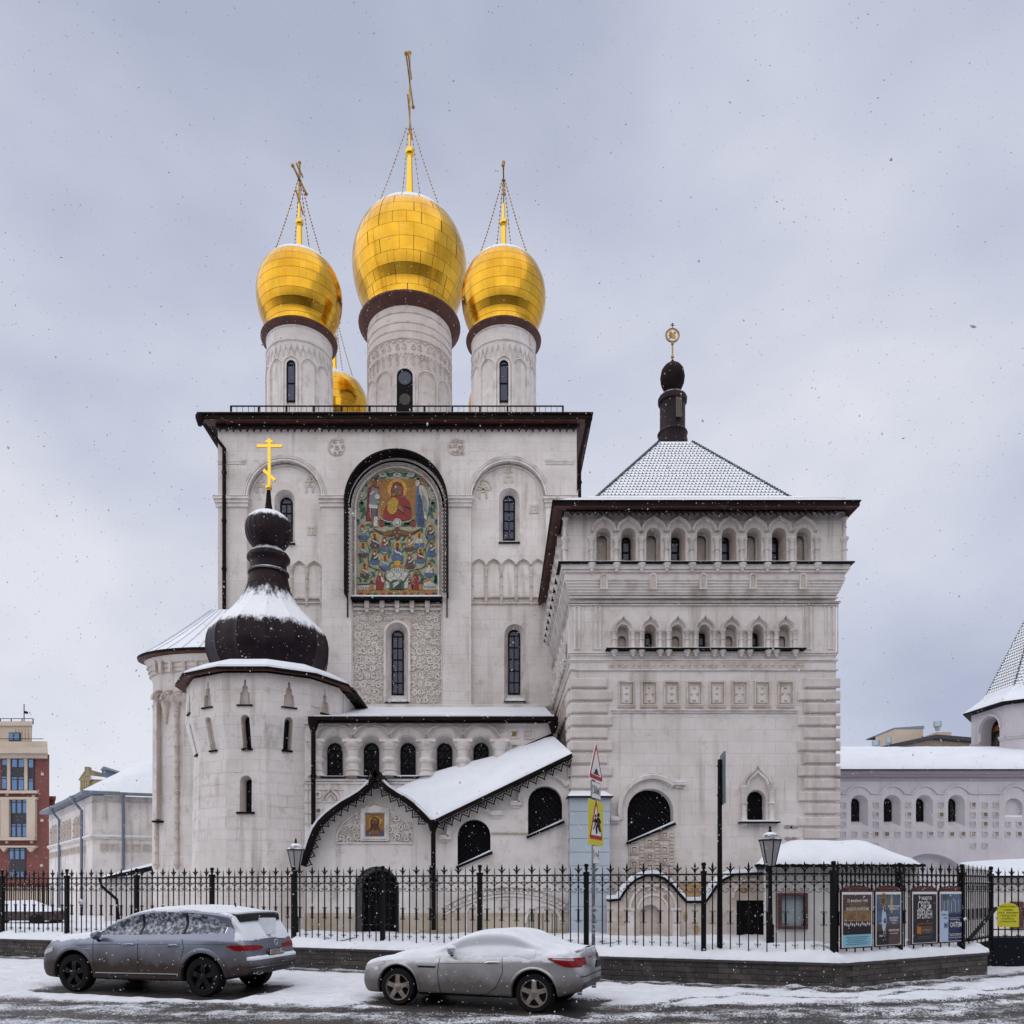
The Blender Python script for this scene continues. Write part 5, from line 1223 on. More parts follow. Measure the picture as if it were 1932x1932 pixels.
for i, x in enumerate(GC):
    mb = MB(); cz_ = qz(828); 
    for r0, r1, pr in ((112, 118, .05), (123, 129, .07), (133, 142, .09)): archband(mb, qx(x), cz_, r0*k_, r1*k_, GY-pr, GY+.01, 24, a0=radians(20), a1=radians(160))
    archband(mb, qx(x), cz_-.15, 96*k_, 101*k_, GY-.04, GY+.01, 24)
    part('arch_moulding', mb, M['trim'], gal, smooth=40)
    mb = MB(); cx, cz_ = qx(x+127), qz(718)
    for r in (.05, .1, .16): archband(mb, cx, cz_, r-.02, r+.01, GY-.05, GY+.01, 16, a1=2*pi)
    for j in range(8): mb.ball(cx+.12*cos(j*pi/4), GY-.02, cz_+.12*sin(j*pi/4), .03, 5)
    part('rosette', mb, M['trim'], gal)
    mb = MB(); mb.box(qx(x-95), qx(x+75), GY-.14, GY+.4, qz(1062), qz(1055)); s_ = part('sill', mb, M['blackp'], gal); mb = MB(); mb.box(qx(x-90), qx(x+70), GY-.12, GY+.4, qz(1055), qz(1055)+.02+.02*(i > 1)); part('sill_snow', mb, M['snowroof'], s_, kind='stuff')
mb = MB(); mb.box(gl, gr, GY-.08, GY+.01, qz(1085), qz(1072)); mb.box(gl, gr, GY-.05, GY+.01, qz(1104), qz(1090)); mb.box(qx(1400), gr, GY-.03, GY+.01, qz(812), qz(806)) if False else None
mb.box(gl, gr, GY-.1, GY+.01, qz(692), qz(680))
for x in range(80, 380, 56): mb.box(qx(x), qx(x+6), GY-.04, GY+.01, qz(1400), qz(1110))
for y in (1140, 1225, 1300, 1370): mb.box(gl, qx(330), GY-.045, GY+.01, qz(y+6), qz(y))
part('moulding', mb, M['trim'], gal)
archk = MB(); archband(archk, qx(243), qz(1215), .22, .29, GY-.09, GY+.01, 18, tip=.12); archband(archk, qx(243), qz(1215), .12, .17, GY-.07, GY+.01, 18, tip=.08); part('kokoshnik', archk, M['trim_warm'], gal)
TG = mat('gold_glazed_tile', (.34, .22, .06), .4, col2=(.14, .12, .07), scale=14, lo=.4, hi=.55); TGn = mat('grey_glazed_tile', (.20, .21, .19), .4, col2=(.45, .42, .36), scale=12, lo=.45, hi=.55)
for x, y, s_, m_ in ((1505, 760, 20, TG), (1605, 760, 22, M['recess']), (1505, 855, 20, TGn), (147, 1178, 16, TGn), (155, 1292, 18, TG)):
    a, b, c_, d = qx(x-s_*1.5), qx(x+s_*1.5), qz(y+s_*1.5), qz(y-s_*1.5); e_ = .05; mb = MB(); mb.plate([(a, c_), (b, c_), (b, d), (a, d)], [[(a+e_, c_+e_), (b-e_, c_+e_), (b-e_, d-e_), (a+e_, d-e_)]], GY-.05, GY+.01); fr = part('tile_frame', mb, M['trim'], gal)
    mb = MB(); mb.box(a+e_+.02, b-e_-.02, GY-.015, GY+.01, c_+e_+.02, d-e_-.02); part('glazed_tile', mb, m_, fr)
mb = MB(); z0_, z1_ = qz(678, 25.3), qz(648, 25.3); ga, gb = X(584, 25.3), X(1051, 25.3); zr_ = 9.02
mb.add([(ga, 25.3, z0_), (gb, 25.3, z0_), (gb, 25.3, z1_), (ga, 25.3, z1_), (gb, 31, zr_), (ga, 31, zr_), (gb, 31, z0_), (ga, 31, z0_)], [(0, 1, 2, 3), (3, 2, 4, 5), (0, 3, 5, 7), (1, 6, 4, 2), (0, 7, 6, 1)]); mb.box(ga-.03, gb+.03, 25.2, 25.3, z1_-.09, z1_+.03); part('roof', mb, M['brown'], gal)
mb = MB(); pr_ = random.Random(4); x = ga+.15
while x < gb-.2:
    w_ = pr_.uniform(.7, 2.2); x2 = min(x+w_, gb-.1); mb.box(x, x2, 25.24, 25.9, z1_+.02, z1_+.07+pr_.uniform(0, .03)); x = x2+pr_.uniform(.02, .12)
mb.add([(ga+.05, 25.7, z1_+.1), (gb-.05, 25.7, z1_+.1), (gb-.05, 30.9, zr_+.08), (ga+.05, 30.9, zr_+.08)], [(0, 1, 2, 3)]); part('roof_snow', mb, M['snowroof'], gal, kind='stuff')
pipe([(X(591, 25.2), 25.22, z0_), (X(591, 25.2), 25.22, z0_-.2), (X(591, 25.2), 25.22, qz(1390))], .075, gal)
pipe([(X(1044, 25.4), 25.35, z0_), (X(1044, 25.4), 25.4, qz(765))], .07, gal, rings=False)

# ------------------------------------------------------------------ porch with ogee gable and covered stair
PYY = 24.1
por = thing('porch', (-3, PYY, YG), 'white entrance porch with snow covered ogee gable and long sloping stair roof', 'porch')
px_ = lambda x, Y=PYY: P(cF, x, 0, Y)[0]
pz_ = lambda y, Y=PYY: P(cF, 0, y, Y)[1]
gable = [(22, 1660), (60, 1560), (82, 1490), (112, 1415), (150, 1358), (195, 1312), (250, 1268), (310, 1225), (370, 1192), (430, 1155), (480, 1112), (510, 1070), (530, 1035), (545, 1003)]
gabler = [(545, 1003), (562, 1038), (590, 1078), (630, 1118), (690, 1158), (750, 1190), (810, 1232), (860, 1280), (905, 1330), (925, 1352)]
RF = 23.7
gcv = [(P(cF, x, y, RF)) for x, y in gable]+[(P(cF, x, y, RF)) for x, y in gabler[1:]]
st = [P(cF, 940, 1358, RF), P(cF, 1905, 893, RF)]
wallo = [(px_(58), .2), (px_(1888), .2), (px_(1888), pz_(925)), (px_(945), pz_(1375))]+[(P(cF, x, y+28, PYY)) for x, y in reversed(gabler[1:-1])]+[P(cF, 545, 1060, PYY)]+[P(cF, x+8, y+26, PYY) for x, y in reversed(gable[3:-1])]+[(px_(60), pz_(1545))]
def sarch(xl_, xr_, yt, ybl, ybr, Y=PYY):
    a, b = px_(xl_, Y), px_(xr_, Y); r = (b-a)/2; zs = pz_(yt, Y)-r
    return [(a, pz_(ybl, Y)), (b, pz_(ybr, Y))]+[((a+b)/2+r*cos(pi*i/16), zs+r*sin(pi*i/16)) for i in range(17)]
s1 = sarch(1115, 1342, 1348, 1675, 1570); s2 = sarch(1601, 1836, 1118, 1467, 1360)
dr = arch(px_(558), .3, px_(712)-px_(405), pz_(1672))
w3 = MB(); w3.plate(wallo, [s1, s2, dr], PYY, PYY+.45)
w3.box(px_(58), px_(62), PYY+.45, GY, .2, pz_(1500)); w3.box(px_(1884), px_(1888), PYY+.45, GY, .2, pz_(940))
part('wall', w3, M['plaster'], por)
rake_window(por, PYY, lambda Y: s1, .38); rake_window(por, PYY, lambda Y: s2, .38)
rake_hood(por, PYY, cF, 1235, 1450, 172, 196, radians(50), radians(192), [(990, 1060, 1468, 1488), (1345, 1425, 1300, 1320)], .12)
rake_hood(por, PYY, cF, 1722, 1222, 168, 192, radians(35), radians(190), [(1478, 1550, 1232, 1252), (1862, 1888, 1096, 1112)], .12)
mb = MB(); mb.box(px_(1348), px_(1600), PYY-.06, PYY+.01, pz_(1448), pz_(1440)); mb.box(px_(60), px_(400), PYY-.05, PYY, .3, 1.3) ; mb.box(px_(715), px_(1885), PYY-.05, PYY, .3, 1.3)
part('plinth', mb, mat('ochre_plinth_stone', (.55, .49, .41), .9, col2=(.46, .38, .28), scale=1.8, joints=2, jsize=(.7, .4)), por)
# carved lunette and icon
lun = [(283, 1512), (286, 1450), (325, 1378), (395, 1318), (465, 1284), (545, 1226), (625, 1284), (700, 1316), (765, 1372), (798, 1440), (803, 1512)]
L2 = [P(cF, x, y, PYY) for x, y in lun]
def inpoly(x, z, o=L2):
    k = False; j = len(o)-1
    for i in range(len(o)):
        a, b = o[i], o[j]
        if (a[1] > z) != (b[1] > z) and x < (b[0]-a[0])*(z-a[1])/(b[1]-a[1])+a[0]: k = not k
        j = i
    return k
ia, ib = P(cF, 485, 1462, PYY), P(cF, 606, 1313, PYY)
mb = MB(); carve(mb, L2[0][0], L2[-1][0], L2[0][1], L2[5][1], .27, PYY, .07, lambda x, z: inpoly(x, z) and (x < ia[0]-.12 or x > ib[0]+.12 or z > ib[1]+.3 or z < ia[1]-.14), 9)
carve(mb, L2[0][0], L2[-1][0], L2[0][1], L2[5][1], .17, PYY, .05, lambda x, z: inpoly(x, z) and (x < ia[0]-.12 or x > ib[0]+.12 or z > ib[1]+.3 or z < ia[1]-.14), 19)
mb.ribbon(L2+[L2[0]], .045, PYY-.05, PYY+.01); part('carved_lunette', mb, M['carve'], por, kind='stuff')
mb = MB(); e_ = .16; a, b = ia, ib
mb.plate([(a[0]-e_, a[1]-e_), (b[0]+e_, a[1]-e_), (b[0]+e_, b[1]+e_), ((a[0]+b[0])/2, b[1]+e_+.1), (a[0]-e_, b[1]+e_)], [[(a[0]-.03, a[1]-.03), (b[0]+.03, a[1]-.03), (b[0]+.03, b[1]+.03), (a[0]-.03, b[1]+.03)]], PYY-.1, PYY+.01)
mb.plate([(a[0]-.1, a[1]-.1), (b[0]+.1, a[1]-.1), (b[0]+.1, b[1]+.1), (a[0]-.1, b[1]+.1)], [[(a[0]-.06, a[1]-.06), (b[0]+.06, a[1]-.06), (b[0]+.06, b[1]+.06), (a[0]-.06, b[1]+.06)]], PYY-.13, PYY-.09)
fr = part('icon_frame', mb, M['trim'], por)
icon = MB(); icon.box(a[0], b[0], PYY-.03, PYY+.01, a[1], b[1]); icon = part('icon', icon, CM['ochre'], por)
ik = (b[0]-a[0])/480; ip = lambda x, y: (a[0]+(x-380)*ik, b[1]-(y-598)*ik)
def ipoly(k, pts, lay): m_ = MB(); m_.plate([ip(*p) for p in pts], [], PYY-.03-.008*lay, PYY-.02); part(NM.get(k, k), m_, CM[k], icon)
def icirc(k, x, y, rx, ry, lay): ipoly(k, [(x+rx*cos(i*pi/10), y+ry*sin(i*pi/10)) for i in range(20)], lay)
ipoly('blue', [(380, 1040), (860, 1040), (860, 1178), (380, 1178)], 1); ipoly('skin', [(400, 1030), (840, 1020), (800, 1110), (700, 1165), (540, 1165), (430, 1110)], 2)
icirc('yellow', 620, 810, 185, 170, 2); icirc('halo', 620, 810, 165, 150, 3); icirc('brown', 620, 820, 125, 150, 4); ipoly('brown', [(500, 850), (560, 960), (480, 1060), (460, 1040), (520, 950)], 5); ipoly('brown', [(740, 850), (690, 960), (750, 1060), (775, 1040), (720, 950)], 5)
icirc('skin', 620, 800, 75, 105, 5); icirc('brown', 620, 935, 55, 85, 6); icirc('dark', 590, 790, 14, 8, 6); icirc('dark', 652, 790, 14, 8, 6); ipoly('brown', [(612, 800), (628, 800), (634, 850), (606, 850)], 6)
# roofs
def offs(pts, d):
    out = []
    for i, p in enumerate(pts):
        a_, b_ = pts[max(i-1, 0)], pts[min(i+1, len(pts)-1)]; dx_, dz_ = b_[0]-a_[0], b_[1]-a_[1]; l = sqrt(dx_*dx_+dz_*dz_); out.append((p[0]-dz_/l*d, p[1]+dx_/l*d))
    return out
ti = len(gable)-1
gl_, gr_ = gcv[:ti+1], gcv[ti:]
mb = MB()
for cv in (gl_, gr_):
    ins = offs(cv, -.13); mb.loft([[(p[0], RF, p[1]), (p[0], GY, p[1]), (q_[0], GY, q_[1]), (q_[0], RF, q_[1])] for p, q_ in zip(cv, ins)], cap0=True, cap1=True)
mb.ball(gcv[ti][0], RF+.06, gcv[ti][1]+.0, .07, 8); mb.ball(gcv[0][0], RF+.04, gcv[0][1], .06, 6)
part('gable_roof', mb, M['brown'], por, smooth=40)
mb = MB()
for cv, e0 in ((gl_[1:-2], 1), (gr_[2:], 2)):
    o1 = offs(cv, .005); o2 = offs(cv, .075); mb.loft([[(p[0], RF+.05, p[1]), (p[0], GY, p[1]), (q_[0], GY, q_[1]), (q_[0], RF+.05, q_[1])] for p, q_ in zip(o1, o2)], cap0=True, cap1=True)
part('gable_snow', mb, M['snowroof'], por, smooth=50, kind='stuff')
mb = MB(); insl = offs(gl_, -.12); insr = offs(gr_, -.12); valance(mb, insl, .26, .22, RF+.02); valance(mb, insr, .26, .22, RF+.02); valance(mb, [(st[0][0]+.1, st[0][1]-.1), (st[1][0]-.05, st[1][1]-.12)], .27, .24, RF+.02); part('lace_edging', mb, M['blackp'], por, kind='stuff')
bk = [P(cF, 700, 1165, GY-.02), P(cF, 930, 1062, GY-.02), P(cF, 1200, 975, GY-.02), P(cF, 1390, 925, GY-.02), P(cF, 1770, 772, GY-.02)]
def lerp2(pts, f):
    x = pts[0][0]+(pts[-1][0]-pts[0][0])*f
    for p, q_ in zip(pts, pts[1:]):
        if x <= q_[0]+1e-6: return x, p[1]+(q_[1]-p[1])*(x-p[0])/(q_[0]-p[0])
    return pts[-1]
mb = MB(); NX_, NY_ = 60, 12; lo, hi = [], []
frt = [(gr_[4][0], gr_[4][1]-.0), gr_[7], st[0], st[1]]
for i in range(NX_+1):
    f = i/NX_; a_ = lerp2(frt, f); b_ = lerp2(bk, f); l1, l2 = [], []
    for j in range(NY_+1):
        t_ = j/NY_; x = a_[0]+(b_[0]-a_[0])*t_; z = a_[1]+(b_[1]-a_[1])*t_; y = RF+.02+(GY-.04-RF)*t_
        th = .10+.05*noise.noise((x*1.1, y*1.5, 3))+.12*max(0, .5-abs(f-.22))*t_; th *= min(1, .25+j*.5, 1) if j < 2 else 1
        th *= min(1, (NX_-i)/4+.15)
        l1.append((x, y, z)); l2.append((x, y, z+max(th, .02)))
    lo.append(l1); hi.append(l2)
mb.loft([h+l[::-1] for h, l in zip(hi, lo)], cap0=True, cap1=True); part('stair_roof_snow', mb, M['snowroof'], por, smooth=50)
mb = MB(); a_, b_ = st; c_, d_ = bk[0], bk[-1]
mb.ribbon([(a_[0], a_[1]-.06), (b_[0], b_[1]-.06)], .11, RF-.03, RF+.05)
mb.add([(a_[0], RF, a_[1]-.01), (b_[0], RF, b_[1]-.01), (d_[0]+.05, GY-.02, d_[1]-.01), (c_[0], GY-.02, c_[1]-.01), (a_[0], RF, a_[1]-.11), (b_[0], RF, b_[1]-.11), (d_[0]+.05, GY-.02, d_[1]-.11), (c_[0], GY-.02, c_[1]-.11)], [(0, 1, 2, 3), (4, 7, 6, 5), (0, 4, 5, 1), (1, 5, 6, 2)])
mb.ribbon([(P(cF, 1390, 932, GY-.05)), (P(cF, 1775, 765, GY-.05))], .12, GY-.1, GY)
part('stair_roof', mb, M['brown'], por)
pipe([(px_(946, RF), RF+.02, pz_(1360, RF)), (px_(946, RF), RF+.06, pz_(1420, RF)), (px_(946, RF), RF+.2, .8)], .075, por)
# door
mb = MB(); ddp = .55; mb.plate(arch(px_(558), .3, px_(712)-px_(405), pz_(1672)), [arch(px_(575), .31, px_(700)-px_(450), pz_(1700))], PYY+.1, PYY+.4); part('door_frame', mb, mat('dark_wooden_door_frame', (.055, .05, .048), .6), por)
mb = MB(); mb.plate(arch(px_(575), .3, px_(702)-px_(448), pz_(1698)), [], PYY+.44, PYY+.5); d = part('door', mb, M['blackp'], por)
mb = MB()
for i in range(15): x = px_(575)-.55+i*.08; mb.box(x-.011, x+.011, PYY+.34, PYY+.36, .5, 2.45)
for z in (.9, 1.5, 2.1): mb.box(px_(575)-.58, px_(575)+.58, PYY+.33, PYY+.37, z, z+.03)
part('grille', mb, M['black'], d)
# blind arch and niches on the lower wall, seen through the fence
mb = MB(); cI = lambda x, y: (603.8+x*.3125, 1630.1+y*.3125)
c0 = P(cI, 1130, 420, PYY); rr = abs(P(cI, 1130, 420, PYY)[1]-P(cI, 1130, 150, PYY)[1])
pts = [P(cI, x, y, PYY) for x, y in ((760, 245), (850, 195), (950, 160), (1050, 140), (1130, 132), (1220, 138), (1320, 155), (1420, 190), (1495, 235))]
mb.ribbon(pts, .06, PYY-.08, PYY+.01); mb.ribbon([(x, z-.28) for x, z in pts], .05, PYY-.06, PYY+.01)
for i in range(26):
    t_ = i/26*(len(pts)-1); k = int(t_); f = t_-k; x = pts[k][0]+(pts[k+1][0]-pts[k][0])*f; z = pts[k][1]+(pts[k+1][1]-pts[k][1])*f; mb.box(x-.04, x+.04, PYY-.07, PYY+.01, z-.2, z-.1)
a_, b_ = P(cI, 1075, 258, PYY), P(cI, 1150, 205, PYY); mb.plate([(a_[0], a_[1]), (b_[0], a_[1]), (b_[0], b_[1]), (a_[0], b_[1])], [[(a_[0]+.05, a_[1]+.05), (b_[0]-.05, a_[1]+.05), (b_[0]-.05, b_[1]-.05), (a_[0]+.05, b_[1]-.05)]], PYY-.05, PYY+.01)
cx, cz_ = P(cI, 928, 300, PYY); archband(mb, cx, cz_, .2, .26, PYY-.07, PYY+.01, 16, tip=.1); mb.box(cx-.27, cx-.2, PYY-.07, PYY+.01, .7, cz_); mb.box(cx+.2, cx+.27, PYY-.07, PYY+.01, .7, cz_)
cx, cz_ = P(cI, 1345, 355, PYY); archband(mb, cx, cz_, .5, .58, PYY-.08, PYY+.01, 20)
for i in range(7): mb.box(cx-.42+i*.14-.012, cx-.42+i*.14+.012, PYY-.05, PYY-.03, .6, cz_+.35)
part('blind_arch', mb, M['trim'], por)
# ------------------------------------------------------------------ low white building, left
def xyp(u, Y): return Vector((X(u, Y), Y))
LB = [Vector((-27.2, 48.3)), Vector((-19.34, 38.0)), Vector((-12.5, 40.6))]
low = thing('hipped_roof_house', (-19.34, 38, 0), 'low white house with snow covered hipped roof and blue grey downpipes, left of the apse', 'house')
def wallT(a, b):      # frame with x along a->b, y into the building, z up
    d = (b-a).normalized(); n_ = Vector((-d.y, d.x)); return Matrix(((d.x, n_.x, 0, a.x), (d.y, n_.y, 0, a.y), (0, 0, 1, 0), (0, 0, 0, 1)))
T1, T2 = wallT(LB[0], LB[1]), wallT(LB[1], LB[2]); L1, L2_ = (LB[1]-LB[0]).length, (LB[2]-LB[1]).length
mb = MB(); mb.box(0, L1, 0, 6, 0, 6.5, T=T1); mb.box(0, L2_, 0, 6, 0, 6.5, T=T2); part('wall', mb, M['plaster'], low)
mb = MB()
for T_, l in ((T1, L1), (T2, L2_)):
    mb.box(-.02, l+.02, -.12, 0, 4.5, 4.56, T=T_); mb.box(0, l, -.07, 0, 4.42, 4.5, T=T_); mb.box(0, l, -.06, 0, 6.15, 6.2, T=T_)
part('moulding', mb, M['trim'], low)
mb = MB()
for T_, l in ((T1, L1), (T2, L2_)): mb.box(0, l, -.11, 0, 4.56, 4.61, T=T_)
part('ledge_snow', mb, M['snowroof'], low, kind='stuff')
def coffer(T_, x, z, w_, root, m='trim_warm', tile=None, pr=.05, name='coffer'):
    mb = MB(); h = w_/2; mb.plate([(x-h, z-h), (x+h, z-h), (x+h, z+h), (x-h, z+h)], [[(x-h*.72, z-h*.72), (x+h*.72, z-h*.72), (x+h*.72, z+h*.72), (x-h*.72, z+h*.72)]], -pr, .01, T=T_)
    if not tile: mb.plate([(x-h*.5, z-h*.5), (x+h*.5, z-h*.5), (x+h*.5, z+h*.5), (x-h*.5, z+h*.5)], [[(x-h*.25, z-h*.25), (x+h*.25, z-h*.25), (x+h*.25, z+h*.25), (x-h*.25, z+h*.25)]], -pr*.6, .01, T=T_)
    o_ = part(name, mb, M[m], root)
    if tile: t_ = MB(); t_.box(x-h*.7, x+h*.7, -.015, .01, z-h*.7, z+h*.7, T=T_); part('glazed_tile', t_, tile, o_)
for i in range(8): coffer(T2, .5+.47*i, 4.02, .36, low)
for i in range(16): coffer(T1, .5+.72*i, 4.02, .36, low)
for g0, n in ((1.2, 2), (4.8, 3), (8.6, 2)):
    for k in range(n):
        x = g0+k*.95
        mb = MB(); mb.plate(arch(x+.45, 4.62, .5, 5.75), [arch(x+.45, 4.63, .34, 5.66)], -.1, .01, T=T1); mb.plate(arch(x+.45, 4.63, .34, 5.66), [], -.01, .005, T=T1)
        for j in range(6): mb.box(x-.12, x+.12, -.14+.03*(j % 2), 0, 4.62+j*.17, 4.62+j*.17+.13, T=T1)
        part('blind_window', mb, M['trim_warm'], low)
mb = MB(); mb.plate(arch(3.85, 4.62, .55, 5.9), [arch(3.85, 4.63, .38, 5.8)], -.12, .01, T=T2)
for j in range(7): mb.box(3.42, 3.6, -.14+.03*(j % 2), 0, 4.62+j*.16, 4.62+j*.16+.12, T=T2)
part('blind_window', mb, M['trim_warm'], low)
mb = MB(); a, b, c_ = LB
ev = [Vector((a.x-.3, a.y-.5, 6.5)), Vector((b.x-.15, b.y-.62, 6.5)), Vector((c_.x+.2, c_.y-.55, 6.5))]
rg = [Vector((-22.0, 52, 9.2)), Vector((-15.5, 46.0, 10.9)), Vector((-10, 46.5, 11.0))]
mb.loft([[tuple(p) for p in ev], [tuple(p+Vector((0, 0, .14))) for p in ev]], closed=False); mb.loft([[tuple(p) for p in ev], [(p.x+.6, p.y+.9, 6.55) for p in ev]], closed=False)
part('eaves', mb, M['pipe_blue'], low)
mb = MB(); lo = []
for f in range(13):
    t_ = f/12; row = []
    for i in range(3):
        row.append(ev[i].lerp(rg[i], t_)+Vector((0, 0, .15+.28*sin(pi*min(t_*1.6, 1))*(1-t_*.5)+.03*sin(i*3+f))))
    fine = []
    for i in range(2):
        for k in range(8): p = row[i].lerp(row[i+1], k/8); fine.append((p.x, p.y, p.z+.05*noise.noise(p*.6)))
    fine.append(tuple(row[2])); lo.append(fine)
mb.loft(lo, closed=False); part('roof_snow', mb, M['snowroof'], low, smooth=60)
def bpipe(u, T_, x): mb = MB(); mb.tube([T_ @ Vector((x, -.5, 6.5)), T_ @ Vector((x, -.45, 6.3)), T_ @ Vector((x, -.12, 5.9)), T_ @ Vector((x, -.12, .5))], .07, 8); mb.tube([T_ @ Vector((x, -.5, 6.6)), T_ @ Vector((x, -.5, 6.35))], [.17, .07], 8); part('downpipe', mb, M['pipe_blue'], low, smooth=40)
bpipe(0, T1, 4.4); bpipe(0, T1, 11.0); bpipe(0, T2, 1.35)
# gabled stone dormer and chimney behind its ridge
dm = thing('stone_gablet', (X(162, 52), 52, 8), 'weathered yellow stone gablet with snow beyond the hipped roof house', 'gable')
mb = MB(); u0, u1 = X(151, 52), X(170, 52); mb.box(u0, u1, 52, 54, 6.5, Z(1470, 52)); mb.plate([(u0-.1, Z(1472, 52)), (u1+.1, Z(1472, 52)), ((u0+u1)/2+.1, Z(1450, 52))], [], 51.95, 54)
for k in range(4): mb.lathe(u0+.1+(u1-u0-.2)*k/3, 51.95, [(.07, 7.5), (.07, Z(1474, 52)), (.12, Z(1472, 52))], 8)
mb.box(u0+.35, u0+.6, 51.9, 52.3, Z(1465, 52), Z(1447, 52)); part('gable', mb, mat('yellow_weathered_stone', (.40, .34, .20), .9, col2=(.16, .13, .09), scale=1.4), dm)
mb = MB(); mb.box(u1, X(196, 52), 52.2, 54, 7, Z(1470, 52)); part('wall', mb, mat('ochre_stucco', (.50, .42, .26), .9), dm)
mb = MB(); mb.loft([[(u1-.3, 52, Z(1470, 52)), (X(198, 52), 52, Z(1471, 52)), (X(198, 52), 54, Z(1471, 52)), (u1-.3, 54, Z(1470, 52))], [(u1-.2, 52.1, Z(1462, 52)), (X(196, 52), 52.1, Z(1466, 52)), (X(196, 52), 54, Z(1466, 52)), (u1-.2, 54, Z(1460, 52))]], cap1=True); part('snow_cap', mb, M['snowroof'], dm)
mb = MB(); mb.box(X(192, 53), X(199, 53), 53, 55, 7, Z(1452, 53)); mb.plate([(X(190, 53), Z(1453, 53)), (X(208, 53), Z(1453, 53)), (X(197, 53), Z(1446, 53))], [], 52.9, 55); part('chimney', mb, M['pipe_blue'], dm)
# shed roof between the apse and the house
sh = thing('lean_to_shed', (X(240, 33), 33, YG), 'low shed with sloping snow roof and black bent downpipe, beside the apse', 'shed')
mb = MB(); mb.box(X(196, 33), X(300, 33), 33, 36, .4, Z(1655, 33)); part('wall', mb, M['plaster'], sh)
mb = MB(); a_, b_ = (X(190, 32.6), Z(1660, 32.6)), (X(300, 32.6), Z(1634, 32.6)); mb.loft([[(a_[0], 32.5, a_[1]), (b_[0], 32.5, b_[1]), (b_[0], 36, b_[1]+.3), (a_[0], 36, a_[1]+.3)], [(a_[0], 32.5, a_[1]+.07), (b_[0], 32.5, b_[1]+.07), (b_[0], 36, b_[1]+.4), (a_[0], 36, a_[1]+.4)]], cap0=True, cap1=True); part('roof', mb, M['black'], sh)
mb = MB(); mb.loft([[(a_[0]+.05, 32.55, a_[1]+.075), (b_[0], 32.55, b_[1]+.075), (b_[0], 36, b_[1]+.41), (a_[0]+.05, 36, a_[1]+.41)], [(a_[0]+.15, 32.65, a_[1]+.19), (b_[0], 32.65, b_[1]+.2), (b_[0], 36, b_[1]+.55), (a_[0]+.15, 36, a_[1]+.55)]], cap1=True); part('roof_snow', mb, M['snowroof'], sh)
mb = MB(); mb.tube([(X(188, 32.4), 32.4, Z(1657, 32.4)), (X(192, 32.4), 32.4, Z(1672, 32.4)), (X(218, 32.4), 32.5, Z(1697, 32.4)), (X(219, 32.4), 32.6, Z(1735, 32.4))], .06, 8); part('downpipe', mb, M['blackp'], sh)

# ------------------------------------------------------------------ brick block at the far left
BY = 100.0
bb = thing('brick_office_block', (X(40, BY), BY, 0), 'red brick block with cream stone cornice and tall blue windows at the far left', 'building')
bx = lambda x: P(cK, x, 0, BY)[0]
bz_ = lambda y: P(cK, 0, y, BY)[1]
m = bpy.data.materials.new('red_brickwork'); m.use_nodes = True; t_ = m.node_tree; br = t_.nodes.new('ShaderNodeTexBrick'); g_ = t_.nodes.new('ShaderNodeNewGeometry'); sx_ = t_.nodes.new('ShaderNodeSeparateXYZ'); cb_ = t_.nodes.new('ShaderNodeCombineXYZ'); ad = t_.nodes.new('ShaderNodeMath')
t_.links.new(g_.outputs[0], sx_.inputs[0]); t_.links.new(sx_.outputs[0], ad.inputs[0]); t_.links.new(sx_.outputs[1], ad.inputs[1]); t_.links.new(ad.outputs[0], cb_.inputs[0]); t_.links.new(sx_.outputs[2], cb_.inputs[1]); t_.links.new(cb_.outputs[0], br.inputs[0])
for k, v in (('Color1', (.20, .045, .035, 1)), ('Color2', (.13, .028, .026, 1)), ('Mortar', (.20, .13, .12, 1)), ('Scale', 1), ('Brick Width', .34), ('Row Height', .13), ('Mortar Size', .014)): br.inputs[k].default_value = v
t_.links.new(br.outputs[0], t_.nodes['Principled BSDF'].inputs[0]); t_.nodes['Principled BSDF'].inputs['Roughness'].default_value = .9
M['brick'] = m; M['cream'] = mat('cream_stone', (.52, .44, .36), .85, col2=(.45, .37, .30), scale=.4)

def skew(mb): mb.v = [(x-.60*max(0, y-BY), y, z) for x, y, z in mb.v]      # the block stands at an acute corner
mb = MB(); br_ = bx(397); mb.box(br_-30, br_, BY, BY+18, 0, bz_(600)); skew(mb); part('wall', mb, M['brick'], bb)
mb = MB(); mb.box(br_-30, bx(440), BY-1.6, BY+19, bz_(605), bz_(560)); mb.box(br_-30, bx(415), BY-.9, BY+18.5, bz_(635), bz_(605)); mb.box(br_-30, bx(400), BY-.5, BY+18, bz_(560), bz_(500))
mb.box(br_-30, bx(315), BY-.5, BY, bz_(915), bz_(893)); mb.box(br_-30, bx(300), BY-.6, BY, bz_(1292), bz_(1268)); mb.box(br_-30, bx(308), BY-.6, BY, bz_(1350), bz_(1335)); mb.box(br_-30, bx(310), BY-.5, BY, bz_(965), bz_(945))
mb.box(bx(22), bx(90), BY-.5, BY, bz_(1270), bz_(965)); mb.box(bx(232), bx(300), BY-.5, BY, bz_(1270), bz_(965)); mb.box(bx(68), bx(92), BY-.3, BY, bz_(890), bz_(580)); mb.box(bx(206), bx(230), BY-.3, BY, bz_(890), bz_(580))
mb.plate([(bx(225), bz_(1350)), (bx(300), bz_(1350)), (bx(262), bz_(1388))], [], BY-.5, BY); mb.plate([(bx(15), bz_(1350)), (bx(75), bz_(1350)), (bx(48), bz_(1385))], [], BY-.5, BY)
mb.box(br_-30, bx(395), BY-.4, BY, 0, bz_(1680)); mb.box(br_-30, bx(395), BY-.6, BY, bz_(1690), bz_(1670))
skew(mb); part('stone_trim', mb, M['cream'], bb)
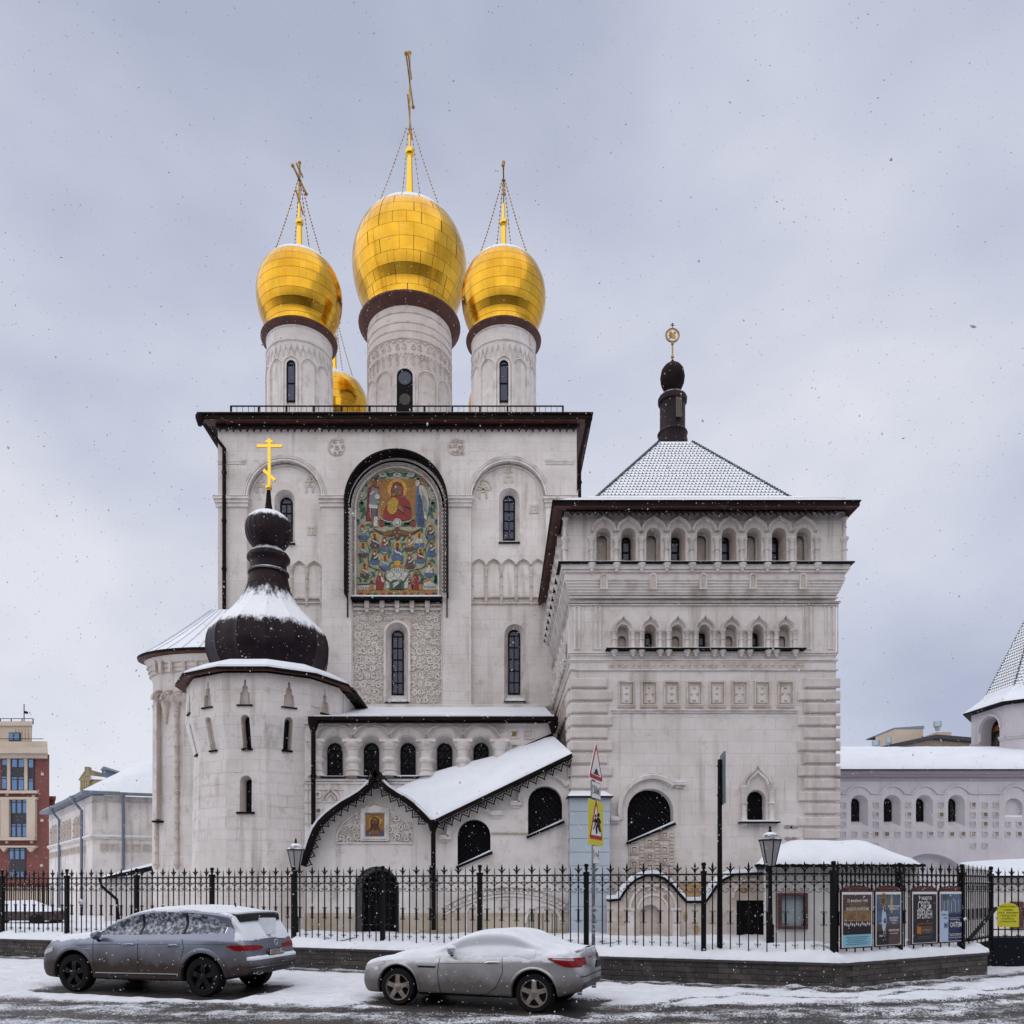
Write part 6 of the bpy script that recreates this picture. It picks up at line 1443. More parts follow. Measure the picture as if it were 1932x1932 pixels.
for x, y in ((345, 758), (62, 920), (272, 936), (342, 1130), (60, 1305), (258, 1305), (338, 1493)): mb = MB(); mb.box(bx(x-11), bx(x+11), BY-.15, BY, bz_(y+11), bz_(y-11)); part('stone_block', mb, M['cream'], bb)
M['sky_glass'] = mat('blue_reflecting_glass', (.10, .17, .30), .08, .6); M['frame_dark'] = mat('dark_window_frame', (.02, .02, .03), .5)
for x0, x1, y0_, y1_, n in ((18, 68, 580, 692, 1), (95, 205, 590, 708, 2), (230, 280, 603, 712, 1), (15, 65, 772, 882, 1), (95, 203, 778, 892, 2), (230, 278, 793, 897, 1), (92, 230, 962, 1078, 3), (92, 228, 1155, 1268, 3), (78, 210, 1352, 1448, 3), (78, 210, 1530, 1590, 3)):
    mb = MB(); mb.box(bx(x0), bx(x1), BY-.12, BY+.05, bz_(y1_), bz_(y0_)); fo = part('window', mb, M['frame_dark'], bb)
    for k in range(n):
        a_ = bx(x0)+(bx(x1)-bx(x0))*k/n+.12; b_ = bx(x0)+(bx(x1)-bx(x0))*(k+1)/n-.12; zc = bz_(y0_)-(bz_(y0_)-bz_(y1_))*.2
        mb = MB(); mb.box(a_, b_, BY-.15, BY-.1, bz_(y1_)+.1, zc-.06); part('pane', mb, M['sky_glass'], fo); mb = MB(); mb.box(a_, b_, BY-.15, BY-.1, zc+.06, bz_(y0_)-.1); part('pane', mb, M['sky_glass'], fo)
for x0, x1, y0_, y1_ in ((15, 66, 692, 772), (95, 205, 708, 778), (230, 280, 712, 793), (92, 230, 1078, 1155), (78, 210, 1448, 1530)): mb = MB(); mb.box(bx(x0), bx(x1), BY-.1, BY+.02, bz_(y1_), bz_(y0_)); part('spandrel', mb, M['frame_dark'], bb)
mb = MB(); mb.box(br_-30, bx(258), BY+2, BY+14, bz_(520), bz_(330)); mb.box(br_-30, bx(262), BY+1.7, BY+14, bz_(345), bz_(310))
for i in range(6): mb.box(bx(110+i*26), bx(122+i*26), BY+1.9, BY+2, bz_(485), bz_(370))
skew(mb); part('attic', mb, M['cream'], bb)
mb = MB(); mb.box(bx(0), bx(95), BY+1.8, BY+2, bz_(470), bz_(400)); w_ = part('window', mb, M['frame_dark'], bb)
for k in range(2): mb = MB(); mb.box(bx(2+k*48), bx(40+k*48), BY+1.7, BY+1.8, bz_(462), bz_(408)); part('pane', mb, M['sky_glass'], w_)
mb = MB()
for z in (bz_(285), bz_(310)): mb.box(br_-30, bx(190), BY+2, BY+2.06, z, z+.07)
for i in range(9): mb.box(bx(190)-i*1.4-.05, bx(190)-i*1.4+.05, BY+2, BY+2.08, bz_(330), bz_(285))
for i in range(2): z = bz_(500); mb.box(br_-30, bx(355), BY-.2, BY-.14, z+i*.35, z+i*.35+.07)
mb.tube([(bx(80), BY+3, bz_(320)), (bx(80), BY+3, bz_(150))], .06, 5); mb.box(bx(88), bx(105), BY+2.8, BY+3.2, bz_(228), bz_(210)); part('roof_railing', mb, M['blackp'], bb)
mb = MB(); mb.box(br_-30, bx(445), BY+1, BY+10, 0, bz_(935)); mb.box(br_-30, bx(452), BY+.7, BY+10, bz_(1310), bz_(1290)); mb.box(br_-30, bx(452), BY+.6, BY+10, bz_(955), bz_(930)); skew(mb); part('rear_wing', mb, M['brick'], bb)
# iron fence further back on the left
bf = thing('far_iron_fence', (-19, 36, YG), 'short black iron fence far back by the brick block', 'fence')
mb = MB()
for z in (1.0, 2.0): mb.box(X(5, 37), X(100, 37), 37, 37.04, z, z+.04)
for i in range(24): x = X(5, 37)+(X(100, 37)-X(5, 37))*i/23; mb.box(x-.014, x+.014, 37, 37.03, .5, 2.3)
part('railing', mb, M['blackp'], bf)

# ------------------------------------------------------------------ refectory with snow roof, right background
RY = 36.0
rf = thing('refectory', (X(1750, RY), RY, YG), 'long white building with thick snow roof, arched windows and rows of square tiles, right', 'building')
rx = lambda x: P(cL, x, 0, RY)[0]
rz = lambda y: P(cL, 0, y, RY)[1]
TR = Matrix.Translation((0, RY, 0))
hs = []
for x in (217, 430, 640, 850): hs.append(arch(rx(x+15), rz(1372), rx(112)-rx(0), rz(1166)))
hs.append(arch(rx(1238), rz(1312), rx(115)-rx(0), rz(1188)))
mb = MB(); x0, x1 = 14.6, rx(1700); M['refwall'] = mat('lilac_white_stucco', (.60, .58, .61), .9, col2=(.54, .51, .545), scale=.7, bump=.15, streak=.4)
gate = [(rx(560), .2), (rx(960), .2), (rx(955), rz(1665))]+[(rx(690+280*cos(a)), rz(1830-280*sin(a))) for a in [radians(20+i*10) for i in range(9)]]
gate = [(rx(575), .2), (rx(965), .2)]+[(rx(690+275*cos(radians(a))), rz(1825-275*sin(radians(a)))) for a in range(10, 116, 8)]
mb.plate([(x0, .1), (x1, .1), (x1, rz(1010)), (x0, rz(1010))], hs+[gate], RY, RY+.5); mb.box(x0, x1, RY+.5, RY+5, .1, rz(1012)); part('wall', mb, M['refwall'], rf)
rv = MB()
for x in (217, 430, 640, 850): window(rf, rv, rx(x), rz(1335), rx(68)-rx(0), rz(1188), RY, .4, niche=(rx(x+15), rz(1372), rx(112)-rx(0), rz(1166), 'round'), rows=2, cols=2, gm='glass', lattice=.25)
part('window_reveal', rv, M['refwall'], rf)
mb = MB(); mb.plate(arch(rx(1238), rz(1312), rx(115)-rx(0), rz(1188)), [], RY+.2, RY+.25); part('blind_niche', mb, M['refwall'], rf)
mb = MB(); mb.box(rx(1182), rx(1295), RY+.02, RY+.2, rz(1312), rz(1300)); part('niche_snow', mb, M['snowroof'], rf, kind='stuff')
k_ = (rx(100)-rx(0))/100
mb = MB()
for z0_, z1_, p in ((1012, 1022, .45), (1022, 1036, .33), (1036, 1050, .2), (1066, 1074, .08)): mb.box(x0, x1, RY-p, RY, rz(z1_), rz(z0_))
part('cornice', mb, mat('mauve_cornice', (.42, .37, .41), .9), rf)
for x in (225, 445, 655, 865, 1240):
    mb = MB(); archband(mb, rx(x), rz(1200), 86*k_, 96*k_, RY-.07, RY+.01, 20, a0=radians(30), a1=radians(150)); part('arch_moulding', mb, M['refwall'], rf)
for a_, b_ in ((110, 150), (300, 368), (520, 580), (735, 790), (945, 1160), (1315, 1700)): mb = MB(); mb.box(rx(a_), rx(b_), RY-.07, RY+.01, rz(1162), rz(1154)); part('moulding', mb, M['refwall'], rf)
tiles = {}
for y, l in ((1232, {127: 0, 340: 0, 552: 0, 763: 0, 973: 3, 1050: 0, 1122: 0, 1380: 0}), (1296, {127: 0, 340: 2, 552: 2, 763: 1, 973: 0, 1050: 1, 1122: 2, 1380: 0}), (1357, {127: 0, 340: 0, 552: 0, 763: 0, 973: 0, 1050: 1, 1122: 0, 1200: 0, 1273: 2, 1350: 0}), (1422, {127: 0, 200: 0, 272: 0, 340: 1, 408: 1, 482: 0, 552: 0, 625: 0, 695: 2, 763: 0, 833: 1, 905: 3, 973: 2, 1050: 0, 1122: 2, 1200: 2, 1273: 1, 1350: 0}), (1498, {340: 0, 975: 0, 1050: 0})):
    for x, k in l.items(): coffer(TR, rx(x), rz(y), 36*k_, rf, 'refwall', [None, TG, TGn, mat('red_tile', (.25, .10, .07), .5, col2=(.4, .34, .28), scale=12) if k == 3 else None][k], .05)
mb = MB(); lo = []
for f in range(11):
    t_ = f/10; lo.append([(x0+(x1-x0)*i/24, RY-.5+t_*3.6, rz(1010)+.02+.48*sin(min(t_*3.2, 1)*pi/2)+1.15*t_+.05*noise.noise((i*.5, t_*2, 1))) for i in range(25)])
mb.loft([[(x0+(x1-x0)*i/24, RY-.5, rz(1010)) for i in range(25)]]+lo, closed=False); part('roof_snow', mb, M['snowroof'], rf, smooth=50)
mb = MB(); mb.box(x0, x1, RY-.52, RY+2, rz(1010)-.05, rz(1010)); part('roof_edge', mb, M['blackp'], rf)
# belfry
BX, BYY, BR = 24.0, 35.0, 2.78
bel = thing('belfry', (BX, BYY, YG), 'white octagonal belfry with bell in its arch and snowy tiled tent roof', 'belfry')
wl = MB(); opn = []
for k in range(8):
    phi = -pi/2+k*pi/4+.096; n_ = Vector((cos(phi), sin(phi), 0)); tt = Vector((-sin(phi), cos(phi), 0)); ap = BR*cos(pi/8); h = BR*sin(pi/8)
    T_ = Matrix(((tt.x, -n_.x, 0, BX+n_.x*ap), (tt.y, -n_.y, 0, BYY+n_.y*ap), (0, 0, 1, 0), (0, 0, 0, 1)))
    hole = [arch(.12, 7.75, 1.15, 9.5)] if k in (6, 2) else []
    wl.plate([(-h, .2), (h, .2), (h, 9.85), (-h, 9.85)], hole, 0, .5, T=T_, back=bool(hole))
    for z0_, z1_, p in ((8.45, 8.52, .08), (8.36, 8.45, .05)):
        for a_, b_ in (((-h, -.46), (.70, h)) if hole else ((-h, h),)): wl.box(a_, b_, -p, .01, z0_, z1_, T=T_)
    if hole: m2 = MB(); archband(m2, .12, 8.93, .62, .70, -.07, .01, 18); wl.add(m2.v, m2.f, 0, T_)
part('wall', wl, M['refwall'], bel)
def oct_(r, z): return [(BX+r*cos(-pi/2+.096+pi/8+k*pi/4), BYY+r*sin(-pi/2+.096+pi/8+k*pi/4), z) for k in range(8)]
mb = MB(); mb.loft([oct_(2.6, 9.8), oct_(3.1, 9.85), oct_(3.12, 9.92), oct_(2.5, 10.1)], cap1=True); part('eaves', mb, M['blackp'], bel)
mb = MB(); mb.loft([oct_(3.08, 9.93), oct_(3.0, 10.02), oct_(2.45, 10.42), oct_(2.0, 10.95)]); part('roof_snow', mb, M['snowroof'], bel)
mb = MB(); mb.loft([oct_(2.2, 10.6), oct_(.25, 14.8)], cap1=True); part('tent_roof', mb, M['shingle'], bel)
mb = MB(); rows = 28
for k in range(8):
    phi = -pi/2+k*pi/4
    if sin(phi) > .1: continue
    Tm = Matrix.Translation((BX, BYY, 0)) @ Matrix.Rotation(k*pi/4+.096, 4, 'Z')
    for i in range(rows):
        f = i/rows; r_ = 2.2+(.25-2.2)*f; z = 10.6+4.2*f; ap = r_*cos(pi/8); h = r_*sin(pi/8); n = max(2, int(2*h/.13)); wd = 2*h/n; f2 = (i+1.3)/rows; ap2 = (2.2-1.95*f2)*cos(pi/8); zz_ = 10.6+4.2*f2
        for j in range(n):
            x = -h+wd*(j+.25+.5*(i % 2)); q_ = wd*.5
            if abs(x) > h: continue
            mb.add([(x-q_, -ap2, zz_), (x+q_, -ap2, zz_), (x+q_, -ap-.03, z+.06), (x, -ap-.04, z), (x-q_, -ap-.03, z+.06), (x, -ap, z-.03)], [(4, 3, 2, 1, 0), (3, 5, 2), (4, 5, 3)], T=Tm)
o_ = bpy.data.objects.new('roof_shingles', mesh_of('roof_shingles', mb, M['shingle'], wloc(bel), fix=False)); COL.objects.link(o_); o_.parent = bel; o_['kind'] = 'stuff'
mb = MB()
for k in range(8):
    for i in range(40): f = i/40; r_ = 2.22-1.97*f; mb.ball(BX+r_*cos(-pi/2+.096+pi/8+k*pi/4), BYY+r_*sin(-pi/2+.096+pi/8+k*pi/4), 10.62+4.2*f, .045, 5)
part('hip_tiles', mb, M['greentile'], bel, kind='stuff')
cxb, cyb = BX-1.8, BYY+.15
mb = MB(); mb.lathe(cxb, cyb, [(.42, 8.25), (.36, 8.32), (.27, 8.6), (.21, 8.85), (.16, 8.95), (.05, 9.0)], 20); mb.ball(cxb, cyb, 8.2, .07, 8); part('bell', mb, M['bronze'], bel, smooth=40)
mb = MB(); Tb = Matrix.Translation((cxb, cyb, 9.12)) @ Matrix.Rotation(pi/2, 4, 'Z'); mb.box(-.6, .6, -.12, .12, -.12, .12, T=Tb); part('bell_beam', mb, M['orange'], bel)
bel.location = (27.43, 40, .461); bel.scale = (1.143,)*3      # full size, standing behind the refectory roof
# far apartment building behind the refectory
FY = 78.0
fb = thing('beige_apartment_block', (X(1750, FY), FY, 0), 'beige apartment block with chimneys and metal vents peeking over the refectory roof', 'building')
vx = lambda x: P(cL, x, 0, FY)[0]
vz = lambda y: P(cL, 0, y, FY)[1]
mb = MB(); mb.plate([(vx(320), 0), (vx(1400), 0), (vx(1400), vz(858)), (vx(700), vz(800)), (vx(320), vz(885))], [], FY, FY+12); part('wall', mb, mat('beige_brickwork', (.42, .33, .24), .9, col2=(.36, .28, .21), scale=.6, joints=2, jsize=(.3, .12)), fb)
mb = MB(); mb.ribbon([(vx(310), vz(880)), (vx(700), vz(797)), (vx(1400), vz(855))], .35, FY-1, FY); part('roof_edge', mb, M['frame_dark'], fb)
mb = MB(); mb.ribbon([(vx(318), vz(874)), (vx(700), vz(793)), (vx(1400), vz(851))], .15, FY-.9, FY+3); part('roof_snow', mb, M['snowroof'], fb)
for a_, b_, c1, d_ in ((462, 650, 735, 860), (742, 835, 755, 830), (640, 742, 785, 830), (850, 895, 790, 830)): mb = MB(); mb.box(vx(a_), vx(b_), FY+.1, FY+4, vz(d_), vz(c1)); part('chimney_stack', mb, M['cream'], fb)
mb = MB(); a_, b_ = vx(458), vx(655); mb.loft([[(a_, FY+.05, vz(735)), (b_, FY+.05, vz(735)), (b_, FY+6, vz(735)), (a_, FY+6, vz(735))], [(a_, FY+.05, vz(728)), (b_, FY+.05, vz(715)), (b_, FY+6, vz(715)), (a_, FY+6, vz(728))], [(vx(500), FY+3, vz(715)), (vx(610), FY+3, vz(698)), (vx(610), FY+5, vz(698)), (vx(500), FY+5, vz(715))]], cap1=True); part('chimney_cover', mb, M['pipe_blue'], fb)
for x, y in ((370, 800), (460, 783), (777, 675)): mb = MB(); mb.lathe(vx(x), FY+1, [(.2, vz(y+60)), (.25, vz(y+40)), (.38, vz(y+34)), (.38, vz(y))], 12); part('vent', mb, mat('galvanised_steel', (.35, .42, .46), .4, .6), fb)
# ------------------------------------------------------------------ kiosk with deep snow on its roof
KY0 = 19.8
kio = thing('kiosk', (8.6, KY0, YG), 'small white kiosk buried under a deep snow roof, behind the corner of the fence', 'kiosk')
kx0, kx1 = X(1446, KY0), X(1735, KY0); zk = Z(1634, KY0)
mb = MB(); wa, wb = P(cJ, 820, 487, KY0), P(cJ, 930, 345, KY0)
mb.plate([(kx0, .4), (kx1, .4), (kx1, zk), (kx0, zk)], [[(wa[0], wa[1]), (wb[0], wa[1]), (wb[0], wb[1]), (wa[0], wb[1])]], KY0, KY0+.2); mb.loft([[(kx0+.07, KY0+.2, z), (kx1, KY0+.2, z), (kx1, 23.3, z), (kx0+.36*(23.3-KY0), 23.3, z)] for z in (.4, zk-.01)], cap0=True, cap1=True); part('wall', mb, mat('white_kiosk_wall', (.60, .585, .58), .8, col2=(.5, .48, .46), scale=1.2, bump=.1), kio)
mb = MB(); a_, b_ = P(cJ, 808, 498, KY0), P(cJ, 942, 333, KY0); mb.plate([(a_[0], a_[1]), (b_[0], a_[1]), (b_[0], b_[1]), (a_[0], b_[1])], [[(wa[0]+.02, wa[1]+.02), (wb[0]-.02, wa[1]+.02), (wb[0]-.02, wb[1]-.02), (wa[0]+.02, wb[1]-.02)]], KY0-.08, KY0+.02); wn_ = part('window', mb, M['wood'], kio)
mb = MB(); mb.box(wa[0], wb[0], KY0+.06, KY0+.1, wa[1], wb[1]); part('pane', mb, mat('frosted_glass', (.30, .36, .38), .25), wn_)
ks = X(1424, 19.4), X(1744, 19.4)
mb = MB(); 
nx_, ny_ = 40, 14; lo = []
for j in range(ny_+1):
    row = []
    for i in range(nx_+1):
        fx_, fy_ = i/nx_, j/ny_; e_ = min(fx_*3.2, (1-fx_)*3.2, 1); e2 = min(fy_*2.6, (1-fy_)*2.6, 1); hgt = .14*min(1, fx_*25, (1-fx_)*25, fy_*12, (1-fy_)*12)+.55*sin(pi/2*e_)*sin(pi/2*e2)
        hgt += .035*noise.noise((fx_*6, fy_*4, 2))*min(1, fx_*12, (1-fx_)*12)
        y = 19.35+4.1*fy_; x = (ks[0]+.34*(y-19.35))+(ks[1]-ks[0]-.34*(y-19.35))*fx_; row.append((x, y+.05*noise.noise((x*2, 0, hgt)), zk+.03+hgt))
    lo.append(row)
lo = [[(p[0], p[1], zk+.02) for p in lo[0]]]+lo
mb.loft(lo, closed=False); part('roof_snow', mb, M['snowroof'], kio, smooth=60)
mb = MB(); n = 50
pts = [(ks[0]+(ks[1]-ks[0])*i/n, zk+.0+.02*(i % 2)) for i in range(n+1)]; mb.ribbon(pts, .05, 19.33, 19.42); mb.loft([[(ks[0], 19.36, z), (ks[1], 19.36, z), (ks[1], 23.4, z), (ks[0]+1.38, 23.4, z)] for z in (zk-.03, zk+.01)], cap0=True, cap1=True); part('corrugated_roof', mb, M['blackp'], kio)
# ------------------------------------------------------------------ old gate wall with snow capped scrolls
WY = 22.6
gw = thing('scalloped_gate_wall', (X(1290, WY), WY, YG), 'old white wall with wavy snow capped top, niche and dark door, between pier and kiosk', 'wall')
tp = [(40, 362), (88, 358), (105, 330), (130, 295), (165, 266), (205, 250), (245, 246), (290, 262), (325, 292), (360, 332), (392, 368), (478, 368), (500, 340), (525, 300), (560, 268), (610, 244), (700, 240), (790, 240)]
wp = [P(cJ, x, y, WY) for x, y in tp]
ha = arch(P(cJ, 228, 0, WY)[0], P(cJ, 0, 520, WY)[1], P(cJ, 275, 0, WY)[0]-P(cJ, 182, 0, WY)[0], P(cJ, 0, 385, WY)[1])
hd = [P(cJ, 622, 590, WY), P(cJ, 764, 590, WY), P(cJ, 764, 366, WY), P(cJ, 622, 366, WY)]
mb = MB(); mb.plate([(wp[0][0], .3)]+[(wp[-1][0], .3)]+[(x, z-.07) for x, z in reversed(wp)], [ha, hd], WY, WY+.4); part('wall', mb, M['trim_warm'], gw)
mb = MB(); mb.plate(ha, [], WY+.2, WY+.25); mb2 = part('niche', mb, M['recess'], gw)
mb = MB(); mb.plate(hd, [], WY+.15, WY+.2); part('door', mb, M['blackp'], gw)
mb = MB(); mb.ribbon([(x, z-.03) for x, z in wp], .07, WY-.1, WY+.5); part('coping', mb, M['blackp'], gw)
mb = MB(); mb.ribbon([(x, z+.05) for x, z in wp], .12, WY-.08, WY+.5); part('coping_snow', mb, M['snowroof'], gw, kind='stuff')
mb = MB()
cx, cz_ = P(cJ, 240, 400, WY); archband(mb, cx, cz_, .62, .68, WY-.06, WY+.01, 20); archband(mb, cx, cz_-.05, .4, .45, WY-.05, WY+.01, 20)
for sg in (-1, 1): mb.box(cx+sg*.65-.1, cx+sg*.65+.1, WY-.09, WY, .5, cz_-.05); mb.box(cx+sg*.65-.14, cx+sg*.65+.14, WY-.12, WY, cz_-.08, cz_)
cx, cz_ = P(cJ, 690, 340, WY); archband(mb, cx, cz_-.1, .5, .56, WY-.06, WY+.01, 20)
part('moulding', mb, M['trim'], gw)
mb = MB()
for x, y, a_, b_ in ((425, 320, 55, 40), (440, 500, 16, 26), (655, 320, 30, 16), (300, 360, 12, 30), (390, 440, 12, 30)):
    cx, cz_ = P(cJ, x, y, WY); k_ = (P(cJ, 100, 0, WY)[0]-P(cJ, 0, 0, WY)[0])/100; mb.plate([(cx+a_*k_*cos(i*.7)*R.uniform(.7, 1), cz_+b_*k_*sin(i*.7)*R.uniform(.7, 1)) for i in range(9)], [], WY-.004, WY+.01)
part('bare_patch', mb, mat('bare_ochre_brick', (.42, .27, .12), .9, joints=2, jsize=(.25, .09)), gw, kind='stuff')
mb = MB(); a_, b_ = P(cJ, 365, 350, WY+.6), P(cJ, 500, 285, WY+.6); mb.box(a_[0], b_[0], WY+.55, WY+.9, .3, b_[1]); part('brick_pier', mb, mat('ochre_brick', (.42, .30, .15), .9, joints=2, jsize=(.25, .09)), gw)
# lodge at the right edge
lg = thing('gate_lodge', (X(1900, 26), 26, YG), 'white lodge with snow roof and dark window beyond the gate at the right edge', 'lodge')
a_ = X(1868, 26); mb = MB(); mb.box(a_, a_+5, 26, 29, 0, Z(1652, 26)); part('wall', mb, M['plaster'], lg)
mb = MB(); zt2 = Z(1652, 25.6); lo = []
for f in range(8):
    t_ = f/7; lo.append([(a_-.1+5.2*i/12, 25.6+t_*2, zt2+.12*(f > 0)+.35*t_+.5*(i/12)**.6*(f > 0)*.5) for i in range(13)])
mb.loft(lo, closed=False); part('roof_snow', mb, M['snowroof'], lg, smooth=50); mb = MB(); mb.box(a_-.12, a_+5.2, 25.58, 26, zt2-.05, zt2); part('roof_edge', mb, M['blackp'], lg)
q0, q1 = P(cJ, 1868, 500, 26), P(cJ, 1925, 372, 26); mb = MB(); mb.box(q0[0], q1[0], 25.93, 26.02, q0[1], q1[1]); part('window', mb, M['wood'], lg)
# ------------------------------------------------------------------ retaining wall of stone blocks with coping
rw = thing('retaining_wall', (FB.x, FB.y, 0), 'low dark stone block wall under the iron fence, piled with snow', 'wall')
M['block'] = mat('dark_granite', (.045, .040, .037), .8, col2=(.11, .10, .095), scale=3.5, lo=.5, hi=.75, bump=.5, bscale=25)
M['block2'] = mat('brown_grey_granite', (.10, .083, .074), .8, col2=(.055, .048, .045), scale=2.5, bump=.5, bscale=25)
M['coping'] = mat('dark_coping_stone', (.05, .045, .045), .7, snow=.9, snoise=10)
def v3(p, z): return (p.x, p.y, z)
WE = Vector((11.35, 18.85))
F0 = FA-FD*2.57
def seg_walls(a, b, mats, last):
    d = (b-a).normalized(); n_ = Vector((d.y, -d.x)); L_ = (b-a).length; ang = atan2(d.y, d.x)
    a2 = a+n_*.26
    core = MB(); T_ = Matrix.Translation(v3(a2, 0)) @ Matrix.Rotation(ang, 4, 'Z'); core.box(0, L_, .02, .42, -.1, .5, T=T_); part('wall_core', core, M['block'], rw)
    w_ = .45; n = int(L_/w_); w_ = L_/n
    return T_, ang, L_, n, w_
bme = MB(); c = .008; bme.loft([[(.004, .05, .004), (.446, .05, .004), (.446, .05, .116), (.004, .05, .116)], [(.004, .006, .004), (.446, .006, .004), (.446, .006, .116), (.004, .006, .116)], [(.012, 0, .012), (.438, 0, .012), (.438, 0, .108), (.012, 0, .108)]], cap1=True)
bmesh1 = [mesh_of('stone_block', bme, M[k]) for k in ('block', 'block2')]
cnt = 0; rest = MB(); cand = []
for a, b, w2_ in ((F0, FB, 0), (FB, WE, 1)):
    T_, ang, L_, n, w_ = seg_walls(a, b, None, w2_)
    for i in range(n):
        for j in range(4):
            x = (i+.5*(j % 2))*w_
            p = T_ @ Vector((x, R.uniform(-.006, .006), .02+j*.12)); cand.append((p.length, p, ang, w_ if x+w_ <= L_+.01 else L_-x, w2_, j))
    cp = MB(); k = 0
    nn = int(L_/1.1)
    for i in range(nn):
        cp = MB(); cp.box(L_*i/nn+.004, L_*(i+1)/nn-.004, -.05, .42, .50, .555, T=T_); part('coping_stone', cp, M['coping'], rw)
m_ = MB(); m_.loft([[(6.86, 15.93, z), (7.02, 15.985, z), (6.95, 16.3, z), (6.75, 16.2, z), (6.76, 15.955, z)] for z in (0, .5)], cap0=True, cap1=True); part('corner_stone', m_, M['block'], rw); m_ = MB(); m_.loft([[(6.84, 15.89, z), (7.05, 15.945, z), (6.95, 16.4, z), (6.7, 16.4, z), (6.72, 15.925, z)] for z in (.5, .5555)], cap0=True, cap1=True); part('corner_coping', m_, M['coping'], rw)
cand.sort(key=lambda t: t[0])
for i, (l, p, ang, w_, k, j) in enumerate(cand):
    k2 = 1 if (k and R.random() < .75) or R.random() < .2 else 0
    if i < 300: piece('stone_block', bmesh1[k2], rw, p, (0, 0, ang), (w_/.45, 1, 1))
    else: rest.add(bme.v, bme.f, 0, Matrix.Translation(p) @ Matrix.Rotation(ang, 4, 'Z') @ Matrix.Scale(w_/.45, 4, (1, 0, 0)))
part('stone_block', rest, M['block'], rw, kind='stuff')
# snow heaped on the wall top
bank = MB(); pts = []
for a, b, n in ((F0-FD*.5, FB, 260), (FB, WE+Vector((.1, .06)), 50)):
    d = (b-a).normalized(); n_ = Vector((d.y, -d.x))
    for i in range(n+(1 if b is not FB else 0)):
        p = a+(b-a)*i/n; bl = n_
        if b is FB and i > n-6: bl = (n_+Vector((.5, -.86))*.15).normalized()
        pts.append((p, bl))
loops = []
for p, n_ in pts:
    q = noise.noise((p.x*.9, p.y, 5)); q2 = noise.noise((p.x*3, p.y, 9)); l = []
    for o, h in ((.24+.02*q2, .556), (.22+.03*q2, .60+.02*q2), (.14, .66+.05*q2+.03*q), (.02, .73+.07*q+.05*q2), (-.15, .79+.09*q+.03*q2), (-.45, .86+.10*q), (-.8, .84+.08*q), (-1.2, .76), (-1.6, .6)):
        r_ = noise.noise((p.x*4+o*5, p.y*4, o*6))*.05+noise.noise((p.x*11, p.y*11, o*14))*.022+.05*abs(noise.noise((p.x*1.6, o*2, 3))) if h > .57 else 0
        l.append((p.x+n_.x*o, p.y+n_.y*o, h+r_))
    loops.append(l)
bank.loft(loops, closed=False); bo = part('snow_bank', bank, M['snow'], None, smooth=70); bo['kind'] = 'stuff'; bo['label'] = 'lumpy snow bank along the top of the dark stone wall'

# ------------------------------------------------------------------ wrought iron fence
fen = thing('iron_fence', (FB.x, FB.y, .56), 'long black wrought iron fence with spear finials, rings and scrolls along the street', 'fence')
ZB, ZR1, ZR2 = .80, 2.35, 2.175
def star(mb, cx, z0, k=1.0):
    mb.loft([[(cx-.012, -.012, z0), (cx+.012, -.012, z0), (cx+.012, .012, z0), (cx-.012, .012, z0)], [(cx-.03*k, -.012, z0+.05), (cx+.03*k, -.012, z0+.05), (cx+.03*k, .012, z0+.05), (cx-.03*k, .012, z0+.05)], [(cx-.018*k, -.012, z0+.09), (cx+.018*k, -.012, z0+.09), (cx+.018*k, .012, z0+.09), (cx-.018*k, .012, z0+.09)], [(cx-.026*k, -.01, z0+.13), (cx+.026*k, -.01, z0+.13), (cx+.026*k, .01, z0+.13), (cx-.026*k, .01, z0+.13)], [(cx-.002, -.003, z0+.235), (cx+.002, -.003, z0+.235), (cx+.002, .003, z0+.235), (cx-.002, .003, z0+.235)]], cap0=True, cap1=True)
    for s_ in (-1, 1): mb.ribbon([(cx, z0+.05), (cx+s_*.035, z0+.075), (cx+s_*.06, z0+.105), (cx+s_*.085, z0+.115)], .026, -.008, .008)
m1 = MB(); m1.box(-.011, .011, -.011, .011, ZB-.08, ZR1+.03); m1.box(-.02, .02, -.02, .02, 1.30, 1.56); m1.lathe(0, 0, [(.011, 2.04), (.028, 2.09), (.011, 2.14)], 6)
for z, s_ in ((1.56, 1), (1.30, -1)):
    for sg in (-1, 1): m1.tube([(sg*(.0+.0), 0, z-.03*s_), (sg*.03, 0, z+.015*s_), (sg*.055, 0, z+.01*s_), (sg*.06, 0, z-.015*s_), (sg*.042, 0, z-.02*s_)], .008, 4)
bar1 = mesh_of('bar', m1, M['black'])
m2 = MB(); m2.box(-.011, .011, -.011, .011, ZB, ZR1+.03)
for sg in (-1, 1): m2.tube([(0, 0, ZB+.09), (sg*.03, 0, ZB+.055), (sg*.055, 0, ZB+.06), (sg*.058, 0, ZB+.085), (sg*.04, 0, ZB+.09)], .008, 4)
bar2 = mesh_of('bar', m2, M['black'])
m3 = MB(); star(m3, 0, 0); fin1 = mesh_of('finial', m3, M['black'])
m4 = MB(); m4.tube([(0, 0, 0), (.009, 0, .035), (-.009, 0, .065), (.008, 0, .095), (-.006, 0, .125), (0, 0, .17)], [.011, .012, .011, .010, .007, .002], 4); fin2 = mesh_of('finial', m4, M['black'])
m5 = MB(); m5.tube([(.078*cos(a), 0, .078*sin(a)) for a in [i*2*pi/16 for i in range(16)]], .008, 4, closed=True); ring_ = mesh_of('ring', m5, M['black'])
m6 = MB()
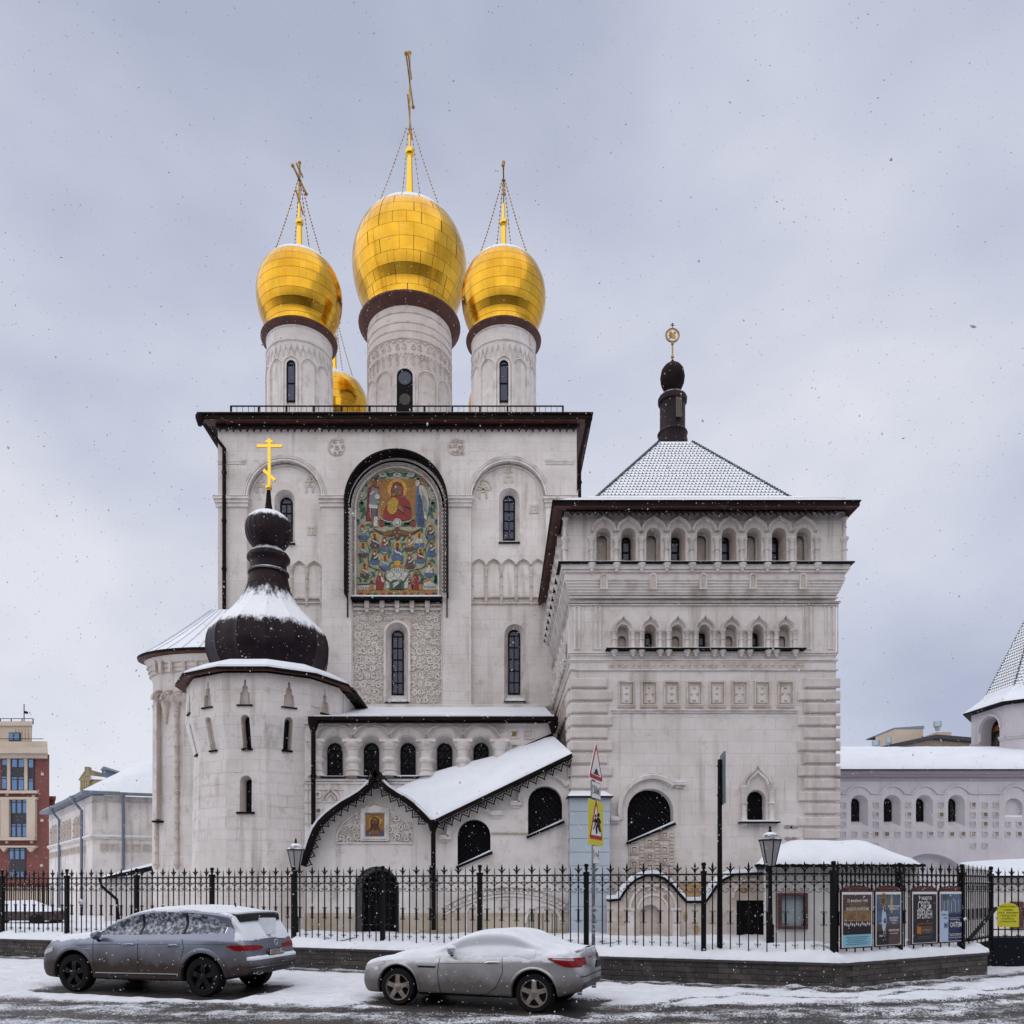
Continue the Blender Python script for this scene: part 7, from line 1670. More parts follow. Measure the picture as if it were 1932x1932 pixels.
for sg in (-1, 1):
    pts = [(sg*(.085+.088*cos(a)), 0, .0+.098*sin(a)) for a in [radians(90-i*18) for i in range(0, 11)]]
    pts += [(sg*(.06), 0, -.085), (sg*.03, 0, -.05), (sg*.045, 0, -.015), (sg*.075, 0, -.018), (sg*.08, 0, -.045), (sg*.062, 0, -.05)]
    m6.tube(pts, .0085, 4)
scr = mesh_of('scroll', m6, M['black'])
mp = MB(); mp.box(-.05, .05, -.05, .05, -.1, 1.75); mp.box(-.062, .062, -.062, .062, 1.72, 1.80); mp.lathe(0, 0, [(.03, 1.8), (.025, 1.84), (.055, 1.87), (.03, 1.9)], 10); mp.ball(0, 0, 1.945, .055, 10); postm = mesh_of('post', mp, M['black'], smooth=40)
def fence_run(a, b, n, fen, last=True, zb=ZB, dens=14):
    d = (b-a); L_ = d.length; d = d.normalized(); ang = atan2(d.y, d.x); sp = L_/n
    for i in range(n+(1 if last else 0)): p = a+d*sp*i; piece('post', postm, fen, (p.x, p.y, .62), (0, 0, ang))
    for i in range(n):
        p0 = a+d*sp*i; 
        for z, h in ((ZR1, .03), (ZR2, .02), (ZB+.0, .0)):
            if h: r_ = MB(); r_.box(.05, sp-.05, -.016, .016, z-h/2, z+h/2, T=Matrix.Translation(v3(p0, 0)) @ Matrix.Rotation(ang, 4, 'Z')); part('rail', r_, M['black'], fen)
        w_ = sp/dens
        for k in range(1, dens):
            p = p0+d*w_*k; o = piece('bar', bar1 if k % 2 else bar2, fen, (p.x, p.y, 0), (0, 0, ang))
            f = bpy.data.objects.new('finial', fin1 if k % 2 else fin2); COL.objects.link(f); f.parent = o; f.location = (0, 0, ZR1+.03)
            if k % 2: piece('scroll', scr, fen, (p.x, p.y, 2.065), (0, 0, ang), (w_/.178, 1, 1))
        for k in range(dens):
            p = p0+d*w_*(k+.5); piece('ring', ring_, fen, (p.x, p.y, (ZR1+ZR2)/2), (0, 0, ang), (w_/.178, 1, 1))
fence_run(F0, FB, 10, fen, False)
fence_run(FB, FC, 1, fen, False, dens=16); fence_run(FC, FE, 1, fen, True, dens=14)
# gate folded back beyond the last post, and gate leaf at the right edge
gt = thing('iron_gate', (FE.x, FE.y, 0), 'black iron gate with solid lower panel at the end of the fence, right', 'gate')
fence_run(FE, FF, 1, gt, True, dens=14)
d = (FF-FE).normalized(); T_ = Matrix.Translation(v3(FE, 0)) @ Matrix.Rotation(atan2(d.y, d.x), 4, 'Z'); LL = (FF-FE).length
mb = MB(); mb.box(.06, LL, -.02, .02, .06, .66, T=T_); mb.box(.06, LL, -.03, .03, .66, .72, T=T_); mb.box(.06, LL, -.03, .03, .8, .84, T=T_); part('solid_panel', mb, M['blackp'], gt)
mb = MB(); mb.tube([T_ @ Vector((.15, -.1, .85)), T_ @ Vector((LL-.2, -.15, 1.55))], .045, 6); part('gate_arm', mb, M['blackp'], gt)
G0, G1 = Vector((12.62, 20.3)), Vector((16.2, 20.6))
T_ = Matrix.Translation(v3(G0, 0)) @ Matrix.Rotation(atan2((G1-G0).y, (G1-G0).x), 4, 'Z'); gl2 = thing('gate_leaf', v3(G0, 0), 'iron gate leaf with dark sheet bottom at the right edge, holding a yellow notice', 'gate')
dd = (G1-G0).normalized(); ang = atan2(dd.y, dd.x)
for k in range(1, 20):
    p = G0+dd*.18*k; o = piece('bar', bar1 if k % 2 else bar2, gl2, (p.x, p.y, -.02), (0, 0, ang)); f = bpy.data.objects.new('finial', fin1 if k % 2 else fin2); COL.objects.link(f); f.parent = o; f.location = (0, 0, ZR1+.03)
    if k % 2: piece('scroll', scr, gl2, (p.x, p.y, 2.05), (0, 0, ang))
    piece('ring', ring_, gl2, (p.x-.09*dd.x, p.y, 2.25), (0, 0, ang))
mb = MB()
for z in (2.34, 2.16, 1.0, .82): mb.box(0, 3.5, -.016, .016, z-.015, z+.015, T=T_)
part('rail', mb, M['black'], gl2)
mb = MB(); mb.box(.0, 3.5, -.02, .02, -.15, .80, T=T_); part('solid_panel', mb, mat('dark_blue_black_sheet', (.007, .007, .014), .6, spec=.1), gl2)

def text(s, size, x, z, y, T, m, parent, align='CENTER', bold=0, sx=1, name='lettering'):
    cu = bpy.data.curves.new('t', 'FONT'); cu.body = s; cu.size = size; cu.align_x = align; cu.align_y = 'CENTER'; cu.extrude = .0006; cu.offset = bold; cu.resolution_u = 2
    o = bpy.data.objects.new('t', cu); COL.objects.link(o); dg = bpy.context.evaluated_depsgraph_get(); me = bpy.data.meshes.new_from_object(o.evaluated_get(dg)); bpy.data.objects.remove(o); bpy.data.curves.remove(cu)
    M_ = T @ Matrix.Translation((x, y, z)) @ Matrix.Rotation(pi/2, 4, 'X') @ Matrix.Diagonal((sx, 1, 1, 1))
    me.transform(Matrix.Translation(-wloc(parent)) @ M_); me.materials.clear(); me.materials.append(m)
    o = bpy.data.objects.new(name, me); COL.objects.link(o); o.parent = parent; WL[o.name] = wloc(parent); return o
flat = lambda n_, c, r=.6: mat(n_, c, r, spec=.3)
PM = dict(white=flat('print_white', (.75, .75, .75)), black=flat('print_black', (.012, .01, .014)), maroon=flat('print_maroon', (.035, .008, .010)), cyan=flat('print_cyan', (.22, .50, .60)), brown=mat('print_brown', (.07, .025, .01), .5, col2=(.03, .012, .008), scale=5), gold=mat('print_gold', (.26, .14, .035), .5, col2=(.12, .06, .015), scale=9), blue=mat('print_blue', (.06, .11, .21), .5, col2=(.02, .03, .06), scale=4), navy=flat('print_navy', (.012, .02, .08)), pale=flat('print_pale_blue', (.40, .52, .68)), tan=flat('print_tan', (.40, .32, .12)), skin=flat('print_face', (.45, .28, .2)), grey=flat('print_grey', (.22, .22, .24)), rose=flat('print_rose', (.32, .10, .10)), orange=flat('print_orange', (.45, .14, .02)), yellow=flat('print_yellow', (.62, .58, .03)), red=flat('print_red', (.42, .012, .015)))
DP_ = (WE-FB).normalized(); DN_ = Vector((DP_.y, -DP_.x))
def along(u):         # distance along the angled fence seen at column u
    o = FB+DN_*.1; k = (u-VPX)/FL; return (k*o.y-o.x)/(DP_.x-k*DP_.y)
boards = [(1587, 1646.5, 'framed concert poster with a choir, cyan foot and white heading, leftmost on the fence'), (1651, 1701, 'framed blue and gold poster with three round portraits beside the choir poster'), (1720, 1769, 'framed black poster headed 9 марта with tall white words'), (1772, 1817.5, 'framed navy poster with pale blue strip and the word MONTEM, rightmost')]
for bi, (u0, u1, lb) in enumerate(boards):
    d0, d1 = along(u0), along(u1); w_ = d1-d0; p = FB+DN_*.1+DP_*d0; T_ = Matrix.Translation(v3(p, 0)) @ Matrix.Rotation(atan2(DP_.y, DP_.x), 4, 'Z')
    bo = thing('poster_board', (p.x, p.y, .8), lb, 'poster', 'poster boards on the angled fence'); z0, z1 = .84, 1.98
    mb = MB(); ar = [(w_*(.5+.5*cos(pi*i/14)), z1+.13*sin(pi*i/14)) for i in range(15)]; mb.plate([(0, z0-.03), (w_, z0-.03)]+ar, [], 0, .035, T=T_); part('frame', mb, PM['maroon'], bo)
    a_, b_, c_, e_ = w_*.05, w_*.95, z0+.01, z1-.06
    def quad(k, x0, x1, y0_, y1_, lay, nm='print'): mb = MB(); mb.box(a_+(b_-a_)*x0, a_+(b_-a_)*x1, -.0022*lay, .002, e_-(e_-c_)*y1_, e_-(e_-c_)*y0_, T=T_); return part(nm, mb, PM[k], bo)
    def T_xt(s, size, x, y, lay, k='white', **kw): return text(s, size*.72, a_+(b_-a_)*x, e_-(e_-c_)*y, -.0022*lay-.001, T_, PM[k], bo, **kw)
    def disc(k, x, y, r, ry, lay): mb = MB(); mb.plate([(a_+(b_-a_)*x+r*cos(i*pi/8), e_-(e_-c_)*y+ry*sin(i*pi/8)) for i in range(16)], [], -.0022*lay, .001, T=T_); part('print', mb, PM[k], bo)
    quad('white', -.03, 1.03, -.05, 1.01, 1)
    T_xt('ФЕОДОРОВСКИЙ СОБОР', w_*.085, .5, -.125, 1, 'rose'); T_xt('и просветительский центр приглашают', w_*.045, .5, -.08, 1, 'rose')
    rr_ = random.Random(bi)
    if bi == 0:
        quad('brown', 0, 1, 0, 1, 2); quad('gold', .03, .97, .3, .5, 3); quad('maroon', .03, .97, .5, .78, 3); quad('cyan', 0, 1, .77, 1, 4)
        T_xt('22 февраля 14:00', w_*.115, .5, .12, 4, bold=.0003); T_xt('концерт камерного хора', w_*.06, .5, .18, 4, 'tan'); T_xt('церковных песнопений', w_*.06, .5, .225, 4, 'tan'); T_xt('ПРОЩЁНОЕ ВОСКРЕСЕНЬЕ', w_*.105, .5, .28, 5, bold=.0003, sx=.72)
        for i in range(14): x = .06+i*.067; disc('skin', x, .5+.01*(i % 2), .012, .018, 5); disc('white', x, .56+.015*(i % 3), .013, .035, 5); quad('black', x-.03, x+.03, .6, .76, 4.6)
        for i in range(5): disc('gold', .15+i*.17, .40, .03, .045, 4); 
        for i in range(5): quad('blue', .1+.05*(i % 2), .9-.06*(i % 3), .81+i*.035, .822+i*.035, 5)
    elif bi == 1:
        quad('blue', 0, 1, 0, .62, 2); quad('brown', 0, 1, .6, 1, 2.2); quad('black', 0, .5, .72, 1, 2.5); disc('gold', .3, .12, .11, .16, 3); disc('brown', .27, .10, .05, .1, 3.5); disc('tan', .62, .2, .05, .2, 3); disc('pale', .3, .5, .08, .25, 3)
        for y in (.29, .52, .77): disc('white', .33, y, .045, .068, 4); disc('black', .33, y, .04, .06, 5); disc('skin', .34, y-.01, .018, .028, 6)
        for y, s_ in ((.24, 'ПЕСНОПЕНИЯ'), (.29, 'ВЕЛИКОГО'), (.47, 'ДУХОВНАЯ'), (.52, 'МУЗЫКА'), (.72, 'СВЯТОЙ ХОР')): T_xt(s_, w_*.085, .7, y, 6, bold=.0006)
        T_xt('14 марта', w_*.05, .68, .57, 6); T_xt('19:00', w_*.09, .16, .57, 6); T_xt('18:00', w_*.09, .16, .82, 6); T_xt('вход свободный', w_*.05, .7, .78, 6); T_xt('концерт', w_*.09, .2, .06, 6, 'tan')
    elif bi == 2:
        quad('black', 0, 1, 0, 1, 2); T_xt('9 марта', w_*.19, .5, .08, 4, bold=.0004); T_xt('СВЯЗЬ', w_*.36, .48, .25, 4, bold=.0003, sx=.62); T_xt('ВРЕМЁН', w_*.36, .48, .43, 4, bold=.0003, sx=.55); T_xt('19:00', w_*.08, .88, .19, 4, 'orange')
        T_xt('хоровая капелла и хор', w_*.07, .5, .61, 4, 'orange'); quad('brown', .15, .82, .66, .82, 3); quad('orange', .16, .33, .67, .81, 3.5); 
        for i in range(8): disc('tan', .38+.055*i, .74, .008, .014, 4)
        quad('grey', .2, .8, .87, .874, 3); quad('grey', .2, .8, .91, .914, 3)
    else:
        quad('navy', 0, 1, 0, 1, 2); quad('blue', 0, 1, 0, .42, 3); quad('pale', 0, .34, .36, 1, 4)
        for i in range(11): x = .07+.085*i; quad('pale' if i % 2 else 'grey', x-.012, x+.012, .13+.02*(i % 3), .38, 3.4); disc('skin', x, .12+.02*(i % 3), .011, .017, 4)
        T_xt('5 ФЕВРАЛЯ', w_*.07, .17, .44, 5, 'navy'); T_xt('17:30', w_*.09, .2, .51, 5, 'navy'); T_xt('M', w_*.27, .23, .67, 5, 'navy', bold=.0004); T_xt('ONTEM', w_*.235, .68, .66, 5, bold=.0003, sx=.82)
        T_xt('ДЬЯКОНЫ ГЕРМАНИИ', w_*.06, .66, .88, 5); T_xt('И ПЕТЕРБУРГСКИЕ ОРГАНИСТЫ', w_*.045, .66, .93, 5); quad('white', .36, 1, .845, .85, 5); quad('white', .36, 1, .50, .503, 5); T_xt('КАМЕРНЫЙ ХОР', w_*.06, .6, .54, 5)
# yellow notice on the gate
nb = thing('yellow_notice', (X(1902, 20.2), 20.2, 1.0), 'yellow arched notice with lines of small text hung on the right gate', 'sign')
x0, x1 = X(1882, 20.2), X(1922.5, 20.2); z0, z1 = Z(1749, 20.2), Z(1716, 20.2); TI = Matrix.Translation((0, 20.2, 0)); r_ = (x1-x0)/2; cx = (x0+x1)/2
mb = MB(); mb.plate([(x0, z0), (x1, z0)]+[(cx+r_*cos(pi*i/14), z1+.62*r_*sin(pi*i/14)) for i in range(15)], [], 0, .01, T=TI); part('board', mb, PM['yellow'], nb)
for i, s_ in enumerate(['ХРАМ ОТКРЫТ', 'в будни', 'и в воскресенье', 'с 8:30 до 20:00', 'в субботу', 'с 9:00 до 20:00']): text(s_, .062, cx, z1+.07-i*.075, -.003, TI, PM['black'], nb)

# ------------------------------------------------------------------ lanterns
def lantern(x, y, z0, ztop, s, label):
    t = thing('street_lantern', (x, y, z0), label, 'lantern', 'old style lanterns behind the fence')
    mb = MB(); mb.lathe(x, y, [(.09, z0), (.09, z0+.5), (.06, z0+.55), (.05, z0+1.0), (.045, ztop-1.1*s), (.07, ztop-1.07*s), (.035, ztop-1.02*s), (.05, ztop-.98*s), (.05, ztop-.95*s)], 12); part('post', mb, M['black'], t, smooth=40)
    zb, zt = ztop-.93*s, ztop-.36*s; w0, w1 = .11*s, .235*s; mb = MB()
    hx = lambda r, z: [(x+r*cos(pi/6+k*pi/3), y+r*sin(pi/6+k*pi/3), z) for k in range(6)]
    for k in range(6): mb.tube([hx(w0, zb)[k], hx(w1, zt)[k]], .014*s, 4)
    mb.loft([hx(w0+.02, zb-.03), hx(w0+.02, zb)], cap0=True, cap1=True); mb.loft([hx(w1+.03, zt), hx(w1+.03, zt+.03)], cap0=True, cap1=True); part('cage', mb, M['black'], t)
    for k in range(6):
        a, b = hx(w0, zb), hx(w1, zt); j = (k+1) % 6; mb = MB(); mb.add([a[k], a[j], b[j], b[k]], [(0, 1, 2, 3)]); part('pane', mb, M['lamp_glass'], t)
    mb = MB(); mb.loft([hx(w1+.05, zt+.03), hx(w1*.75, zt+.14*s), hx(.07*s, zt+.2*s)], cap0=True, cap1=True); part('cap', mb, M['brown_snow'], t)
    mb = MB(); mb.lathe(x, y, [(.03, zt+.2*s), (.045, zt+.23*s), (.02, zt+.26*s), (.035, zt+.29*s), (.008, zt+.36*s)], 8); part('finial', mb, M['black'], t)
M['lamp_glass'] = mat('pale_frosted_lamp_glass', (.30, .29, .30), .3)
lantern(X(1453, 18.3), 18.3, .7, Z(1557, 18.3), 1.0, 'black six sided lantern on a post in front of the snow roofed kiosk')
lantern(X(558, 22.9), 22.9, .7, Z(1581, 22.9), 1.0, 'black six sided lantern on a post beside the left end of the ogee gable')

# ------------------------------------------------------------------ sign post and edge-on sign pole
SY = 16.35; sx0 = X(1119.5, SY)
sp = thing('sign_post', (sx0, SY, 0), 'grey steel post with speed bump, 50 m and yellow children warning signs', 'road sign')
mb = MB(); mb.tube([(sx0, SY, 0), (sx0, SY, Z(1440, SY))], .036, 10); part('pole', mb, mat('galvanised_grey_pole', (.16, .19, .21), .5, .3, col2=(.09, .10, .11), scale=6), sp, smooth=60)
mb = MB()
for i in range(5): mb.box(sx0-.03+.012*(i % 2), sx0+.035, SY-.042, SY-.036, .95+i*.17, 1.05+i*.17)
part('stickers', mb, mat('torn_stickers', (.4, .42, .45), .7, col2=(.08, .09, .1), scale=14, lo=.45, hi=.5), sp, kind='stuff')
TS = Matrix.Translation((sx0+.052, SY-.03, 0)) @ Matrix.Rotation(radians(65), 4, 'Z')
def rrect(w, z0, z1, r=.03):
    pts = []
    for cx, cz, a0 in ((w/2-r, z0+r, -pi/2), (w/2-r, z1-r, 0), (-w/2+r, z1-r, pi/2), (-w/2+r, z0+r, pi)): pts += [(cx+r*cos(a0+i*pi/8), cz+r*sin(a0+i*pi/8)) for i in range(5)]
    return pts
def tri(w, z0, h, r): return [(-w/2+r, z0), (w/2-r, z0), (w/2-r*.3, z0+r*.9), (r*.5, z0+h), (-r*.5, z0+h), (-w/2+r*.3, z0+r*.9)]
def signplate(outer, back, layers, name):
    mb = MB(); mb.plate(outer, [], 0, .012, T=TS); o = part(name, mb, PM[back], sp)
    for i, (pts, k) in enumerate(layers): mb = MB(); mb.plate(pts, [], -.003*(i+1), .001, T=TS); part('sign_print', mb, PM[k], o)
    return o
zt = Z(1403, SY); zb = Z(1473, SY); h = zt-zb
signplate(tri(.92, zb, h, .05), 'white', [(tri(.88, zb+.02, h-.05, .05), 'red'), (tri(.66, zb+.10, h-.24, .03), 'white'), ([(-.2, zb+.14)]+[(.12*cos(pi-i*pi/8), zb+.14+.10*sin(i*pi/8)) for i in range(9)]+[(.2, zb+.14), (.2, zb+.115), (-.2, zb+.115)], 'black')], 'warning_triangle')
o = signplate(rrect(.62, Z(1508, SY), Z(1476, SY)), 'black', [(rrect(.59, Z(1508, SY)+.012, Z(1476, SY)-.012), 'white')], 'distance_plate'); zc = (Z(1508, SY)+Z(1476, SY))/2
text('50м', .24, 0, zc, -.006, TS, PM['black'], o, bold=.002, sx=.9)
def arrow(x, zc, o):
    mb = MB(); mb.box(x-.01, x+.01, -.006, -.004, zc-.1, zc+.06, T=TS); mb.plate([(x-.03, zc+.05), (x+.03, zc+.05), (x, zc+.11)], [], -.006, -.004, T=TS); part('arrow', mb, PM['black'], o)
arrow(-.24, zc, o); arrow(.24, zc, o)
z0, z1 = Z(1595, SY), Z(1511, SY); zt2 = z1-.11; h = .70
kids = []
def kid(cx, zb, s, fl=1):
    P_ = lambda *l: [(cx+fl*a*s, zb+b*s) for a, b in l]
    return [P_((-.02, .2), (.05, .2), (.06, .33), (-.03, .33)), P_((.05, .2), (.02, .2), (.10, .11), (.09, 0), (.12, 0), (.14, .12)), P_((-.02, .21), (.02, .2), (-.04, .1), (-.12, .04), (-.13, .07), (-.06, .13)), P_((.05, .32), (.04, .28), (.12, .22), (.14, .25)), P_((-.03, .32), (-.02, .28), (-.1, .22), (-.12, .25)), [(cx+fl*.02*s+.035*s*cos(i*.785), zb+.385*s+.035*s*sin(i*.785)) for i in range(8)]]
ks_ = kid(-.09, z0+.27, .85)+kid(.1, z0+.24, 1.0, -1)
signplate(rrect(.95, z0, z1, .04), 'yellow', [(tri(.86, z0+.12, .80, .04), 'red'), (tri(.66, z0+.2, .60, .02), 'white')]+[(k, 'black') for k in ks_], 'yellow_children_sign')
o = signplate(rrect(.42, Z(1630, SY), Z(1596, SY)), 'grey', [(rrect(.40, Z(1630, SY)+.01, Z(1596, SY)-.01), 'white')], 'small_distance_plate'); zc = (Z(1630, SY)+Z(1596, SY))/2
text('170м', .13, 0, zc, -.006, TS, PM['grey'], o, sx=.9); arrow(-.16, zc, o); arrow(.16, zc, o)
EY_ = 17.15; ex_ = X(1358, EY_)
ep = thing('black_pole', (ex_, EY_, .6), 'tall black pole with its sign turned edge on, in front of the tower', 'pole')
mb = MB(); mb.tube([(ex_, EY_, .55), (ex_, EY_, 2.6), (ex_, EY_, Z(1433, EY_))], [.062, .052, .045], 12); mb.lathe(ex_, EY_, [(.065, 2.3), (.065, 2.36)], 12); part('pole', mb, M['black'], ep, smooth=50)
mb = MB(); Te = Matrix.Translation((ex_+.065, EY_, 0)) @ Matrix.Rotation(radians(82), 4, 'Z'); mb.plate(rrect(.7, Z(1518, EY_), Z(1421, EY_), .05), [], -.012, .012, T=Te); part('sign_plate', mb, mat('grey_sign_back', (.12, .15, .19), .5), ep)
mb = MB(); mb.box(ex_-.06, ex_+.08, EY_-.02, EY_+.02, Z(1447, EY_), Z(1444, EY_)); mb.box(ex_-.06, ex_+.08, EY_-.02, EY_+.02, Z(1502, EY_), Z(1499, EY_)); part('bracket', mb, M['black'], ep)
# ------------------------------------------------------------------ cars
def pw(pts):          # smooth piecewise curve through (x, value), x decreasing allowed
    pts = sorted(pts)
    def f(x):
        if x <= pts[0][0]: return pts[0][1]
        if x >= pts[-1][0]: return pts[-1][1]
        for i in range(len(pts)-1):
            if x <= pts[i+1][0]:
                p0 = pts[max(i-1, 0)]; p1 = pts[i]; p2 = pts[i+1]; p3 = pts[min(i+2, len(pts)-1)]; h = p2[0]-p1[0]; t = (x-p1[0])/h
                m1 = (p2[1]-p0[1])/(p2[0]-p0[0]) if p2[0] > p0[0] else 0; m2 = (p3[1]-p1[1])/(p3[0]-p1[0]) if p3[0] > p1[0] else 0
                s = (p2[1]-p1[1])/h
                if s == 0: m1 = m2 = 0
                else:
                    m1 = 0 if m1*s < 0 else math.copysign(min(abs(m1), 3*abs(s)), s) if m1 else 0; m2 = 0 if m2*s < 0 else math.copysign(min(abs(m2), 3*abs(s)), s) if m2 else 0
                return p1[1]*(2*t**3-3*t*t+1)+m1*h*(t**3-2*t*t+t)+p2[1]*(-2*t**3+3*t*t)+m2*h*(t**3-t*t)
    return f
def paint(name, c, dirt, snow, sn=7, th=.2, dz_=.0):
    m = mat(name, c, .32, .75, snow=snow, snoise=sn, sthick=th, coat=.12)
    t = m.node_tree; N = t.nodes; L = t.links; b = N['Principled BSDF']
    tcn = N.new('ShaderNodeTexCoord'); sp_ = N.new('ShaderNodeSeparateXYZ'); L.new(tcn.outputs['Object'], sp_.inputs[0])
    nz_ = N.new('ShaderNodeTexNoise'); nz_.inputs['Scale'].default_value = 2.5; nz_.inputs['Detail'].default_value = 6; L.new(tcn.outputs['Object'], nz_.inputs[0])
    ad = N.new('ShaderNodeMath'); ad.operation = 'MULTIPLY_ADD'; L.new(nz_.outputs[0], ad.inputs[0]); ad.inputs[1].default_value = -.5; L.new(sp_.outputs[2], ad.inputs[2])
    mr = N.new('ShaderNodeMapRange'); L.new(ad.outputs[0], mr.inputs[0]); mr.inputs[1].default_value = .58+dz_; mr.inputs[2].default_value = .18+dz_; mr.inputs[3].default_value = 0; mr.inputs[4].default_value = dirt
    src = b.inputs['Base Color'].links[0].from_socket; mx = N.new('ShaderNodeMix'); mx.data_type = 'RGBA'; L.new(mr.outputs[0], mx.inputs[0]); L.new(src, mx.inputs[6]); mx.inputs[7].default_value = (.055, .038, .030, 1); L.new(mx.outputs[2], b.inputs['Base Color'])
    sv = N.new('ShaderNodeMapRange'); L.new(mr.outputs[0], sv.inputs[0]); sv.inputs[3].default_value = .5; sv.inputs[4].default_value = .08; L.new(sv.outputs[0], b.inputs['Specular IOR Level'])
    ms = b.inputs['Metallic'].links[0].from_socket; mm = N.new('ShaderNodeMath'); mm.operation = 'SUBTRACT'; L.new(ms, mm.inputs[0]); L.new(mr.outputs[0], mm.inputs[1]); mm.use_clamp = True; L.new(mm.outputs[0], b.inputs['Metallic'])
    rs = b.inputs['Roughness'].links[0].from_socket; mm = N.new('ShaderNodeMath'); mm.operation = 'MULTIPLY_ADD'; L.new(mr.outputs[0], mm.inputs[0]); mm.inputs[1].default_value = .4; L.new(rs, mm.inputs[2]); L.new(mm.outputs[0], b.inputs['Roughness'])
    return m
M['tyre'] = mat('tyre_rubber', (.010, .010, .011), .85, spec=.2); M['rim_black'] = mat('black_alloy', (.012, .012, .014), .35, .5); M['rim_silver'] = mat('dirty_silver_alloy', (.40, .36, .33), .45, .7, col2=(.25, .21, .18), scale=9)
M['car_black'] = mat('car_black_trim', (.010, .010, .012), .45, spec=.3); M['chrome'] = mat('chrome', (.75, .77, .8), .15, 1); M['lamp_red'] = mat('red_tail_lamp', (.22, .004, .006), .3, spec=.3); M['lamp_clear'] = mat('clear_lamp', (.45, .45, .47), .15)
M['frost'] = mat('snow_dusted_side_glass', (.035, .045, .07), .3, 0, col2=(.55, .60, .70), scale=13, lo=.44, hi=.66, bump=.2, detail=10)
M['frost2'] = mat('half_snowed_side_glass', (.12, .16, .23), .4, 0, col2=(.66, .71, .79), scale=8, lo=.3, hi=.62, bump=.3, detail=10)
class Car:
    def __init__(s, L, zt, zs, zb, w, tum=.26, arch=None):
        s.L = L; s.zt, s.zs, s.zb, s.w = pw(zt), pw(zs), pw(zb), pw(w); s.tum = tum; s.c = {}
    def ring(s, x):
        k = round(x, 4)
        if k in s.c: return s.c[k]
        zt, zs, zb, w = s.zt(x), s.zs(x), s.zb(x), s.w(x); zs = min(zs, zt-.012); g = zt-zs; G = min(1, g/.3)
        zm = zb+(zs-zb)*.5
        P_ = [(0, zb), (w*.80, zb), (w-.035, zb+.05), (w-.005, zb+(zs-zb)*.28), (w, zm), (w-.012, zs-.10*(1 if zs-zb > .3 else .3)), (w-.05, zs), (w-.05-.02-.20*g*s.tum/.26-.02*G, zs+.42*g), (w-.085-.55*s.tum*g-(1-G)*.10, zs+.82*g), (w-.16-.62*s.tum*g-(1-G)*.22, zs+.955*g), (w*.42, zt-.004), (0, zt)]
        out = []
        for i in range(len(P_)-1):
            p0, p1, p2, p3 = P_[max(i-1, 0)], P_[i], P_[i+1], P_[min(i+2, len(P_)-1)]
            for j in range(4):
                t = j/4; a = tuple(.5*(2*p1[q]+(p2[q]-p0[q])*t*.9+(2*p0[q]-5*p1[q]+4*p2[q]-p3[q])*t*t*.9+(3*p1[q]-p0[q]-3*p2[q]+p3[q])*t**3*.9) for q in (0, 1))
                l = tuple(p1[q]+(p2[q]-p1[q])*t for q in (0, 1)); out.append(tuple(.6*a[q]/1+.4*l[q] if j else p1[q] for q in (0, 1)))
        out.append(P_[-1]); s.c[k] = out; return out
    def S(s, x, z):
        r = s.ring(x); best = 0
        for (y0, z0), (y1, z1) in zip(r, r[1:]):
            if (z0-z)*(z1-z) <= 0 and abs(z1-z0) > 1e-7: best = max(best, y0+(y1-y0)*(z-z0)/(z1-z0))
        return best
    def Rr(s, y, z, sgn=-1):     # rearmost (sgn -1) or foremost x on the surface
        a, b = sgn*s.L/2, sgn*(s.L/2-1.5)
        if s.S(a, z) >= abs(y): return a
        for _ in range(24):
            m_ = (a+b)/2
            if s.S(m_, z) >= abs(y): b = m_
            else: a = m_
        return b
    def xs(s):
        l = s.L/2; return [l-.0]+[l-.02-.03*i for i in range(8)]+[l-.26-(s.L-.52)*i/70 for i in range(71)]+[-l+.23-.03*i for i in range(7)]+[-l]
    def body(s, root, mats, wells):
        vs, fs = [], []; xs_ = s.xs(); n = len(s.ring(0)); m = 2*n-2
        for x in xs_:
            r = s.ring(x); l = [(x, y, z) for y, z in r]+[(x, -y, z) for y, z in r[-2:0:-1]]; vs += l
        for a in range(len(xs_)-1):
            for i in range(m): j = (i+1) % m; fs.append((a*m+i, a*m+j, (a+1)*m+j, (a+1)*m+i))
        fs.append(tuple(range(m))[::-1]); fs.append(tuple((len(xs_)-1)*m+i for i in range(m)))
        mb = MB(); mb.add(vs, fs); me = mesh_of('body', mb, mats, smooth=None)
        o = bpy.data.objects.new('body', me); COL.objects.link(o); tmp = []
        for (wx, wz, wr) in wells:
            for sg in (1, -1):
                c = MB(); c.loft([[(wx+wr*cos(2*pi*i/40), sg*.52, wz+wr*sin(2*pi*i/40)) for i in range(40)], [(wx+wr*cos(2*pi*i/40), sg*1.2, wz+wr*sin(2*pi*i/40)) for i in range(40)]], cap0=True, cap1=True)
                co = bpy.data.objects.new('cut', mesh_of('cut', c, mats[0])); COL.objects.link(co); tmp.append(co); md = o.modifiers.new('b', 'BOOLEAN'); md.object = co; md.operation = 'DIFFERENCE'; md.solver = 'EXACT'
        me2 = bpy.data.meshes.new_from_object(o.evaluated_get(bpy.context.evaluated_depsgraph_get())); o.modifiers.clear(); o.data = me2
        for t in tmp: bpy.data.objects.remove(t)
        me2.materials.clear(); [me2.materials.append(q) for q in mats]
        for p in me2.polygons:
            p.use_smooth = True; p.material_index = 0
            for wx, wz, wr in wells:
                if all((me2.vertices[v].co.x-wx)**2+(me2.vertices[v].co.z-wz)**2 < (wr+.004)**2 for v in p.vertices) and (abs(p.normal.y) > .98 and abs(p.center.y) < .6 or abs(p.normal.y) < .3): p.material_index = 1; p.use_smooth = False
            if p.normal.z < -.85 and p.center.z < .5: p.material_index = 1
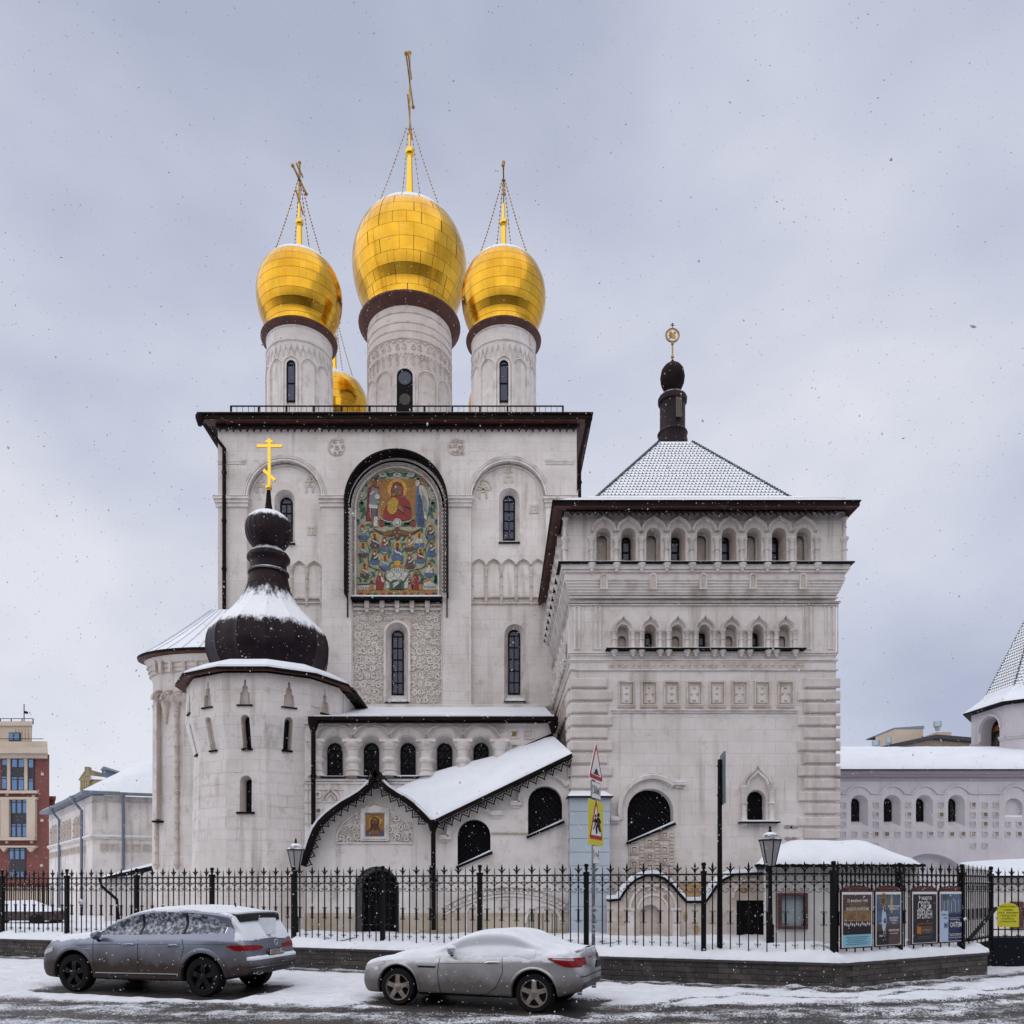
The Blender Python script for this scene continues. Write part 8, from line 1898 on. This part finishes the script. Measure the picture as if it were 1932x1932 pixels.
        me2.set_sharp_from_angle(angle=radians(38)); o.parent = root; return o
    def put(s, name, mb, m, root, smooth=None): 
        o = bpy.data.objects.new(name, mesh_of(name, mb, m, smooth=smooth, fix=True)); COL.objects.link(o); o.parent = root; return o
    def patch(s, mb, x0, x1, lo, hi, side=1, off=.006, nx=24, nz=5):
        L_ = []
        for i in range(nx+1):
            x = x0+(x1-x0)*i/nx; a, b = lo(x), hi(x)
            L_.append([(x, side*(s.S(x, a+(b-a)*j/nz)+off), a+(b-a)*j/nz) for j in range(nz+1)])
        mb.loft(L_, closed=False); return mb
    def rpatch(s, mb, y0, y1, lo, hi, off=.006, ny=14, nz=5, sgn=-1):
        L_ = []
        for i in range(ny+1):
            y = y0+(y1-y0)*i/ny; a, b = lo(y), hi(y); L_.append([(s.Rr(y, a+(b-a)*j/nz, sgn)+sgn*off, y, a+(b-a)*j/nz) for j in range(nz+1)])
        mb.loft(L_, closed=False); return mb
    def line(s, mb, pts, r=.006, side=1, off=.001, n=6):
        q = []
        for a, b in zip(pts, pts[1:]):
            for j in range(n): t = j/n; x, z = a[0]+(b[0]-a[0])*t, a[1]+(b[1]-a[1])*t; q.append((x, side*(s.S(x, z)+off), z))
        x, z = pts[-1]; q.append((x, side*(s.S(x, z)+off), z)); mb.tube(q, r, 4)
    def shell(s, root, cut, th, seed=1, cover=None, name='snow_cover', xr=None, sub=1):
        mb = MB(); xs_ = [x for x in s.xs() if (xr is None or xr[0] <= x <= xr[1])]; xx = []
        for a, b in zip(xs_, xs_[1:]): xx += [a+(b-a)*k/2 for k in range(2)]
        xx.append(xs_[-1]); n = len(s.ring(0)); idx = {}; vs = []; fs = []; m = 2*n-2; H = {}
        for i, x in enumerate(xx):
            r = s.ring(x); full = [(y, z) for y, z in r]+[(-y, z) for y, z in r[-2:0:-1]]
            for j, (y, z) in enumerate(full):
                y2, z2 = full[(j+1) % m]; y0, z0 = full[j-1]; ny, nz_ = (z2-z0), -(y2-y0); l = sqrt(ny*ny+nz_*nz_) or 1; ny, nz_ = ny/l, nz_/l
                h = z-cut(x, y)+.05*noise.noise((x*3, y*3, z*3+seed))+.022*noise.noise((x*11, y*11, z*11+seed)); H[i, j] = h
                t = th*max(0, min(1, h/.12))*(1+.35*noise.noise((x*1.7, y*2, seed)))*(.25+.75*max(0, nz_)); t = t if h > 0 else -.015
                idx[i, j] = len(vs); vs.append((x, y+ny*t, z+nz_*t))
        for i in range(len(xx)-1):
            for j in range(m):
                k = (j+1) % m
                if max(H[i, j], H[i+1, j], H[i, k], H[i+1, k]) > 0: fs.append((idx[i, j], idx[i, k], idx[i+1, k], idx[i+1, j]))
        mb.add(vs, fs); o = s.put(name, mb, M['snow'], root, 80); o['kind'] = 'stuff'; return o
def wheel(root, x, y, z, r, rimr, wd, spokes, rm, kind, steer=0):
    sg = 1 if y > 0 else -1; T = Matrix.Translation((x, y, z)) @ Matrix.Rotation(steer, 4, 'Z'); mb = MB()
    pr = [(rimr-.01, -wd/2+.02), (rimr, -wd/2), (r-.03, -wd/2), (r-.005, -wd/2+.03), (r, 0), (r-.005, wd/2-.03), (r-.03, wd/2), (rimr, wd/2), (rimr-.01, wd/2-.02)]
    lo = [[(q*cos(2*pi*i/40), d, q*sin(2*pi*i/40)) for i in range(40)] for q, d in pr]; mb.loft(lo, T=T)
    o = bpy.data.objects.new('wheel', mesh_of('wheel', mb, M['tyre'], smooth=30)); COL.objects.link(o); o.parent = root
    mb = MB(); f = sg*(wd/2-.025)
    mb.loft([[(q*cos(2*pi*i/40), d, q*sin(2*pi*i/40)) for i in range(40)] for q, d in ((rimr, f+sg*.015), (rimr-.018, f+sg*.012), (rimr-.03, f-sg*.06), (rimr-.035, -f))], T=T)
    for k in range(spokes):
        a = 2*pi*k/spokes+pi/2
        sub = ((0, 1),) if kind == 'broad' else ((-.11, .5), (.11, .5))
        for da, wf in sub:
            R_ = Matrix.Rotation(-(a), 4, 'Y'); wi, wo = .036*wf+.012, .024*wf+.011
            c0 = rimr*sin(da)*.2; c1 = rimr*sin(da)
            mb.loft([[(.05, f+sg*.0, c0-wi), (.05, f+sg*.0, c0+wi), (.05, f-sg*.05, c0+wi), (.05, f-sg*.05, c0-wi)], [(rimr*.55, f+sg*.012, (c0+c1)/2-wo*1.1), (rimr*.55, f+sg*.012, (c0+c1)/2+wo*1.1), (rimr*.55, f-sg*.03, (c0+c1)/2+wo), (rimr*.55, f-sg*.03, (c0+c1)/2-wo)], [(rimr-.02, f+sg*.0, c1-wo*1.15), (rimr-.02, f+sg*.0, c1+wo*1.15), (rimr-.02, f-sg*.03, c1+wo), (rimr-.02, f-sg*.03, c1-wo)]], cap0=True, cap1=True, T=T @ R_)
    mb.loft([[(q*cos(2*pi*i/20), d, q*sin(2*pi*i/20)) for i in range(20)] for q, d in ((.075, f-sg*.04), (.07, f+sg*.005), (.035, f+sg*.012), (.03, f+sg*.018))], cap0=True, cap1=True, T=T)
    for k in range(5): a = 2*pi*k/5+.3; mb.ball(*(T @ Vector((.055*cos(a), f+sg*.008, .055*sin(a)))), .009, 6)
    if kind == 'broad': # three pointed star in the hub
        for k in range(3): a = pi/2+2*pi*k/3; mb.loft([[(.006*cos(a+1.57), f+sg*.02, .006*sin(a+1.57)), (-.006*cos(a+1.57), f+sg*.02, -.006*sin(a+1.57)), (.03*cos(a), f+sg*.02, .03*sin(a))], [(.006*cos(a+1.57), f+sg*.024, .006*sin(a+1.57)), (-.006*cos(a+1.57), f+sg*.024, -.006*sin(a+1.57)), (.03*cos(a), f+sg*.024, .03*sin(a))]], cap0=True, cap1=True, T=T)
    ri = bpy.data.objects.new('rim', mesh_of('rim', mb, rm, smooth=30)); COL.objects.link(ri); ri.parent = o
    mb = MB(); mb.loft([[(q*cos(2*pi*i/24), d, q*sin(2*pi*i/24)) for i in range(24)] for q, d in ((rimr-.04, f-sg*.075), (.02, f-sg*.075))], T=T); mb.loft([[(q*cos(2*pi*i/24), d, q*sin(2*pi*i/24)) for i in range(24)] for q, d in ((rimr-.04, -f), (.02, -f))], T=T)
    b = bpy.data.objects.new('brake_disc', mesh_of('brake_disc', mb, M['car_black'])); COL.objects.link(b); b.parent = o
    return o
def carroot(name, label, cx, cy, ang, cat='car'):
    o = bpy.data.objects.new(name, None); COL.objects.link(o); o.location = (cx, cy, 0); o.rotation_euler = (0, 0, ang); WL[o.name] = Vector((0, 0, 0)); tag(o, label, cat, 'cars parked along the kerb'); return o
def mirror_part(c, root, x, side, zc, m1_, m2_, s=1):
    y = side*(c.S(x, zc-.06)+.0); mb = MB(); lo = []
    for t in range(9):
        a = t/8; yy = y+side*(.03+.21*a)*s; k = (sin(pi*(.12+.80*a)))**.5; lo.append([(x+(-.02-.03*a+.075*k*cos(q))*s, yy, zc+(.082*k*sin(q)+.01)*s) for q in [i*2*pi/16 for i in range(16)]])
    mb.loft(lo, cap0=True, cap1=True); o = c.put('door_mirror', mb, m1_, root, 50)
    mb = MB(); mb.tube([(x, y-side*.02, zc-.12*s), (x-.01, y+side*.08*s, zc-.06*s)], [.03, .025], 8); q_ = c.put('mirror_foot', mb, m2_, o); return o
# ---- SUV
suv = carroot('parked_suv', 'grey SUV with snow on its roof and black wheels, left of the silver coupe', -6.72, 16.28, pi-atan2(.256, .966))
C1 = Car(4.88, [(2.44, .66), (2.40, .84), (2.30, .96), (2.0, 1.06), (1.5, 1.13), (1.12, 1.18), (.72, 1.36), (.3, 1.555), (-.1, 1.655), (-.7, 1.69), (-1.3, 1.665), (-1.8, 1.60), (-1.98, 1.54), (-2.12, 1.36), (-2.26, 1.17), (-2.33, 1.06), (-2.38, .90), (-2.40, .78), (-2.44, .68)],
    [(2.44, .62), (2.3, .82), (2.0, .95), (1.2, 1.05), (0, 1.11), (-1.2, 1.14), (-2.1, 1.12), (-2.3, 1.0), (-2.44, .60)], [(2.44, .38), (2.2, .26), (1.5, .25), (-1.5, .27), (-2.1, .36), (-2.44, .44)],
    [(2.44, .60), (2.41, .70), (2.33, .80), (2.15, .90), (1.85, .955), (1.4, .98), (.9, .965), (0, .96), (-.9, .97), (-1.5, .99), (-1.9, .975), (-2.15, .94), (-2.3, .89), (-2.40, .82), (-2.44, .76)], tum=.30)
P1 = paint('grey_metallic_paint', (.235, .26, .335), .96, .80, 9, .22, .14)
W1 = [(1.465, .375, .47), (-1.465, .375, .47)]
C1.body(suv, [P1, M['car_black']], W1)
wlo = pw([(1.05, 1.135), (.6, 1.14), (-1.2, 1.18), (-1.85, 1.21), (-2.0, 1.24)]); whi = pw([(1.0, 1.15), (.7, 1.30), (.3, 1.46), (-.1, 1.555), (-.7, 1.59), (-1.2, 1.565), (-1.7, 1.45), (-1.93, 1.29), (-2.0, 1.25)])
for sd in (1, -1):
    mb = MB(); C1.patch(mb, 1.0, -1.905, lambda x: wlo(x)-.008, lambda x: whi(x)+.016, sd, .003, 40); C1.put('window_surround', mb, M['chrome'], suv, 40)
    for a, b in ((.95, .0), (-.06, -.98), (-1.05, -1.88)): mb = MB(); C1.patch(mb, a, b, wlo, whi, sd, .008, 26); C1.put('side_window', mb, M['frost'], suv, 40)
    for a, b in ((.01, -.07), (-.97, -1.06)): mb = MB(); C1.patch(mb, a, b, wlo, whi, sd, .0075, 3); C1.put('door_pillar', mb, M['car_black'], suv, 40)
    mb = MB(); C1.line(mb, [(1.0, 1.07), (1.0, .9), (.97, .34)], .005, sd); C1.line(mb, [(-.02, 1.06), (-.04, .34)], .005, sd); C1.line(mb, [(-1.02, 1.09), (-1.06, .92), (-1.02, .75)], .005, sd); C1.line(mb, [(.97, .36), (-1.0, .37)], .006, sd); C1.line(mb, [(1.35, .93), (.9, .95), (-1.0, .99), (-1.95, 1.0)], .004, sd); C1.put('shut_line', mb, M['car_black'], suv)
    mb = MB(); C1.line(mb, [(.97, .40), (-.98, .42)], .012, sd, .01); C1.line(mb, [(1.02, .865), (1.32, .86)], .009, sd, .004); C1.put('trim_strip', mb, M['chrome'], suv)
    mb = MB(); C1.patch(mb, 1.0, -1.0, lambda x: .275, lambda x: .37, sd, .012, 12); C1.put('sill_panel', mb, mat('muddy_plastic', (.05, .035, .03), .8) if sd > 0 else bpy.data.materials['muddy_plastic'], suv)
    for x in (.18, -.82):
        mb = MB(); y = sd*(C1.S(x, .96)+.022); mb.tube([(x+.11, y-sd*.02, .945), (x+.07, y+sd*.006, .965), (x-.07, y+sd*.006, .97), (x-.11, y-sd*.02, .955)], .02, 8); C1.put('door_handle', mb, P1, suv, 50)
    for wx, wz, wr in W1:
        mb = MB(); q = []
        for i in range(25):
            a = radians(-8)+radians(196)*i/24; x, z = wx+(wr+.03)*cos(a), wz+(wr+.03)*sin(a); q.append((x, sd*(C1.S(x, max(z, .3))-.004), z))
        lo = [[(x, y+sd*.002, z), (x+(x-wx)*.10, y+sd*.012, z+(z-wz)*.10), (x+(x-wx)*.02, y+sd*.03, z+(z-wz)*.02), (x-(x-wx)*.07, y+sd*.02, z-(z-wz)*.07), (x-(x-wx)*.07, y-sd*.05, z-(z-wz)*.07)] for x, y, z in q]
        mb.loft(lo); C1.put('wheel_arch', mb, P1, suv, 50)
    mirror_part(C1, suv, .88, sd, 1.13, P1, M['car_black'], 1.1)
for x in (1.465, -1.465):
    for sd in (1, -1): wheel(suv, x, sd*.83, .375, .375, .255, .26, 5, M['rim_black'], 'split')
# rear end
LC_ = lambda v: (lambda y: v)
mb = MB(); lt = pw([(-.97, .985), (-.86, .985), (-.70, .98), (-.45, .955), (-.33, .93)]); ltl = pw([(-.97, .93), (-.9, .885), (-.6, .88), (-.45, .89), (-.33, .915)])
for sg in (1, -1):
    mb = MB(); C1.rpatch(mb, sg*.36, sg*.84, lambda y: ltl(-abs(y)), lambda y: lt(-abs(y)), .012, 16, 4); o = C1.put('tail_lamp', mb, M['lamp_red'], suv, 40)
    mb = MB(); C1.patch(mb, -2.36, -1.98, pw([(-2.36, .88), (-2.15, .885), (-1.98, .965)]), pw([(-2.36, .985), (-1.98, .985)]), sg, .010, 12); C1.put('lamp_side', mb, M['lamp_red'], o, 40)
    mb = MB(); C1.rpatch(mb, sg*.40, sg*.82, LC_(.885), LC_(.897), .02, 10, 1); C1.put('lamp_bar', mb, PM['red'], o)
mb = MB(); C1.rpatch(mb, -.66, .66, LC_(1.15), lambda y: 1.47-.03*y*y, .006, 14, 6); C1.put('rear_window', mb, mat('snow_covered_glass', (.62, .66, .73), .7, col2=(.75, .79, .86), scale=5), suv, 50)
mb = MB(); lo = []
for i in range(17):
    y = -.70+1.40*i/16; e = (1-abs(y/.72)**6)**.5 if abs(y) < .72 else 0; x = -1.93; z = 1.575-.03*y*y
    lo.append([(x+.16, y, z+.012), (x-.13, y, z-.005), (x-.165, y, z-.03), (x-.19, y, z-.15), (x-.14, y, z-.16), (x+.12, y, z-.03)])
mb.loft(lo, cap0=True, cap1=True); C1.put('roof_spoiler', mb, M['car_black'], suv, 30)
mb = MB(); mb.loft([[(p[0]+.0, p[1], p[2]+.03) for p in (l[0], l[1])]+[(l[1][0], l[1][1], l[1][2]+.001), (l[0][0], l[0][1], l[0][2]+.001)] for l in lo], cap0=True, cap1=True); sn_ = C1.put('spoiler_snow', mb, M['snow'], suv, 40); sn_['kind'] = 'stuff'
mb = MB(); C1.rpatch(mb, -.84, .84, LC_(.575), LC_(.585), .03, 16, 1); C1.put('bumper_crease', mb, M['car_black'], suv)
mb = MB(); C1.rpatch(mb, -.80, .80, LC_(.43), LC_(.54), .012, 16, 3); C1.put('rear_diffuser', mb, M['car_black'], suv)
mb = MB(); C1.rpatch(mb, -.82, .82, LC_(.545), LC_(.562), .02, 16, 1); C1.put('chrome_strip', mb, M['chrome'], suv)
lo = []
for i in range(21):
    y = -.86+1.72*i/20; x = C1.Rr(y, .70); b = noise.noise((y*6, 1, 1))*.015; lo.append([(x+.02, y, .70), (x-.045-b, y, .70), (x-.05-b, y, .735), (x-.01, y, .765+b), (x+.04, y, .77+b)])
mb = MB(); mb.loft(lo, cap0=True, cap1=True); sn_ = C1.put('bumper_snow', mb, M['snow'], suv, 50); sn_['kind'] = 'stuff'
lo = []
for i in range(21):
    y = -.86+1.72*i/20; x = C1.Rr(y, .66); lo.append([(x+.04, y, .59), (x-.035, y, .585), (x-.045, y, .64), (x-.035, y, .70), (x+.04, y, .702)])
mb = MB(); mb.loft(lo, cap0=True, cap1=True); C1.put('rear_bumper', mb, P1, suv, 50)
for sg in (1, -1): mb = MB(); x = C1.Rr(sg*.58, .45)-.02; mb.tube([(x+.01, sg*.48, .44), (x+.01, sg*.5, .475), (x, sg*.68, .475), (x+.02, sg*.7, .44), (x+.01, sg*.6, .425)], .008, 6, closed=True); C1.put('exhaust', mb, M['chrome'], suv)
xr_ = C1.Rr(0, .83)-.02; TP = Matrix.Translation((xr_, 0, 0)) @ Matrix.Rotation(-pi/2, 4, 'Z')
mb = MB(); mb.box(-.28, .28, -.012, .02, .765, .885, T=TP); pl = C1.put('licence_plate', mb, PM['black'], suv); mb = MB(); mb.box(-.262, .262, -.016, -.01, .777, .873, T=TP); C1.put('plate_field', mb, mat('plate_dirty_white', (.42, .36, .30), .6), pl)
WL[pl.name] = Vector((0, 0, 0)); text('О028ТВ', .105, -.06, .822, -.018, TP, PM['black'], pl, sx=.88); text('178', .085, .195, .832, -.018, TP, PM['black'], pl, sx=.85)
mb = MB(); x = C1.Rr(.0, 1.02)-.012
mb.tube([(x, .16*cos(0)*.35*cos(a), 1.0+.055*sin(a)) for a in [i*2*pi/20 for i in range(20)]], .006, 4, closed=True); C1.put('badge_ring', mb, M['chrome'], suv)
mb = MB(); xw = C1.Rr(-.05, 1.2)-.03; mb.tube([(xw, .02, 1.17), (xw+.02, -.26, 1.185)], .012, 5); C1.put('wiper', mb, M['car_black'], suv)
for sg in (1, -1):
    mb = MB(); C1.patch(mb, 2.30, 1.98, pw([(2.3, .70), (1.98, .80)]), pw([(2.3, .80), (1.98, .885)]), sg, .01, 8); C1.put('headlight', mb, M['lamp_clear'], suv)
mb = MB(); C1.rpatch(mb, -.5, .5, LC_(.5), LC_(.74), .01, 10, 3, 1); C1.put('grille', mb, M['car_black'], suv)
mb = MB(); mb.lathe(-1.55, 0, [(.02, 1.68), (.008, 1.76)], 6); C1.put('antenna', mb, M['car_black'], suv)
C1.shell(suv, lambda x, y: 1.60 if x < .35 else (1.60-(x-.35)*.55 if x < 1.1 else max(.6, 1.06-(x-1.1)*.1)), .035, 1, xr=(-1.98, 2.2))
C1.shell(suv, lambda x, y: 1.06 if x < -2.12 or abs(y) < .62 else 1.06+(x+2.12)*2.2, .018, 4, name='tailgate_snow', xr=(-2.42, -1.94))
# ---- silver coupe
cou = carroot('parked_coupe', 'silver two seat coupe heaped with snow, five spoke silver wheels, right of the grey SUV', -.30, 14.30, pi-radians(20.2))
C2 = Car(4.13, [(2.06, .58), (2.02, .68), (1.9, .755), (1.5, .85), (1.0, .92), (.55, .965), (.25, 1.10), (-.1, 1.24), (-.45, 1.285), (-.85, 1.255), (-1.2, 1.12), (-1.5, 1.02), (-1.8, 1.01), (-1.97, 1.0), (-2.02, .90), (-2.06, .74)],
    [(2.06, .55), (1.9, .70), (1.4, .79), (.6, .85), (-.4, .89), (-1.2, .93), (-1.8, .95), (-2.06, .70)], [(2.06, .30), (1.9, .19), (1.3, .20), (-1.4, .22), (-1.9, .32), (-2.06, .42)],
    [(2.06, .48), (2.02, .62), (1.9, .74), (1.65, .835), (1.2, .885), (.6, .875), (-.3, .875), (-1.0, .895), (-1.4, .905), (-1.75, .87), (-1.95, .79), (-2.03, .70), (-2.06, .62)], tum=.36)
P2 = paint('silver_metallic_paint', (.50, .51, .54), .8, .62, 8, .30)
W2 = [(1.22, .33, .395), (-1.28, .33, .395)]
C2.body(cou, [P2, M['car_black']], W2)
wl2 = pw([(.45, .925), (0, .93), (-1.15, .965)]); wh2 = pw([(.45, .94), (.2, 1.06), (-.1, 1.16), (-.45, 1.195), (-.8, 1.16), (-1.1, 1.02), (-1.15, .975)])
for sd in (1, -1):
    mb = MB(); C2.patch(mb, .40, -1.12, wl2, wh2, sd, .006, 30); C2.put('side_window', mb, M['frost2'], cou, 40)
    mb = MB(); C2.line(mb, [(.42, .86), (.45, .6), (.40, .26)], .0055, sd); C2.line(mb, [(-.72, .90), (-.74, .65), (-.62, .40), (-.45, .28), (-.3, .255)], .0055, sd); C2.line(mb, [(.40, .26), (-.3, .255)], .005, sd); C2.line(mb, [(.42, .76), (-.6, .80)], .003, sd); C2.put('shut_line', mb, M['car_black'], cou)
    mb = MB(); y = sd*(C2.S(-.55, .82)+.02); mb.tube([(-.42, y-sd*.015, .80), (-.48, y+sd*.006, .815), (-.62, y+sd*.006, .82), (-.68, y-sd*.015, .815)], .016, 8); C2.put('door_handle', mb, M['chrome'], cou, 50)
    mb = MB(); C2.patch(mb, .82, .50, LC_(.685), LC_(.715), sd, .006, 6, 2); v_ = C2.put('side_vent', mb, M['car_black'], cou); mb = MB(); C2.line(mb, [(.86, .722), (.48, .725)], .012, sd, .01); C2.put('vent_blade', mb, P2, v_)
    mb = MB(); C2.patch(mb, .8, -.85, LC_(.205), LC_(.25), sd, .01, 8, 2); C2.put('sill_panel', mb, M['car_black'], cou)
    for wx, wz, wr in W2:
        mb = MB(); lo = []
        for i in range(25):
            a = radians(-6)+radians(192)*i/24; x, z = wx+(wr+.012)*cos(a), wz+(wr+.012)*sin(a); y = sd*C2.S(x, max(z, .26)); lo.append([(x+(x-wx)*.07, y+sd*.003, z+(z-wz)*.07), (x+(x-wx)*.01, y+sd*.018, z+(z-wz)*.01), (x-(x-wx)*.04, y+sd*.008, z-(z-wz)*.04), (x-(x-wx)*.04, y-sd*.06, z-(z-wz)*.04)])
        mb.loft(lo); C2.put('wheel_arch', mb, P2, cou, 50)
    mo_ = mirror_part(C2, cou, .22, sd, .985, P2, M['car_black'], .95)
    mb = MB(); y = sd*(C2.S(.22, .92)+.14); mb.lathe(.17, y, [(.085, 1.035), (.08, 1.055), (.05, 1.075), (.01, 1.085)], 12); s_ = C2.put('mirror_snow', mb, M['snow'], mo_, 60); s_['kind'] = 'stuff'
for x in (1.22, -1.28):
    for sd in (1, -1): wheel(cou, x, sd*.765, .325, .325, .235, .23, 5, M['rim_silver'], 'broad', steer=0)
for sg in (1, -1):
    mb = MB(); C2.rpatch(mb, sg*.42, sg*.74, LC_(.79), lambda y: .915, .012, 12, 4); o = C2.put('tail_lamp', mb, M['lamp_red'], cou, 40)
    mb = MB(); C2.patch(mb, -2.03, -1.52, pw([(-2.03, .76), (-1.8, .78), (-1.52, .895)]), pw([(-2.03, .90), (-1.8, .915), (-1.52, .915)]), sg, .010, 14); C2.put('lamp_side', mb, M['lamp_red'], o, 40)
    mb = MB(); C2.patch(mb, -2.0, -1.6, pw([(-2.0, .87), (-1.6, .893)]), pw([(-2.0, .892), (-1.6, .908)]), sg, .014, 12, 1); C2.put('lamp_clear_strip', mb, M['lamp_clear'], o)
    mb = MB(); C2.patch(mb, 1.95, 1.5, pw([(1.95, .60), (1.5, .72)]), pw([(1.95, .68), (1.5, .78)]), sg, .01, 8); C2.put('headlight', mb, M['lamp_clear'], cou)
    mb = MB(); mb.tube([(C2.Rr(sg*.5, .36)+.05, sg*.5, .33), (C2.Rr(sg*.5, .36)-.03, sg*.5, .33)], .042, 12); C2.put('exhaust', mb, M['chrome'], cou)
lo = []
for i in range(17): y = -.62+1.24*i/16; x = -1.93-.03*(1-(y/.7)**2); lo.append([(x+.1, y, 1.0), (x-.02, y, 1.035), (x-.035, y, 1.03), (x-.0, y, .995)])
mb = MB(); mb.loft(lo, cap0=True, cap1=True); C2.put('boot_spoiler', mb, P2, cou, 40)
xr_ = C2.Rr(0, .8)-.01; TP = Matrix.Translation((xr_, 0, 0)) @ Matrix.Rotation(-pi/2, 4, 'Z') @ Matrix.Rotation(radians(8), 4, 'X')
mb = MB(); mb.box(-.27, .27, -.012, .02, .74, .86, T=TP); C2.put('licence_plate', mb, M['car_black'], cou)
mb = MB(); C2.rpatch(mb, -.72, .72, LC_(.60), LC_(.615), .016, 12, 1); C2.put('bumper_crease', mb, M['car_black'], cou)
mb = MB(); C2.rpatch(mb, -.62, .62, LC_(.42), LC_(.50), .01, 12, 2); C2.put('rear_diffuser', mb, M['car_black'], cou)
C2.shell(cou, lambda x, y: (.83 if x > .7 else .83+(.7-x)*.09 if x > -.0 else .89+.0*x if x > -1.3 else .93), .06, 11, xr=(-1.93, 2.03))
C2.shell(cou, lambda x, y: (.60 if x > 1.6 else .76 if x > .5 else .84), .012, 21, name='snow_dusting', xr=(-1.99, 2.05))
# ---- distant car behind the fence, far left
far = thing('distant_car', (-18.6, 31, YG), 'dark low car under snow far behind the fence at the left edge', 'car')
mb = MB(); lo = []
for x, z1_, w_ in ((-2.1, .55, .5), (-2.0, .8, .8), (-1.3, .92, .85), (-.8, 1.35, .7), (.4, 1.4, .7), (1.1, 1.0, .85), (2.0, .8, .8), (2.1, .55, .55)): lo.append([(-18.6+x, 31-w_, YG+.25), (-18.6+x, 31-w_-.03, YG+min(z1_, .8)), (-18.6+x, 31-w_*.75, YG+z1_), (-18.6+x, 31+w_*.75, YG+z1_), (-18.6+x, 31+w_, YG+.8 if z1_ > .8 else YG+z1_), (-18.6+x, 31+w_, YG+.25)])
mb.loft(lo, cap0=True, cap1=True); part('body', mb, mat('dark_red_paint', (.035, .018, .02), .4, snow=.0, snoise=4), far, smooth=40)
mb = MB(); mb.loft([[(p[0], p[1], p[2]+.015) for p in l[1:5]]+[(p[0], p[1], p[2]+.10) for p in (l[3], l[2])] for l in lo[1:-1]], cap0=True, cap1=True); part('snow_cover', mb, M['snowroof'], far, smooth=60)
for x in (-1.3, 1.3):
    for y in (-.8, .8): mb = MB(); mb.loft([[(-18.6+x+.32*cos(i*.4), 31+y+d_, YG+.32+.32*sin(i*.4)) for i in range(16)] for d_ in (-.1, .1)], cap0=True, cap1=True); part('wheel', mb, M['tyre'], far)
far.scale = (.8, .8, .62)

# ------------------------------------------------------------------ falling snow, from arm's length to the roofs
fr_ = random.Random(12); mb = MB()
def flake(x, y, z, s):
    a = fr_.uniform(0, 6.28); st = fr_.uniform(1, 2.0)
    vs = [(x+s*cos(a)*st, y, z+s*sin(a)*st), (x-s*sin(a), y+s*.3, z+s*cos(a)), (x-s*cos(a)*st*.8, y, z-s*sin(a)*st), (x+s*sin(a), y-s*.2, z-s*cos(a)), (x, y-s*.8, z), (x, y+s*.8, z)]
    mb.add(vs, [(0, 1, 4), (1, 2, 4), (2, 3, 4), (3, 0, 4), (1, 0, 5), (2, 1, 5), (3, 2, 5), (0, 3, 5)])
for i in range(21000):
    y = 3.2+20*fr_.random()**.7; u = fr_.uniform(-60, 1992); v = fr_.uniform(0, 1990)
    z = Z(v, y)
    if z < .02: continue
    flake(X(u, y), y, z, fr_.uniform(.0022, .0048)*(1+.35*(y > 8)))
for i in range(26):
    y = fr_.uniform(2.5, 6); u = fr_.uniform(0, 1932); v = fr_.uniform(0, 1932); z = Z(v, y)
    if z > .05: flake(X(u, y), y, z, fr_.uniform(.004, .009))
o = bpy.data.objects.new('falling_snow', mesh_of('falling_snow', mb, mat('snowflake', (.85, .87, .9), .8), fix=False)); COL.objects.link(o); o['kind'] = 'stuff'; o['label'] = 'scattered snowflakes falling through the air'
